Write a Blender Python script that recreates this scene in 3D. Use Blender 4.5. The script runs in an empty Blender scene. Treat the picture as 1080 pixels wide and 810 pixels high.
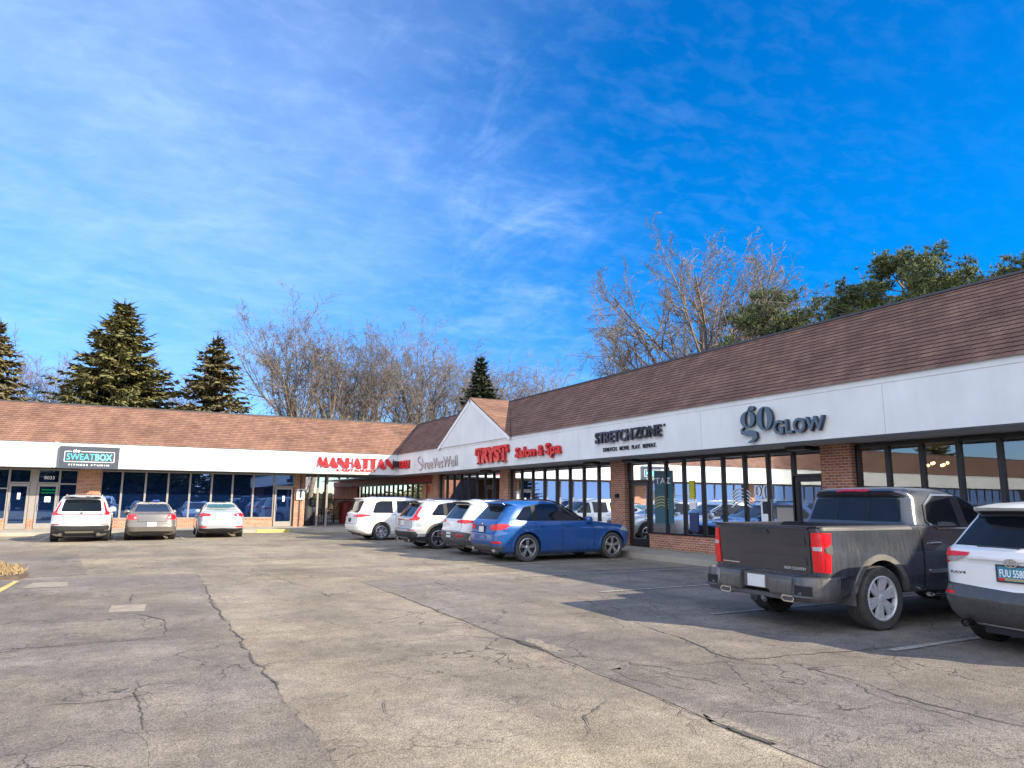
import bpy, bmesh, math, random
from mathutils import Vector, Matrix
from mathutils.bvhtree import BVHTree
S = bpy.context.scene
C = bpy.context.collection
rnd = random.Random(7)
R = math.radians

# ------------------------------------------------------------------ tags
def tag(o, label=None, cat=None, group=None, kind=None):
    if label: o['label'] = label
    if cat: o['category'] = cat
    if group: o['group'] = group
    if kind: o['kind'] = kind
    return o

def thing(name, label, cat, loc=(0, 0, 0), rotz=0.0, group=None):
    o = bpy.data.objects.new(name, None)
    C.objects.link(o)
    o.empty_display_size = 0.2
    o.location = loc
    o.rotation_euler = (0, 0, rotz)
    return tag(o, label, cat, group)

def link_mesh(name, me, mat, parent=None):
    o = bpy.data.objects.new(name, me)
    C.objects.link(o)
    if mat is not None:
        me.materials.clear()
        for m in (mat if isinstance(mat, (list, tuple)) else [mat]):
            me.materials.append(m)
    if parent is not None: o.parent = parent
    return o

class MB:
    """collects polygons, builds ONE mesh object"""
    def __init__(s): s.v = []; s.f = []; s.mi = []; s.cur = 0
    def add(s, vs, fs):
        n = len(s.v); s.v += [tuple(p) for p in vs]
        for f in fs: s.f.append([i + n for i in f]); s.mi.append(s.cur)
        return s
    def box(s, a, b):
        x0, x1 = sorted((a[0], b[0])); y0, y1 = sorted((a[1], b[1])); z0, z1 = sorted((a[2], b[2]))
        return s.add([(x0,y0,z0),(x1,y0,z0),(x1,y1,z0),(x0,y1,z0),(x0,y0,z1),(x1,y0,z1),(x1,y1,z1),(x0,y1,z1)],
                     [(0,3,2,1),(4,5,6,7),(0,1,5,4),(1,2,6,5),(2,3,7,6),(3,0,4,7)])
    def quad(s, a, b, c, d): return s.add([a, b, c, d], [(0, 1, 2, 3)])
    def prism(s, pts, fn, t):
        """pts 2d outline, fn(u,v,w)->3d, thickness t along w"""
        n = len(pts)
        vs = [fn(u, v, 0) for u, v in pts] + [fn(u, v, t) for u, v in pts]
        return s.add(vs, [tuple(range(n - 1, -1, -1)), tuple(range(n, 2 * n))] +
                     [(i, (i + 1) % n, n + (i + 1) % n, n + i) for i in range(n)])
    def tube(s, p0, p1, r0, r1, n=6, cap=True):
        p0 = Vector(p0); p1 = Vector(p1); d = (p1 - p0)
        if d.length < 1e-6: return s
        d.normalize()
        a = d.orthogonal().normalized(); b = d.cross(a)
        vs = []
        for p, r in ((p0, r0), (p1, r1)):
            for k in range(n):
                t = 2 * math.pi * k / n
                vs.append(p + a * (r * math.cos(t)) + b * (r * math.sin(t)))
        fs = [(k, (k + 1) % n, n + (k + 1) % n, n + k) for k in range(n)]
        if cap: fs += [tuple(range(n - 1, -1, -1)), tuple(range(n, 2 * n))]
        return s.add(vs, fs)
    def lathe_y(s, prof, seg, cx=0, cz=0, sy=1):
        n = len(prof); vs = []
        for k in range(seg):
            t = 2 * math.pi * k / seg
            for r, y in prof: vs.append((cx + r * math.cos(t), y * sy, cz + r * math.sin(t)))
        fs = []
        for k in range(seg):
            k2 = (k + 1) % seg
            for i in range(n - 1):
                q = (k * n + i, k * n + i + 1, k2 * n + i + 1, k2 * n + i)
                fs.append(q if sy > 0 else q[::-1])
        return s.add(vs, fs)
    def build(s, name, mat, parent=None, smooth=False, angle=None):
        me = bpy.data.meshes.new(name)
        me.from_pydata(s.v, [], s.f)
        if isinstance(mat, (list, tuple)): me.polygons.foreach_set('material_index', s.mi)
        me.update()
        o = link_mesh(name, me, None, parent)
        for m in (mat if isinstance(mat, (list, tuple)) else [mat]): me.materials.append(m)
        if smooth:
            me.polygons.foreach_set('use_smooth', [True] * len(me.polygons))
            if angle: me.set_sharp_from_angle(angle=R(angle))
        return o

# ------------------------------------------------------------------ materials
def N(nt, typ, **kw):
    n = nt.nodes.new(typ)
    for k, v in kw.items():
        if k in n.inputs.keys() if isinstance(k, str) else False: n.inputs[k].default_value = v
        else: setattr(n, k, v)
    return n

def newmat(name):
    m = bpy.data.materials.new(name); m.use_nodes = True
    nt = m.node_tree; b = nt.nodes['Principled BSDF']
    return m, nt, b

def col(c): return (c[0], c[1], c[2], 1.0)

def pmat(name, c, rough=0.5, metal=0.0, var=0.0, scale=8.0, bump=0.0, bscale=60.0, coat=0.0, spec=0.5, emit=None, es=1.0):
    m, nt, b = newmat(name); L = nt.links
    b.inputs['Base Color'].default_value = col(c)
    b.inputs['Roughness'].default_value = rough
    b.inputs['Metallic'].default_value = metal
    b.inputs['Specular IOR Level'].default_value = spec
    if coat: b.inputs['Coat Weight'].default_value = coat; b.inputs['Coat Roughness'].default_value = 0.06
    if emit: b.inputs['Emission Color'].default_value = col(emit); b.inputs['Emission Strength'].default_value = es
    if var or bump:
        g = N(nt, 'ShaderNodeNewGeometry')
    if var:
        n = N(nt, 'ShaderNodeTexNoise'); n.inputs['Scale'].default_value = scale; n.inputs['Detail'].default_value = 5
        L.new(g.outputs['Position'], n.inputs['Vector'])
        r = N(nt, 'ShaderNodeMapRange'); r.inputs[1].default_value = 0.25; r.inputs[2].default_value = 0.75
        r.inputs[3].default_value = 1 - var; r.inputs[4].default_value = 1 + var
        L.new(n.outputs[0], r.inputs[0])
        h = N(nt, 'ShaderNodeMix', data_type='RGBA', blend_type='MULTIPLY')
        h.inputs[0].default_value = 1; h.inputs[6].default_value = col(c)
        L.new(r.outputs[0], h.inputs[7]); L.new(h.outputs[2], b.inputs['Base Color'])
    if bump:
        n2 = N(nt, 'ShaderNodeTexNoise'); n2.inputs['Scale'].default_value = bscale; n2.inputs['Detail'].default_value = 3
        L.new(g.outputs['Position'], n2.inputs['Vector'])
        bp = N(nt, 'ShaderNodeBump'); bp.inputs['Strength'].default_value = bump; bp.inputs['Distance'].default_value = 0.01
        L.new(n2.outputs[0], bp.inputs['Height']); L.new(bp.outputs[0], b.inputs['Normal'])
    return m

def brickmat(name, c1, c2, mortar, bw, rh, ms, zoff=0.0, bumpd=0.006, rough=0.85, varc=None, blotch=0.18):
    """brick / shingle rows on any vertical or sloped face: u = x + y, v = z"""
    m, nt, b = newmat(name); L = nt.links
    g = N(nt, 'ShaderNodeNewGeometry'); sp = N(nt, 'ShaderNodeSeparateXYZ'); L.new(g.outputs['Position'], sp.inputs[0])
    ad = N(nt, 'ShaderNodeMath', operation='ADD'); L.new(sp.outputs[0], ad.inputs[0]); L.new(sp.outputs[1], ad.inputs[1])
    sb = N(nt, 'ShaderNodeMath', operation='SUBTRACT'); L.new(sp.outputs[2], sb.inputs[0]); sb.inputs[1].default_value = zoff
    cb = N(nt, 'ShaderNodeCombineXYZ'); L.new(ad.outputs[0], cb.inputs[0]); L.new(sb.outputs[0], cb.inputs[1])
    t = N(nt, 'ShaderNodeTexBrick'); L.new(cb.outputs[0], t.inputs['Vector'])
    t.inputs['Scale'].default_value = 1.0; t.inputs['Brick Width'].default_value = bw; t.inputs['Row Height'].default_value = rh
    t.inputs['Mortar Size'].default_value = ms; t.inputs['Mortar Smooth'].default_value = 0.2; t.inputs['Bias'].default_value = 0.0
    t.inputs['Color1'].default_value = col(c1); t.inputs['Color2'].default_value = col(c2); t.inputs['Mortar'].default_value = col(mortar)
    n = N(nt, 'ShaderNodeTexNoise'); n.inputs['Scale'].default_value = 1.3; n.inputs['Detail'].default_value = 6
    L.new(g.outputs['Position'], n.inputs['Vector'])
    r = N(nt, 'ShaderNodeMapRange'); r.inputs[1].default_value = 0.3; r.inputs[2].default_value = 0.7
    r.inputs[3].default_value = 1 - blotch; r.inputs[4].default_value = 1 + blotch
    L.new(n.outputs[0], r.inputs[0])
    n3 = N(nt, 'ShaderNodeTexNoise'); n3.inputs['Scale'].default_value = 25; n3.inputs['Detail'].default_value = 4
    L.new(g.outputs['Position'], n3.inputs['Vector'])
    r3 = N(nt, 'ShaderNodeMapRange'); r3.inputs[1].default_value = 0.3; r3.inputs[2].default_value = 0.7
    r3.inputs[3].default_value = 0.82; r3.inputs[4].default_value = 1.18
    L.new(n3.outputs[0], r3.inputs[0])
    mm = N(nt, 'ShaderNodeMath', operation='MULTIPLY'); L.new(r.outputs[0], mm.inputs[0]); L.new(r3.outputs[0], mm.inputs[1])
    h = N(nt, 'ShaderNodeMix', data_type='RGBA', blend_type='MULTIPLY'); h.inputs[0].default_value = 1
    L.new(t.outputs['Color'], h.inputs[6]); L.new(mm.outputs[0], h.inputs[7])
    L.new(h.outputs[2], b.inputs['Base Color'])
    b.inputs['Roughness'].default_value = rough; b.inputs['Specular IOR Level'].default_value = 0.25
    bp = N(nt, 'ShaderNodeBump'); bp.inputs['Strength'].default_value = 0.6; bp.inputs['Distance'].default_value = bumpd
    iv = N(nt, 'ShaderNodeMath', operation='SUBTRACT'); iv.inputs[0].default_value = 1; L.new(t.outputs['Fac'], iv.inputs[1])
    sc = N(nt, 'ShaderNodeMath', operation='MULTIPLY'); L.new(n3.outputs[0], sc.inputs[0]); sc.inputs[1].default_value = 0.4
    a2 = N(nt, 'ShaderNodeMath', operation='ADD'); L.new(iv.outputs[0], a2.inputs[0]); L.new(sc.outputs[0], a2.inputs[1])
    L.new(a2.outputs[0], bp.inputs['Height']); L.new(bp.outputs[0], b.inputs['Normal'])
    return m

def glassmat(name, tint, base, gloss_col=(1, 1, 1), wob=0.0, refl_blue=None):
    """window pane: see-through tint mixed with a mirror coat that grows at grazing angles"""
    m, nt, b = newmat(name); L = nt.links
    nt.nodes.remove(b); out = nt.nodes['Material Output']
    tr = N(nt, 'ShaderNodeBsdfTransparent'); tr.inputs[0].default_value = col(tint)
    gl = N(nt, 'ShaderNodeBsdfGlossy'); gl.inputs['Color'].default_value = col(gloss_col); gl.inputs['Roughness'].default_value = 0.01
    fr = N(nt, 'ShaderNodeFresnel'); fr.inputs['IOR'].default_value = 1.5
    ma = N(nt, 'ShaderNodeMath', operation='ADD', use_clamp=True); L.new(fr.outputs[0], ma.inputs[0]); ma.inputs[1].default_value = base
    if wob:
        g = N(nt, 'ShaderNodeNewGeometry'); n = N(nt, 'ShaderNodeTexNoise'); n.inputs['Scale'].default_value = 1.1; n.inputs['Detail'].default_value = 1
        L.new(g.outputs['Position'], n.inputs['Vector'])
        bp = N(nt, 'ShaderNodeBump'); bp.inputs['Strength'].default_value = wob; bp.inputs['Distance'].default_value = 0.05
        L.new(n.outputs[0], bp.inputs['Height']); L.new(bp.outputs[0], gl.inputs['Normal'])
    mx = N(nt, 'ShaderNodeMixShader'); L.new(ma.outputs[0], mx.inputs[0])
    if refl_blue:      # added diffuse blue, painted in for the deep blue reflections
        df = N(nt, 'ShaderNodeBsdfDiffuse'); df.inputs[0].default_value = col(refl_blue); fm_ = N(nt, 'ShaderNodeMixShader'); fm_.inputs[0].default_value = .6
        L.new(tr.outputs[0], fm_.inputs[1]); L.new(df.outputs[0], fm_.inputs[2]); L.new(fm_.outputs[0], mx.inputs[1])
    else: L.new(tr.outputs[0], mx.inputs[1])
    L.new(gl.outputs[0], mx.inputs[2])
    L.new(mx.outputs[0], out.inputs['Surface'])
    return m

def carpaint(name, c, metal=0.0, rough=0.3, dirt=0.0, dcol=(0.20, 0.18, 0.15), dz=0.9, streak=False):
    m, nt, b = newmat(name); L = nt.links
    b.inputs['Metallic'].default_value = metal; b.inputs['Roughness'].default_value = rough
    b.inputs['Coat Weight'].default_value = 0.8; b.inputs['Coat Roughness'].default_value = 0.05
    b.inputs['Base Color'].default_value = col(c)
    if dirt:
        t = N(nt, 'ShaderNodeTexCoord'); sp = N(nt, 'ShaderNodeSeparateXYZ'); L.new(t.outputs['Object'], sp.inputs[0])
        mp = N(nt, 'ShaderNodeMapping'); mp.inputs['Scale'].default_value = (26, 26, 1.6) if streak else (3, 3, 3)
        L.new(t.outputs['Object'], mp.inputs[0])
        n = N(nt, 'ShaderNodeTexNoise'); n.inputs['Scale'].default_value = 1.5; n.inputs['Detail'].default_value = 6; n.inputs['Roughness'].default_value = 0.65
        L.new(mp.outputs[0], n.inputs['Vector'])
        n2 = N(nt, 'ShaderNodeTexNoise'); n2.inputs['Scale'].default_value = 2.2; n2.inputs['Detail'].default_value = 3
        L.new(t.outputs['Object'], n2.inputs['Vector'])
        rz = N(nt, 'ShaderNodeMapRange'); rz.inputs[1].default_value = dz; rz.inputs[2].default_value = 0.25
        rz.inputs[3].default_value = 0.25; rz.inputs[4].default_value = 1.0; L.new(sp.outputs[2], rz.inputs[0])
        rn = N(nt, 'ShaderNodeMapRange'); rn.inputs[1].default_value = 0.22; rn.inputs[2].default_value = 0.82; L.new(n.outputs[0], rn.inputs[0])
        rn2 = N(nt, 'ShaderNodeMapRange'); rn2.inputs[1].default_value = 0.3; rn2.inputs[2].default_value = 0.6; rn2.inputs[3].default_value = 0.45; L.new(n2.outputs[0], rn2.inputs[0])
        a = N(nt, 'ShaderNodeMath', operation='MULTIPLY'); L.new(rz.outputs[0], a.inputs[0]); L.new(rn.outputs[0], a.inputs[1])
        a1 = N(nt, 'ShaderNodeMath', operation='MULTIPLY'); L.new(a.outputs[0], a1.inputs[0]); L.new(rn2.outputs[0], a1.inputs[1])
        a2 = N(nt, 'ShaderNodeMath', operation='MULTIPLY', use_clamp=True); L.new(a1.outputs[0], a2.inputs[0]); a2.inputs[1].default_value = dirt
        mx = N(nt, 'ShaderNodeMix', data_type='RGBA'); L.new(a2.outputs[0], mx.inputs[0]); mx.inputs[6].default_value = col(c); mx.inputs[7].default_value = col(dcol)
        L.new(mx.outputs[2], b.inputs['Base Color'])
        rr = N(nt, 'ShaderNodeMapRange'); rr.inputs[3].default_value = rough; rr.inputs[4].default_value = 0.8; L.new(a2.outputs[0], rr.inputs[0]); L.new(rr.outputs[0], b.inputs['Roughness'])
        cw = N(nt, 'ShaderNodeMapRange'); cw.inputs[3].default_value = 0.8; cw.inputs[4].default_value = 0.05; L.new(a2.outputs[0], cw.inputs[0]); L.new(cw.outputs[0], b.inputs['Coat Weight'])
        me = N(nt, 'ShaderNodeMapRange'); me.inputs[3].default_value = metal; me.inputs[4].default_value = 0.0; L.new(a2.outputs[0], me.inputs[0]); L.new(me.outputs[0], b.inputs['Metallic'])
    return m

M = {}
M['white'] = pmat('fascia_white', (0.69, 0.69, 0.66), 0.55, var=0.09, scale=0.9, bump=0.08, bscale=30)
M['white_trim'] = pmat('trim_white', (0.78, 0.78, 0.76), 0.5, var=0.04, scale=2)
def streaky(m):
    nt = m.node_tree; L = nt.links; b = nt.nodes['Principled BSDF']; src = b.inputs['Base Color'].links[0].from_socket
    g = N(nt, 'ShaderNodeNewGeometry'); mp = N(nt, 'ShaderNodeMapping'); mp.inputs['Scale'].default_value = (2.2, 2.2, .45); L.new(g.outputs['Position'], mp.inputs[0])
    n = N(nt, 'ShaderNodeTexNoise'); n.inputs['Scale'].default_value = 1.6; n.inputs['Detail'].default_value = 6; n.inputs['Roughness'].default_value = .65; L.new(mp.outputs[0], n.inputs['Vector'])
    r = N(nt, 'ShaderNodeMapRange'); r.inputs[1].default_value = .42; r.inputs[2].default_value = .72; r.inputs[3].default_value = 1.01; r.inputs[4].default_value = .945; L.new(n.outputs[0], r.inputs[0])
    h = N(nt, 'ShaderNodeMix', data_type='RGBA', blend_type='MULTIPLY'); h.inputs[0].default_value = 1; L.new(src, h.inputs[6]); L.new(r.outputs[0], h.inputs[7]); L.new(h.outputs[2], b.inputs['Base Color'])
streaky(M['white'])
M['seam'] = pmat('seam_grey', (0.30, 0.30, 0.31), 0.7)
M['soffit'] = pmat('soffit_grey', (0.38, 0.36, 0.36), 0.7, var=0.1, scale=1.5)
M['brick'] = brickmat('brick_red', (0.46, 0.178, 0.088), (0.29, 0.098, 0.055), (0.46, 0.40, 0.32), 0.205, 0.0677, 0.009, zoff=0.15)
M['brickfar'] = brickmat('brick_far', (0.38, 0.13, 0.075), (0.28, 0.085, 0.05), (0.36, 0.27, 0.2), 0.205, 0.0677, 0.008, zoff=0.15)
M['shingle'] = brickmat('roof_shingle', (0.222, 0.126, 0.084), (0.168, 0.089, 0.064), (0.080, 0.044, 0.038), 0.33, 0.1018, 0.010, zoff=4.1907, bumpd=0.008, blotch=0.22)
M['ridge'] = pmat('ridge_metal', (0.05, 0.05, 0.055), 0.5, var=0.2, scale=4)
M['bronze'] = pmat('bronze_frame', (0.012, 0.011, 0.012), 0.35, spec=0.5)
M['alu'] = pmat('aluminium_frame', (0.30, 0.27, 0.24), 0.45, metal=0.3, var=0.08)
M['glass'] = glassmat('shop_glass', (0.80, 0.86, 0.88), 0.13, (0.88, 0.93, 0.98), wob=0.006)
M['glassdark'] = glassmat('dark_shop_glass', (0.22, 0.32, 0.55), 0.40, (0.33, 0.50, 0.84), wob=0.008, refl_blue=(0.006, 0.022, 0.085))  # blue cast painted into the glass in place of reflected blue
M['blackmetal'] = pmat('black_metal', (0.012, 0.012, 0.013), 0.45)
M['postgrey'] = pmat('post_paint', (0.24, 0.20, 0.17), 0.6, var=0.1)
M['carglass'] = pmat('car_glass', (0.006, 0.008, 0.011), 0.03, spec=0.35)
M['tealglass'] = pmat('teal_car_glass', (0.03, 0.10, 0.11), 0.03, spec=0.5)
M['rubber'] = pmat('tyre_rubber', (0.022, 0.021, 0.021), 0.75, var=0.25, scale=14)
M['rubberdusty'] = pmat('dusty_tyre', (0.06, 0.055, 0.05), 0.85, var=0.3, scale=10)
M['plastic'] = pmat('black_plastic', (0.028, 0.028, 0.030), 0.55, var=0.2, scale=9)
M['plasticdust'] = pmat('dusty_plastic', (0.085, 0.082, 0.08), 0.7, var=0.3, scale=7)
M['chrome'] = pmat('chrome', (0.65, 0.66, 0.68), 0.12, metal=1.0)
M['rim'] = pmat('alloy_rim', (0.50, 0.50, 0.50), 0.32, metal=0.85, var=0.12, scale=12)
M['rimdark'] = pmat('dark_rim', (0.03, 0.03, 0.032), 0.4, metal=0.4)
M['redlamp'] = pmat('red_lens', (0.66, 0.006, 0.012), 0.22, coat=0.25)
M['redlampdeep'] = pmat('deep_red_lens', (0.30, 0.006, 0.012), 0.22, coat=0.25)
M['clearlamp'] = pmat('clear_lens', (0.40, 0.40, 0.40), 0.15, coat=0.5)
M['plate'] = pmat('plate_white', (0.62, 0.62, 0.60), 0.45, var=0.06, scale=30)
M['gap'] = pmat('panel_gap', (0.006, 0.006, 0.007), 0.7)
M['signred'] = pmat('sign_red', (0.66, 0.010, 0.016), 0.35, coat=0.3)
M['signredside'] = pmat('sign_red_side', (0.40, 0.008, 0.012), 0.45)
M['signblack'] = pmat('sign_black', (0.018, 0.018, 0.024), 0.4)
M['signslate'] = pmat('sign_slate', (0.085, 0.125, 0.165), 0.4)
M['signslateside'] = pmat('sign_slate_side', (0.018, 0.028, 0.045), 0.5)
M['signbox'] = pmat('sign_box', (0.045, 0.055, 0.072), 0.5, var=0.08)
M['teal'] = pmat('sign_teal', (0.10, 0.55, 0.58), 0.4)
M['letterwhite'] = pmat('letter_white', (0.80, 0.80, 0.80), 0.4)
M['silverletter'] = pmat('silver_letter', (0.50, 0.49, 0.47), 0.4, metal=0.3)
M['maroon'] = pmat('sign_maroon', (0.20, 0.015, 0.03), 0.45)
M['interior'] = pmat('interior_wall', (0.32, 0.29, 0.25), 0.8, var=0.1, scale=0.6)
M['interiordark'] = pmat('interior_dark', (0.06, 0.06, 0.07), 0.8, var=0.15, scale=0.6)
M['curtain'] = pmat('curtain', (0.62, 0.63, 0.60), 0.8, var=0.08, scale=3)
M['kraft'] = pmat('kraft_paper', (0.42, 0.24, 0.14), 0.8, var=0.08, scale=3)
M['bamboo'] = pmat('woven_blind', (0.34, 0.30, 0.22), 0.8, var=0.35, scale=18)
M['walk'] = pmat('concrete_walk', (0.32, 0.285, 0.225), 0.85, var=0.16, scale=1.6, bump=0.2, bscale=90)
M['yellow'] = pmat('faded_yellow_paint', (0.50, 0.38, 0.12), 0.8, var=0.25, scale=6)
M['redband'] = pmat('red_band', (0.26, 0.03, 0.03), 0.5, var=0.1)
M['posterdark'] = pmat('poster_teal', (0.03, 0.11, 0.13), 0.5)
M['posteryellow'] = pmat('poster_yellow', (0.62, 0.55, 0.02), 0.5)
M['posterblue'] = pmat('poster_blue', (0.03, 0.06, 0.30), 0.5)
M['posterred'] = pmat('poster_red', (0.55, 0.07, 0.03), 0.5)
M['neon'] = pmat('green_neon', (0.02, 0.5, 0.05), 0.4, emit=(0.03, 1.0, 0.10), es=1.6)
M['bulb'] = pmat('warm_bulb', (0.8, 0.6, 0.3), 0.4, emit=(1.0, 0.62, 0.25), es=2)
M['deadgrass'] = pmat('dead_grass', (0.30, 0.215, 0.105), 0.9, var=0.35, scale=14)
M['soil'] = pmat('soil', (0.10, 0.07, 0.045), 0.9, var=0.3, scale=9)
M['barrel'] = pmat('red_barrel', (0.30, 0.035, 0.035), 0.5, var=0.1)
M['bin'] = pmat('dark_bin', (0.035, 0.037, 0.042), 0.6, var=0.15)
M['housewhite'] = pmat('house_siding', (0.55, 0.53, 0.50), 0.7, var=0.08)
M['houseroof'] = pmat('house_roof', (0.16, 0.13, 0.11), 0.8, var=0.15)
M['pipe'] = pmat('drain_pipe', (0.10, 0.05, 0.04), 0.6)
# ------------------------------------------------------------------ camera, light, sky
f_px, yaw, pitch, roll = 744.6, 0.4896, 0.1631, 0.0064
cy, sy = math.cos(yaw), math.sin(yaw); cp, sp_ = math.cos(pitch), math.sin(pitch)
Fv = Vector((sy * cp, cy * cp, sp_)); Rv = Vector((cy, -sy, 0)); Uv = Rv.cross(Fv)
Ra = Rv * math.cos(roll) + Uv * math.sin(roll); Ua = -Rv * math.sin(roll) + Uv * math.cos(roll)
cam = bpy.data.cameras.new('camera'); co = bpy.data.objects.new('camera', cam); C.objects.link(co)
cam.sensor_fit = 'HORIZONTAL'; cam.sensor_width = 36.0; cam.lens = f_px / 1080 * 36.0
cam.clip_start = 0.05; cam.clip_end = 3000
mw = Matrix((( Ra.x, Ua.x, -Fv.x, 0), (Ra.y, Ua.y, -Fv.y, 0), (Ra.z, Ua.z, -Fv.z, 1.65), (0, 0, 0, 1)))
co.matrix_world = mw
S.camera = co

SUN = Vector((1.0, -1.35, 0.90)).normalized()
elev = math.asin(SUN.z)
sl = bpy.data.lights.new('sun', 'SUN'); so = bpy.data.objects.new('sun', sl); C.objects.link(so)
sl.energy = 4.0; sl.angle = R(0.5); sl.color = (1.0, 0.89, 0.71)
so.rotation_euler = (-SUN).to_track_quat('-Z', 'Y').to_euler()
so.location = (20, -30, 30)

W = bpy.data.worlds.new('World'); S.world = W; W.use_nodes = True
nt = W.node_tree; L = nt.links
bg = nt.nodes['Background']; bg.inputs['Strength'].default_value = 0.15
sky = N(nt, 'ShaderNodeTexSky'); sky.sky_type = 'NISHITA'; sky.sun_disc = False
sky.sun_elevation = elev; sky.sun_rotation = math.atan2(SUN.x, SUN.y)
sky.altitude = 200; sky.air_density = 1.0; sky.dust_density = 0.15; sky.ozone_density = 2.5
hs = N(nt, 'ShaderNodeHueSaturation'); hs.inputs['Saturation'].default_value = 1.60; hs.inputs['Value'].default_value = 0.78
L.new(sky.outputs[0], hs.inputs['Color']); hs.inputs['Hue'].default_value = 0.507
tint = N(nt, 'ShaderNodeMix', data_type='RGBA', blend_type='MULTIPLY'); tint.inputs[0].default_value = 1; tint.inputs[7].default_value = (0.80, 0.78, 0.84, 1); L.new(hs.outputs[0], tint.inputs[6])
tc = N(nt, 'ShaderNodeTexCoord')
sep = N(nt, 'ShaderNodeSeparateXYZ'); L.new(tc.outputs['Generated'], sep.inputs[0])
def mth(op, a, b=None, clamp=False):
    n = N(nt, 'ShaderNodeMath', operation=op, use_clamp=clamp)
    for i, v in enumerate((a, b)):
        if v is None: continue
        if isinstance(v, (int, float)): n.inputs[i].default_value = v
        else: L.new(v, n.inputs[i])
    return n.outputs[0]
def mrange(v, a, b, c=0.0, d=1.0, smooth=True):
    n = N(nt, 'ShaderNodeMapRange')
    if smooth: n.interpolation_type = 'SMOOTHSTEP'
    L.new(v, n.inputs[0])
    for i, q in enumerate((a, b, c, d)): n.inputs[i + 1].default_value = q
    return n.outputs[0]
zc = mth('ADD', mth('MAXIMUM', sep.outputs[2], 0.0), 0.18)
# cloud-sheet coordinates: gnomonic projection of the sky onto a plane overhead
px_ = mth('DIVIDE', sep.outputs[0], zc); py_ = mth('DIVIDE', sep.outputs[1], zc)
cmb = N(nt, 'ShaderNodeCombineXYZ'); L.new(px_, cmb.inputs[0]); L.new(py_, cmb.inputs[1])
def noise(scale, detail, rough, rot=0.0, st=(1, 1, 1), loc=(0, 0, 0), dist=0.0):
    mp = N(nt, 'ShaderNodeMapping'); mp.inputs['Rotation'].default_value = (0, 0, rot); mp.inputs['Scale'].default_value = st; mp.inputs['Location'].default_value = loc
    L.new(cmb.outputs[0], mp.inputs[0])
    n = N(nt, 'ShaderNodeTexNoise'); n.inputs['Scale'].default_value = scale; n.inputs['Detail'].default_value = detail
    n.inputs['Roughness'].default_value = rough; n.inputs['Distortion'].default_value = dist
    L.new(mp.outputs[0], n.inputs['Vector']); return n.outputs[0]
# east-west position on the sky seen from the lot (negative = north-west)
az = mth('ADD', mth('MULTIPLY', px_, 0.8826), mth('MULTIPLY', py_, -0.4703))
big = noise(0.55, 3, 0.5, rot=0.5, loc=(3.1, 1.7, 0))
azn = mth('ADD', az, mth('MULTIPLY', mth('SUBTRACT', big, 0.5), 2.2))
veil = mrange(azn, 0.55, -1.0)
mott = mrange(noise(6.0, 6, 0.55, rot=0.9, st=(1, 1.25, 1), dist=0.2), 0.28, 0.74)
fine = mrange(noise(3.0, 9, 0.66, rot=-0.3, st=(0.8, 1.5, 1), loc=(5, 2, 0), dist=0.6), 0.46, 0.80)
wisps = mth('MULTIPLY', mrange(noise(1.9, 10, 0.62, rot=0.95, st=(0.8, 1.5, 1), loc=(1.3, 7.4, 0), dist=0.5), 0.52, 0.78), mrange(azn, 1.3, 0.1, 0.10, 1.0))
veil = mth('MULTIPLY', veil, mrange(sep.outputs[2], 0.04, 0.34, 0.55, 1.0))
cell = mrange(noise(13.0, 5, 0.6, rot=0.5, st=(1, 1.5, 1), dist=0.3), 0.42, 0.70)
band_ = mth('MULTIPLY', mrange(mth('ABSOLUTE', mth('ADD', azn, 0.02)), 0.55, 0.05), mrange(noise(4.2, 10, 0.68, rot=0.3, st=(1.5, .7, 1), loc=(9, 4, 0), dist=0.7), 0.44, 0.76))
cl = mth('ADD', mth('MULTIPLY', veil, mth('ADD', mth('MULTIPLY', mott, 0.10), 0.27)), mth('ADD', mth('MULTIPLY', wisps, 0.22), mth('ADD', mth('MULTIPLY', band_, 0.13), mth('MULTIPLY', mth('MULTIPLY', cell, mrange(azn, 1.6, -0.2, 0.05, 1.0)), 0.045))))
cl = mth('ADD', cl, mth('MULTIPLY', mth('MULTIPLY', fine, veil), 0.10))
cl = mth('MULTIPLY', cl, mrange(sep.outputs[2], 0.02, 0.16), True)
mxc = N(nt, 'ShaderNodeMix', data_type='RGBA'); L.new(cl, mxc.inputs[0]); hz = N(nt, 'ShaderNodeMix', data_type='RGBA', blend_type='MULTIPLY'); hz.inputs[7].default_value = (0.50, 0.64, 0.86, 1); L.new(mrange(sep.outputs[2], 0.0, 0.42, 1.0, 0.0), hz.inputs[0]); L.new(tint.outputs[2], hz.inputs[6]); L.new(hz.outputs[2], mxc.inputs[6])
mxc.inputs[7].default_value = (2.3, 3.0, 4.3, 1)
# added fill: unseen bright overcast in the south-western sky, lifting the shaded sides
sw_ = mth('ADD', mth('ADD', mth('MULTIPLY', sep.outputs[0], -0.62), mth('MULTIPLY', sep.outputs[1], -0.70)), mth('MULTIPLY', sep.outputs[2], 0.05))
sw_fill = mth('MULTIPLY', mrange(sw_, 0.12, 0.62), mrange(big, 0.30, 0.60, 0.70, 0.95))
mxs = N(nt, 'ShaderNodeMix', data_type='RGBA'); L.new(sw_fill, mxs.inputs[0]); L.new(mxc.outputs[2], mxs.inputs[6]); mxs.inputs[7].default_value = (5.4, 5.8, 6.9, 1)
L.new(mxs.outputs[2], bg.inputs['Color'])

S.view_settings.view_transform = 'Standard'; S.view_settings.look = 'None'
S.view_settings.gamma = 1.0; S.view_settings.use_curve_mapping = False
S.view_settings.exposure = 1.4
S.cycles.max_bounces = 8; S.cycles.glossy_bounces = 5; S.cycles.transparent_max_bounces = 12
S.cycles.use_denoising = True
S.cycles.sample_clamp_indirect = 6.0

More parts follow.
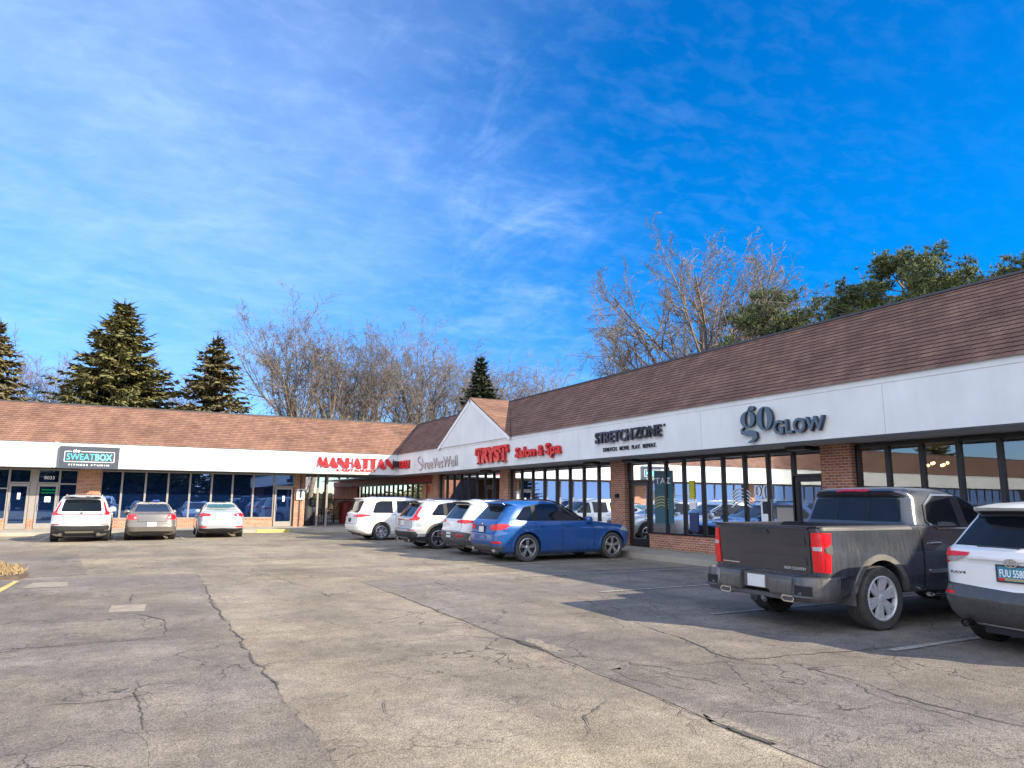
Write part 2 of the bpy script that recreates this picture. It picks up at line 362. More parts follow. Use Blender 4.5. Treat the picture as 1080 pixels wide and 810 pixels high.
# ------------------------------------------------------------------ ground
def asphalt(name, c, warm=1.0, tracks=True):
    m, nt, b = newmat(name); L = nt.links
    g = N(nt, 'ShaderNodeNewGeometry'); P = g.outputs['Position']
    def nz(s, d, r=0.6, st=(1, 1, 1)):
        mp = N(nt, 'ShaderNodeMapping'); mp.inputs['Scale'].default_value = st; L.new(P, mp.inputs[0])
        n = N(nt, 'ShaderNodeTexNoise'); n.inputs['Scale'].default_value = s; n.inputs['Detail'].default_value = d; n.inputs['Roughness'].default_value = r
        L.new(mp.outputs[0], n.inputs['Vector']); return n.outputs[0]
    def rg(v, a, b_, c_, d_):
        n = N(nt, 'ShaderNodeMapRange'); L.new(v, n.inputs[0])
        for i, q in enumerate((a, b_, c_, d_)): n.inputs[i + 1].default_value = q
        return n.outputs[0]
    def mu(a, b_):
        n = N(nt, 'ShaderNodeMath', operation='MULTIPLY'); L.new(a, n.inputs[0]); L.new(b_, n.inputs[1]); return n.outputs[0]
    f = rg(nz(0.22, 5), 0.3, 0.7, 0.74, 1.22)
    f = mu(f, rg(nz(2.4, 6, 0.7), 0.3, 0.7, 0.82, 1.16))
    f = mu(f, rg(nz(0.9, 6, 0.65, (1, 0.35, 1)), 0.3, 0.7, 0.74, 1.22))
    f = mu(f, rg(nz(0.5, 5, 0.6, (0.25, 1.4, 1)), 0.35, 0.65, 0.82, 1.14))
    f = mu(f, rg(nz(7, 6, 0.7), 0.3, 0.7, 0.84, 1.14))
    vo = N(nt, 'ShaderNodeTexVoronoi'); vo.inputs['Scale'].default_value = 95; L.new(P, vo.inputs['Vector'])
    sx = N(nt, 'ShaderNodeSeparateColor'); L.new(vo.outputs['Color'], sx.inputs[0])
    f = mu(f, rg(sx.outputs[0], 0, 1, 0.66, 1.36))
    f = mu(f, rg(nz(60, 3, 0.7), 0.3, 0.7, 0.85, 1.15))
    h = N(nt, 'ShaderNodeMix', data_type='RGBA', blend_type='MULTIPLY'); h.inputs[0].default_value = 1
    tn = N(nt, 'ShaderNodeMix', data_type='RGBA'); L.new(rg(nz(0.4, 5), 0.35, 0.65, 0.0, 1.0), tn.inputs[0]); tn.inputs[6].default_value = col(c); tn.inputs[7].default_value = (c[0] * .90, c[1] * .93, c[2] * 1.06, 1)
    L.new(tn.outputs[2], h.inputs[6]); L.new(f, h.inputs[7])
    # thin dark hairline crazing
    w = N(nt, 'ShaderNodeTexNoise'); w.inputs['Scale'].default_value = 1.3; w.inputs['Detail'].default_value = 5; L.new(P, w.inputs['Vector'])
    va = N(nt, 'ShaderNodeVectorMath', operation='SCALE'); va.inputs['Scale'].default_value = 1.1; L.new(w.outputs['Color'], va.inputs[0])
    vb = N(nt, 'ShaderNodeVectorMath', operation='ADD'); L.new(P, vb.inputs[0]); L.new(va.outputs[0], vb.inputs[1])
    v2 = N(nt, 'ShaderNodeTexVoronoi', feature='DISTANCE_TO_EDGE'); v2.inputs['Scale'].default_value = 0.75; L.new(vb.outputs[0], v2.inputs['Vector'])
    e = rg(v2.outputs['Distance'], 0.002, 0.010, 1.0, 0.0)
    e = mu(e, rg(nz(0.33, 3), 0.40, 0.55, 0.0, 0.85))
    v3 = N(nt, 'ShaderNodeTexVoronoi', feature='DISTANCE_TO_EDGE'); v3.inputs['Scale'].default_value = 2.6; L.new(vb.outputs[0], v3.inputs['Vector'])
    e3 = mu(rg(v3.outputs['Distance'], 0.004, 0.016, 1.0, 0.0), rg(nz(0.45, 4), 0.48, 0.60, 0.0, 0.7))
    mx_ = N(nt, 'ShaderNodeMath', operation='MAXIMUM'); L.new(e, mx_.inputs[0]); L.new(e3, mx_.inputs[1]); e = mx_.outputs[0]
    k = N(nt, 'ShaderNodeMix', data_type='RGBA'); L.new(e, k.inputs[0]); L.new(h.outputs[2], k.inputs[6]); k.inputs[7].default_value = (0.03, 0.027, 0.025, 1)
    # oil drips and stains
    st = rg(nz(0.8, 5, 0.6), 0.56, 0.74, 0.0, 0.55)
    k2 = N(nt, 'ShaderNodeMix', data_type='RGBA'); L.new(st, k2.inputs[0]); L.new(k.outputs[2], k2.inputs[6]); k2.inputs[7].default_value = (c[0] * 0.55, c[1] * 0.55, c[2] * 0.58, 1)
    L.new(k2.outputs[2], b.inputs['Base Color'])
    b.inputs['Roughness'].default_value = 0.88; b.inputs['Specular IOR Level'].default_value = 0.3
    bp = N(nt, 'ShaderNodeBump'); bp.inputs['Strength'].default_value = 0.55; bp.inputs['Distance'].default_value = 0.006
    L.new(vo.outputs['Distance'], bp.inputs['Height']); L.new(bp.outputs[0], b.inputs['Normal'])
    return m
M['asphalt'] = asphalt('asphalt_bleached', (0.258, 0.214, 0.147))
M['asphalt_b'] = asphalt('asphalt_grey', (0.200, 0.168, 0.127))
M['asphalt_c'] = asphalt('asphalt_stalls', (0.208, 0.176, 0.134))
M['asphalt_d'] = asphalt('asphalt_pale_patch', (0.218, 0.182, 0.135))
M['slab'] = pmat('concrete_slab', (0.265, 0.226, 0.165), 0.85, var=0.25, scale=5, bump=0.2, bscale=70)
M['crack'] = pmat('crack_dark', (0.078, 0.068, 0.058), 0.95, var=0.4, scale=20)
M['crumble'] = pmat('crumbled_asphalt', (0.215, 0.183, 0.138), 0.95, var=0.5, scale=22, bump=1.0, bscale=40)
M['stripe'] = None

g_ = MB(); g_.quad((-700, -700, 0), (700, -700, 0), (700, 700, 0), (-700, 700, 0))
tag(g_.build('parking_lot_ground', M['asphalt']), kind='structure')

def jag(pts, step=0.25, amp=0.02, rr=None):
    rr = rr or rnd; out = []
    for (a, b) in zip(pts[:-1], pts[1:]):
        d = math.hypot(b[0] - a[0], b[1] - a[1]); n = max(1, int(d / step))
        for i in range(n):
            t = i / n
            out.append((a[0] + (b[0] - a[0]) * t + (rr.uniform(-amp, amp) if i else 0), a[1] + (b[1] - a[1]) * t + (rr.uniform(-amp, amp) if i else 0)))
    out.append(pts[-1]); return out
def sheet(name, pts, z, mat, amp=0.03, step=0.3, kind='structure'):
    p = jag(pts + [pts[0]], step, amp)[:-1]
    bm = bmesh.new(); f = bm.faces.new([bm.verts.new((x, y, z)) for x, y in p])
    if f.normal.z < 0: pass
    bmesh.ops.triangulate(bm, faces=[f]); bmesh.ops.recalc_face_normals(bm, faces=bm.faces)
    for q in bm.faces:
        q.normal_update()
        if q.normal.z < 0: q.normal_flip()
    me = bpy.data.meshes.new(name); bm.to_mesh(me); bm.free()
    return tag(link_mesh(name, me, mat), kind=kind)
sheet('asphalt_patch', [(-6, -6), (1.28, -6), (1.28, 4.6), (1.28, 6.7), (1.30, 10.3), (1.36, 14), (1.45, 17.5), (-0.71, 18.05), (-2.17, 17.73), (-6, 17.4)], 0.004, M['asphalt_b'], 0.02)
sheet('asphalt_patch', [(-12, 17.6), (-2.2, 17.9), (-0.67, 18.2), (-0.95, 21.5), (-1.23, 25.05), (-4.5, 25.3), (-12, 25.6)], 0.006, M['asphalt_b'], 0.03)
sheet('asphalt_patch', [(4.0, -6), (14, -6), (13.1, 14.4), (4.25, 14.58), (4.26, 12.1), (4.2, 9.9), (4.17, 7.3), (4.1, 5.0), (4.0, 3.3)], 0.004, M['asphalt_c'], 0.025)
sheet('asphalt_patch', [(0.18, 4.3), (0.55, 4.5), (0.63, 6.0), (0.67, 8.1), (0.22, 7.6)], 0.006, M['asphalt_d'], 0.07)
sheet('concrete_slab', [(-1.6, 15.95), (-0.88, 15.92), (-0.94, 16.79), (-1.53, 16.85)], 0.009, M['slab'], 0.01)
sheet('concrete_slab', [(-0.14, 12.15), (0.32, 12.06), (0.37, 12.8), (-0.11, 12.9)], 0.0075, M['slab'], 0.01)

class Cracks:
    def __init__(s): s.mb = MB()
    def line(s, pts, w=0.014, amp=0.05, branch=0.25, z=0.0095, depth=0):
        p = jag(jag(pts, 0.22, amp * 0.8), 0.055, amp * 0.28)
        n = len(p); wv_ = .6
        L_, R_ = [], []
        for i, (x, y) in enumerate(p):
            a = p[max(0, i - 1)]; b = p[min(n - 1, i + 1)]
            dx, dy = b[0] - a[0], b[1] - a[1]; d = math.hypot(dx, dy) or 1
            wv_ = max(.12, min(1.3, (wv_ if i else .6) + rnd.uniform(-.38, .38))); ww = w * 0.50 * wv_ * min(1.0, 0.25 + 3.0 * min(i, n - 1 - i) / n)
            L_.append((x - dy / d * ww, y + dx / d * ww, z)); R_.append((x + dy / d * ww, y - dx / d * ww, z))
            if depth < 2 and rnd.random() < branch * 0.17:
                ang = math.atan2(dy, dx) + rnd.choice((-1, 1)) * rnd.uniform(0.5, 1.4); ln = rnd.uniform(0.12, 0.55)
                q = [(x, y), (x + math.cos(ang) * ln * .5, y + math.sin(ang) * ln * .5), (x + math.cos(ang + .5) * ln, y + math.sin(ang + .5) * ln)]
                s.line(q, w * 0.55, amp * 0.7, branch, z, depth + 1)
        for i in range(n - 1): s.mb.quad(R_[i], R_[i + 1], L_[i + 1], L_[i])
    def done(s): return tag(s.mb.build('asphalt_cracks', M['crack']), kind='structure')
ck = Cracks()
ck.line([(1.45, 17.3), (1.36, 14), (1.30, 12.4), (1.30, 10.3), (1.28, 8.5), (1.28, 6.7), (1.29, 5.5), (1.28, 4.0), (1.28, 2.5)], 0.020, 0.05, 0.12)
ck.line([(4.25, 14.5), (4.26, 12.1), (4.2, 9.9), (4.16, 8.2)], 0.008, 0.03, 0.05)
ck.line([(4.16, 8.2), (4.18, 7.3), (4.18, 6.5)], 0.022, 0.05, 0.3)
ck.line([(4.18, 6.5), (4.17, 5.8), (4.09, 5.05), (4.06, 4.6), (4.03, 4.2), (3.99, 3.8), (4.0, 3.2), (4.0, 1.5)], 0.020, 0.05, 0.5)
ck.line([(6.3, 8.2), (6.1, 7.2), (5.97, 6.58), (5.77, 5.95), (5.83, 5.52), (6.13, 5.19), (6.14, 4.76), (6.01, 4.19), (5.99, 3.69), (6.03, 2.6)], 0.020, 0.06, 0.3)
ck.line([(5.97, 6.2), (5.8, 5.8), (6.13, 5.67), (6.45, 5.69), (7.3, 5.5), (8.0, 5.45)], 0.018, 0.05, 0.15)
ck.line([(0.17, 11.9), (0.35, 11.57), (0.54, 11.12), (0.55, 10.25), (0.52, 9.77)], 0.022, 0.03, 0.05)
ck.line([(0.17, 14.3), (0.15, 13.6), (0.16, 13.0)], 0.03, 0.03, 0.4)
ck.line([(3.64, 5.12), (3.26, 4.87), (3.09, 4.57), (2.81, 4.27)], 0.012, 0.05, 0.4)
ck.line([(3.26, 4.87), (3.2, 5.4), (2.9, 5.9)], 0.010, 0.05, 0.3)
for k in range(5):
    yy = 9.45 + rnd.uniform(-0.35, 0.35)
    ck.line([(-2.6 + rnd.uniform(-.5, .5), yy), (-1.5, yy + rnd.uniform(-.15, .15)), (-0.4, yy + rnd.uniform(-.2, .2)), (rnd.uniform(0.3, 1.25), yy + rnd.uniform(-.2, .2))], 0.011, 0.12, 0.35)
ck.line([(-0.5, 7.05), (-0.15, 6.97), (0.09, 6.97), (0.23, 6.9)], 0.010, 0.05, 0.2)
ck.line([(0.19, 7.6), (0.19, 6.92), (0.22, 6.28), (0.27, 5.77)], 0.014, 0.04, 0.2)
ck.line([(5.78, 5.6), (5.48, 5.08), (5.68, 4.71)], 0.012, 0.05, 0.3)
for (a, b) in [((4.3, 6.9), (5.2, 5.2)), ((4.4, 6.2), (5.0, 4.6)), ((4.3, 5.6), (4.95, 5.4)), ((4.35, 5.0), (5.2, 4.9)), ((4.6, 6.5), (4.7, 5.0)), ((4.25, 4.6), (4.9, 3.9)), ((4.9, 5.9), (5.7, 5.6))]:
    ck.line([a, ((a[0] + b[0]) / 2 + rnd.uniform(-.1, .1), (a[1] + b[1]) / 2 + rnd.uniform(-.1, .1)), b], 0.010, 0.10, 0.6)
ck.line([(6.15, 4.87), (5.78, 4.04), (5.82, 3.66), (5.72, 3.0)], 0.012, 0.06, 0.35)
ck.line([(6.03, 5.11), (5.94, 4.47), (5.93, 3.97), (5.67, 3.57)], 0.014, 0.05, 0.4)
ck.line([(2.58, 18.2), (2.93, 15.4), (3.15, 12.7)], 0.012, 0.06, 0.1)
ck.line([(5.39, 14.2), (5.93, 11.8), (5.96, 9.87)], 0.010, 0.06, 0.2)
ck.line([(2.2, 4.4), (1.9, 5.4), (2.1, 6.6)], 0.006, 0.08, 0.3)
ck.line([(4.6, 30.4), (5.6, 29.6), (7.4, 30.2)], 0.03, 0.1, 0.2)
ck.line([(3.9, 27.5), (4.7, 26.6), (5.3, 26.8)], 0.04, 0.1, 0.2)
for k in range(10):
    x, y = rnd.uniform(5.2, 9), rnd.uniform(7.5, 14); a = rnd.uniform(0, 3.1); l = rnd.uniform(.5, 1.4)
    ck.line([(x, y), (x + math.cos(a) * l, y + math.sin(a) * l), (x + math.cos(a + .6) * l * 1.6, y + math.sin(a + .6) * l * 1.6)], 0.009, 0.08, 0.3)
ck.done()
# crumbled edges along the joint
def blob(name, cx, cy_, rx, ry, z, mat, rot=0.0):
    pts = []
    for k in range(22):
        t = 2 * math.pi * k / 22; q = rnd.uniform(0.6, 1.15)
        x, y = rx * q * math.cos(t), ry * q * math.sin(t)
        pts.append((cx + x * math.cos(rot) - y * math.sin(rot), cy_ + x * math.sin(rot) + y * math.cos(rot)))
    sheet(name, pts, z, mat, 0.02, 0.1)
blob('crumbled_asphalt', 4.32, 7.35, 0.16, 0.42, 0.0068, M['crumble'])
blob('crumbled_asphalt', 4.09, 4.05, 0.09, 0.42, 0.0068, M['crumble'])
blob('crumbled_asphalt', 4.5, 5.6, 0.25, 0.5, 0.0066, M['asphalt_b'])
blob('pothole', 4.22, 7.45, 0.05, 0.28, 0.0105, M['crack'])
blob('pothole', 4.03, 3.95, 0.035, 0.25, 0.0105, M['crack'])

# painted stall lines (faded)
def stripemat():
    m, nt, b = newmat('faded_stripe'); L = nt.links
    g = N(nt, 'ShaderNodeNewGeometry')
    n = N(nt, 'ShaderNodeTexNoise'); n.inputs['Scale'].default_value = 9; n.inputs['Detail'].default_value = 8; n.inputs['Roughness'].default_value = .7
    L.new(g.outputs['Position'], n.inputs['Vector'])
    r = N(nt, 'ShaderNodeMapRange'); r.inputs[1].default_value = .42; r.inputs[2].default_value = .60; L.new(n.outputs[0], r.inputs[0])
    mx = N(nt, 'ShaderNodeMix', data_type='RGBA'); L.new(r.outputs[0], mx.inputs[0]); mx.inputs[6].default_value = (.235, .205, .165, 1); mx.inputs[7].default_value = (.36, .335, .285, 1)
    L.new(mx.outputs[2], b.inputs['Base Color']); b.inputs['Roughness'].default_value = .85
    return m
M['stripe'] = stripemat()
for k in range(10):
    yy = 2.5 + 2.83 * k
    sheet('stall_line', [(7.7, yy - .05), (12.9, yy - .05), (12.9, yy + .05), (7.7, yy + .05)], 0.0125, M['stripe'], 0.008)
for k in range(9):
    xx = -10.3 + 2.47 * k
    sheet('stall_line', [(xx - .05, 31.6), (xx + .05, 31.6), (xx + .05, 36.7), (xx - .05, 36.7)], 0.0125, M['stripe'], 0.008)
sheet('stall_line', [(-1.97, 15.2), (-1.87, 15.2), (-1.79, 17.3), (-1.89, 17.35)], 0.0125, M['yellow'], 0.01)

# raised walk with kerb
def slab_prism(name, pts, z0, z1, mat, kind='structure'):
    m = MB(); m.prism(pts, lambda u, v, w: (u, v, z0 + w), z1 - z0)
    return tag(m.build(name, mat), kind=kind)
curve = [(7.2, 37.0), (8.3, 36.8), (9.5, 36.2), (10.8, 35.3), (11.9, 34.3), (12.8, 33.2), (13.2, 32.2)]
kerb_in = [(7.3, 37.16), (8.36, 36.95), (9.6, 36.34), (10.9, 35.44), (12.02, 34.42), (12.93, 33.3), (13.36, 32.24)]
slab_prism('kerb', [(-46, 37.0)] + curve + [(13.2, -15)] + [(13.36, -15)] + kerb_in[::-1] + [(-46, 37.16)], -0.05, 0.155, M['walk'])
slab_prism('sidewalk', [(-46, 37.162)] + [(x + .002, y + .002) for x, y in kerb_in] + [(13.362, -15), (15.5, -15), (15.5, 62), (8.2, 62), (8.2, 41.3), (-46, 41.3)], -0.05, 0.15, M['walk'])
sheet('kerb_paint', [(5.6, 36.996), (7.19, 36.996), (7.25, 37.15), (5.6, 37.15)], 0.159, M['yellow'], 0.004)
m = MB(); m.box((5.6, 36.975, 0.0), (7.19, 36.994, 0.157)); tag(m.build('kerb_paint', M['yellow']), kind='structure')
jo = MB()
for k in range(40):
    yy = -13 + 1.5 * k
    if yy < 32: jo.box((13.37, yy - .008, .1505), (15.0, yy + .008, .1535))
for k in range(34):
    xx = -42 + 1.5 * k
    if xx < 7: jo.box((xx - .008, 37.17, .1505), (xx + .008, 40.8, .1535))
tag(jo.build('sidewalk_joints', M['seam']), kind='structure')
# planted island at the left edge
isl = [(-7.5, 20.6), (-2.6, 20.5), (-2.1, 19.6), (-1.75, 18.3), (-1.85, 17.65), (-3.1, 17.75), (-7.5, 18.0)]
slab_prism('island_kerb', isl, -0.02, 0.07, M['soil'])
gm = MB()
for k in range(2600):
    t = rnd.random(); x = -5.6 + 3.75 * rnd.random() ** 0.8; y = rnd.uniform(17.85, 20.2)
    if x > -2.0 and y > 19.2: continue
    h = rnd.uniform(0.05, 0.22) * (1.0 if x < -2.3 else 0.5); a = rnd.uniform(0, 6.28); w = rnd.uniform(.008, .02)
    lx, ly = rnd.uniform(-.1, .1), rnd.uniform(-.1, .1)
    gm.add([(x - w * math.cos(a), y - w * math.sin(a), .07), (x + w * math.cos(a), y + w * math.sin(a), .07), (x + lx, y + ly, .07 + h)], [(0, 1, 2)])
tag(gm.build('dead_grass', M['deadgrass']), 'dead tan grass on the small kerbed island at the left edge', 'grass', kind='stuff')
M['bark_fence'] = pmat('fence_boards', (0.15, 0.115, 0.085), .9, var=.3, scale=3)
# ------------------------------------------------------------------ L-shaped shopping plaza
XR, YL, ZE, ZS, ZR, RD, DG = 13.427, 39.158, 4.191, 3.026, 6.227, 1.963, 1.738
GX, GY = XR + DG, YL + DG            # glass planes
Y0, X0 = -14.0, -76.0                # far ends of the two wings
RT = 0.17                            # thickness of fascia boards
right = thing('shop_building', 'right wing of the brick shopping plaza with white fascia, gable and shaded mauve shingle roof', 'building', (GX, 10, 0), group='wings of the shopping plaza')
left = thing('shop_building', 'left wing of the brick shopping plaza with sunlit tan shingle roof and blue shop windows', 'building', (-2, GY, 0), group='wings of the shopping plaza')
def rel(o, root):
    """parent a world-space mesh to root without moving it"""
    o.parent = root; o.matrix_parent_inverse = Matrix.Translation(-Vector(root.location)); return o
def rb(mb, name, mat, root, **k): return rel(mb.build(name, mat, None, **k), root)

# --- roofs in real stepped courses
NC = 20; TH = 0.012
nrm = Vector((-(ZR - ZE), 0, RD)).normalized()     # right wing slope normal (x,z)
def course_pts():
    """(run along rd 0..1, outward offset) zig-zag"""
    out = []
    for i in range(NC):
        out.append((i / NC, TH)); out.append(((i + 1) / NC, 0.0))
    return out
cps = course_pts()
def slope_mesh(place):
    """place(t, off, end) -> 3d point; end 0/1"""
    m = MB(); vs = []; fs = []
    for t, o in cps: vs.append(place(t, o, 0)); vs.append(place(t, o, 1))
    for i in range(len(cps) - 1): fs.append((2 * i, 2 * i + 1, 2 * i + 3, 2 * i + 2))
    m.add(vs, fs); return m
def pr(t, o, e):   # right wing
    x = XR - 0.05 + (RD + 0.05) * t + nrm.x * o; z = ZE + (ZR - ZE) * t + nrm.z * o
    return (x, Y0 if e == 0 else YL - 0.05 + (RD + 0.05) * t + nrm.x * o, z)
def pl(t, o, e):
    y = YL - 0.05 + (RD + 0.05) * t + nrm.x * o; z = ZE + (ZR - ZE) * t + nrm.z * o
    return (X0 if e == 0 else XR - 0.05 + (RD + 0.05) * t + nrm.x * o, y, z)
ro = rb(slope_mesh(pr), 'roof', M['shingle'], right)
lo = rb(slope_mesh(pl), 'roof', M['shingle'], left)
# back slope + flat roof behind the ridge
m = MB(); m.quad((XR + RD, Y0, ZR - .01), (XR + RD, YL + RD, ZR - .01), (XR + RD + 1.2, YL + RD + 1.2, 4.7), (XR + RD + 1.2, Y0, 4.7))
m.quad((XR + RD + 1.2, Y0, 4.7), (XR + RD + 1.2, YL + RD + 1.2, 4.7), (31, YL + RD + 1.2, 4.7), (31, Y0, 4.7)); rb(m, 'rear_roof', M['ridge'], right)
m = MB(); m.quad((X0, YL + RD, ZR - .01), (X0, YL + RD + .9, 4.7), (XR + RD + .9, YL + RD + .9, 4.7), (XR + RD, YL + RD, ZR - .01))
m.quad((X0, YL + RD + .9, 4.7), (X0, 52, 4.7), (8.6, 52, 4.7), (8.6, YL + RD + .9, 4.7)); m.quad((8.6, YL + RD + .9, 4.7), (8.6, 46.5, 4.7), (XR + RD + .9, 46.5, 4.7), (XR + RD + .9, YL + RD + .9, 4.7)); rb(m, 'rear_roof', M['ridge'], left)
m = MB(); m.box((XR + RD - .07, Y0, ZR - .03), (XR + RD + .10, YL + RD - .1, ZR + .022)); rb(m, 'ridge_cap', M['ridge'], right)
m = MB(); m.box((X0, YL + RD - .07, ZR - .03), (XR + RD - .1, YL + RD + .10, ZR + .022)); rb(m, 'ridge_cap', M['ridge'], left)
m = MB(); m.tube((XR - .02, YL - .02, ZE + .02), (XR + RD, YL + RD, ZR + .02), .045, .045, 6); rb(m, 'valley_flashing', M['ridge'], left)
# --- gable on the right wing
ga, gb, gapex, gx = 25.21, 32.92, 29.12, XR - 0.06
m = MB()
m.add([(gx, ga, ZE - .02), (gx, gb, ZE - .02), (gx, gapex, ZR - .04), (XR + .3, ga, ZE - .02), (XR + .3, gb, ZE - .02), (XR + .3, gapex, ZR - .04)],
      [(0, 1, 2), (3, 5, 4), (0, 2, 5, 3), (2, 1, 4, 5), (1, 0, 3, 4)])
rb(m, 'gable', M['white'], right)
m = MB()
for (yy, s) in ((ga, 1), (gb, -1)):
    up = Vector((0, -(ZR - ZE), s * (gapex - yy))); up = Vector((0, -abs(ZR - ZE) * (1 if yy == ga else -1), abs(gapex - yy))).normalized()
    o = up * .05
    a = Vector((gx - .05, yy - .06 * s, ZE - .03)); b = Vector((gx - .05, gapex, ZR)); c = Vector((XR + RD + .05, gapex, ZR)); 
    m.add([a + o, b + o, c + o, a, b, c], [(0, 1, 2), (3, 5, 4), (0, 3, 4, 1), (1, 4, 5, 2), (2, 5, 3, 0)])
rb(m, 'gable_roof', M['shingle'], right)
m = MB()
for yy in (ga, gb):   # white rake boards
    s = 1 if yy == ga else -1
    d = Vector((0, gapex - yy, ZR - ZE)).normalized(); n = Vector((0, d.z, -d.y)) if yy == ga else Vector((0, -d.z, d.y))
    n = n if n.z < 0 else -n
    a = Vector((gx - .03, yy, ZE + .0)); b = Vector((gx - .03, gapex, ZR - .02))
    m.add([a, b, b + n * .16, a + n * .16, a + Vector((.06, 0, 0)), b + Vector((.06, 0, 0)), b + n * .16 + Vector((.06, 0, 0)), a + n * .16 + Vector((.06, 0, 0))],
          [(0, 1, 2, 3), (7, 6, 5, 4), (0, 4, 5, 1), (1, 5, 6, 2), (2, 6, 7, 3), (3, 7, 4, 0)])
rb(m, 'rake_board', M['white_trim'], right)

# --- fascias
m = MB(); m.box((XR, Y0, ZS), (XR + RT, YL + .17, 4.06)); m.box((XR, Y0, 4.072), (XR + RT, YL + .17, ZE + .02)); m.box((XR + .02, Y0, 4.05), (XR + RT - .002, YL + .15, 4.08))
rb(m, 'fascia', M['white'], right)
m = MB(); m.box((X0, YL, ZS), (XR - .001, YL + RT, 4.06)); m.box((X0, YL, 4.072), (XR - .001, YL + RT, ZE + .02)); m.box((X0, YL + .02, 4.05), (XR - .002, YL + RT - .002, 4.08))
rb(m, 'fascia', M['white'], left)
for yy in (-3.6, 1.4, 9.05, 14.35, 20.3, 34.2, 36.4):
    m = MB(); m.box((XR - .0025, yy - .003, ZS + .01), (XR + .02, yy + .003, 4.05)); rb(m, 'fascia_joint', M['seam'], right)
for xx in (-12, -8.2, -4.05, 3.10, 6.7):
    m = MB(); m.box((xx - .005, YL - .0025, ZS + .01), (xx + .005, YL + .02, 4.05)); rb(m, 'fascia_joint', M['seam'], left)
m = MB(); m.box((-3.30, YL - .05, ZS), (-3.14, YL, ZE)); m.box((-9.6, YL - .03, 3.94), (-3.30, YL, 4.04)); rb(m, 'fascia_trim', M['white_trim'], left)
m = MB(); m.box((XR + .006, Y0, ZS - .04), (XR + .05, YL + .1, ZS - .002)); rb(m, 'drip_edge', M['ridge'], right)
m = MB(); m.box((X0, YL + .006, ZS - .04), (XR, YL + .05, ZS - .002)); rb(m, 'drip_edge', M['ridge'], left)
# --- soffits
m = MB(); m.box((XR + RT, Y0, ZS + .01), (GX + .3, 58, ZS + .07)); rb(m, 'soffit', M['soffit'], right)
m = MB(); m.box((X0, YL + RT, ZS + .012), (8.6, GY + .3, ZS + .068)); m.box((8.6, YL + RT, ZS + .012), (XR + RT - .002, 46.5, ZS + .068)); rb(m, 'soffit', pmat('soffit_pale', (0.34, 0.36, 0.31), .7, var=.1), left)

# --- shop fronts ----------------------------------------------------------
# local frame of a wall: P(u, w, z): u along the wall, w depth (towards inside positive)
def PR_(u, w, z): return (GX + w, u, z)
def PL_(u, w, z): return (u, GY + w, z)
def wbox(mb, P, u0, u1, w0, w1, z0, z1):
    mb.box(P(u0, w0, z0), P(u1, w1, z1))
def pane(P, root, u0, u1, z0, z1, fm, gm, fw=.045, head=None, bars=()):
    g = MB(); a = .03
    g.add([P(u0 + a, 0, z0 + a), P(u1 - a, 0, z0 + a), P(u1 - a, 0, z1 - a), P(u0 + a, 0, z1 - a)], [(0, 1, 2, 3)])
    go = rb(g, 'window', gm, root)
    f = MB()
    wbox(f, P, u0, u0 + fw, -.06, .06, z0, z1); wbox(f, P, u1 - fw, u1, -.06, .06, z0, z1)
    wbox(f, P, u0 + fw, u1 - fw, -.05, .05, z0, z0 + .06); wbox(f, P, u0 + fw, u1 - fw, -.05, .05, z1 - .07, z1)
    for zb in bars: wbox(f, P, u0 + fw, u1 - fw, -.045, .045, zb - .03, zb + .03)
    fo = f.build('frame', fm, None); fo.parent = go; fo.matrix_parent_inverse = Matrix.Identity(4)
    return go
def door(P, root, u0, u1, zt, fm, gm, handle_u, z0=.16):
    d = MB(); fw = .10
    wbox(d, P, u0, u0 + fw, -.05, .05, z0, zt); wbox(d, P, u1 - fw, u1, -.05, .05, z0, zt)
    wbox(d, P, u0 + fw, u1 - fw, -.05, .05, z0, z0 + .26); wbox(d, P, u0 + fw, u1 - fw, -.05, .05, zt - .12, zt)
    do = rb(d, 'door', fm, root)
    g = MB(); g.add([P(u0 + fw - .01, 0, z0 + .25), P(u1 - fw + .01, 0, z0 + .25), P(u1 - fw + .01, 0, zt - .11), P(u0 + fw - .01, 0, zt - .11)], [(0, 1, 2, 3)])
    go = g.build('door_glass', gm, None); go.parent = do
    h = MB(); h.tube(P(handle_u, -.10, 1.0), P(handle_u, -.10, 1.38), .016, .016, 8); h.tube(P(handle_u, -.10, 1.05), P(handle_u, -.03, 1.05), .012, .012, 6); h.tube(P(handle_u, -.10, 1.33), P(handle_u, -.03, 1.33), .012, .012, 6)
    ho = h.build('handle', M['chrome'], None); ho.parent = do
    return do
ZSILL = 0.60; ZH = ZS - .03
def bay(P, root, edges, fm, gm, doors=(), zsill=ZSILL, split=()):
    """edges: mullion positions; doors: indices of bays that hold a door"""
    for i, (a, b) in enumerate(zip(edges[:-1], edges[1:])):
        u0, u1 = min(a, b), max(a, b)
        if i in doors:
            door(P, root, u0 + .05, u1 - .05, 2.28, fm, gm, u0 + .18)
            pane(P, root, u0, u1, 2.30, ZH, fm, gm)
        else:
            pane(P, root, u0, u1, zsill, ZH, fm, gm, bars=(2.05,) if i in split else ())
def basewall(P, root, u0, u1, name='base_wall'):
    b = MB(); wbox(b, P, u0, u1, -.08, .14, .12, ZSILL - .05); rb(b, name, M['brick'], root)
    s = MB(); wbox(s, P, u0, u1, -.10, .14, ZSILL - .048, ZSILL - .002); rb(s, 'sill', M['brick'], root)
def column(P, root, u0, u1):
    b = MB(); wbox(b, P, u0, u1, -.20, .25, .12, ZS + .01); rb(b, 'brick_column', M['brick'], root)
def lin(a, b, n): return [a + (b - a) * i / n for i in range(n + 1)]

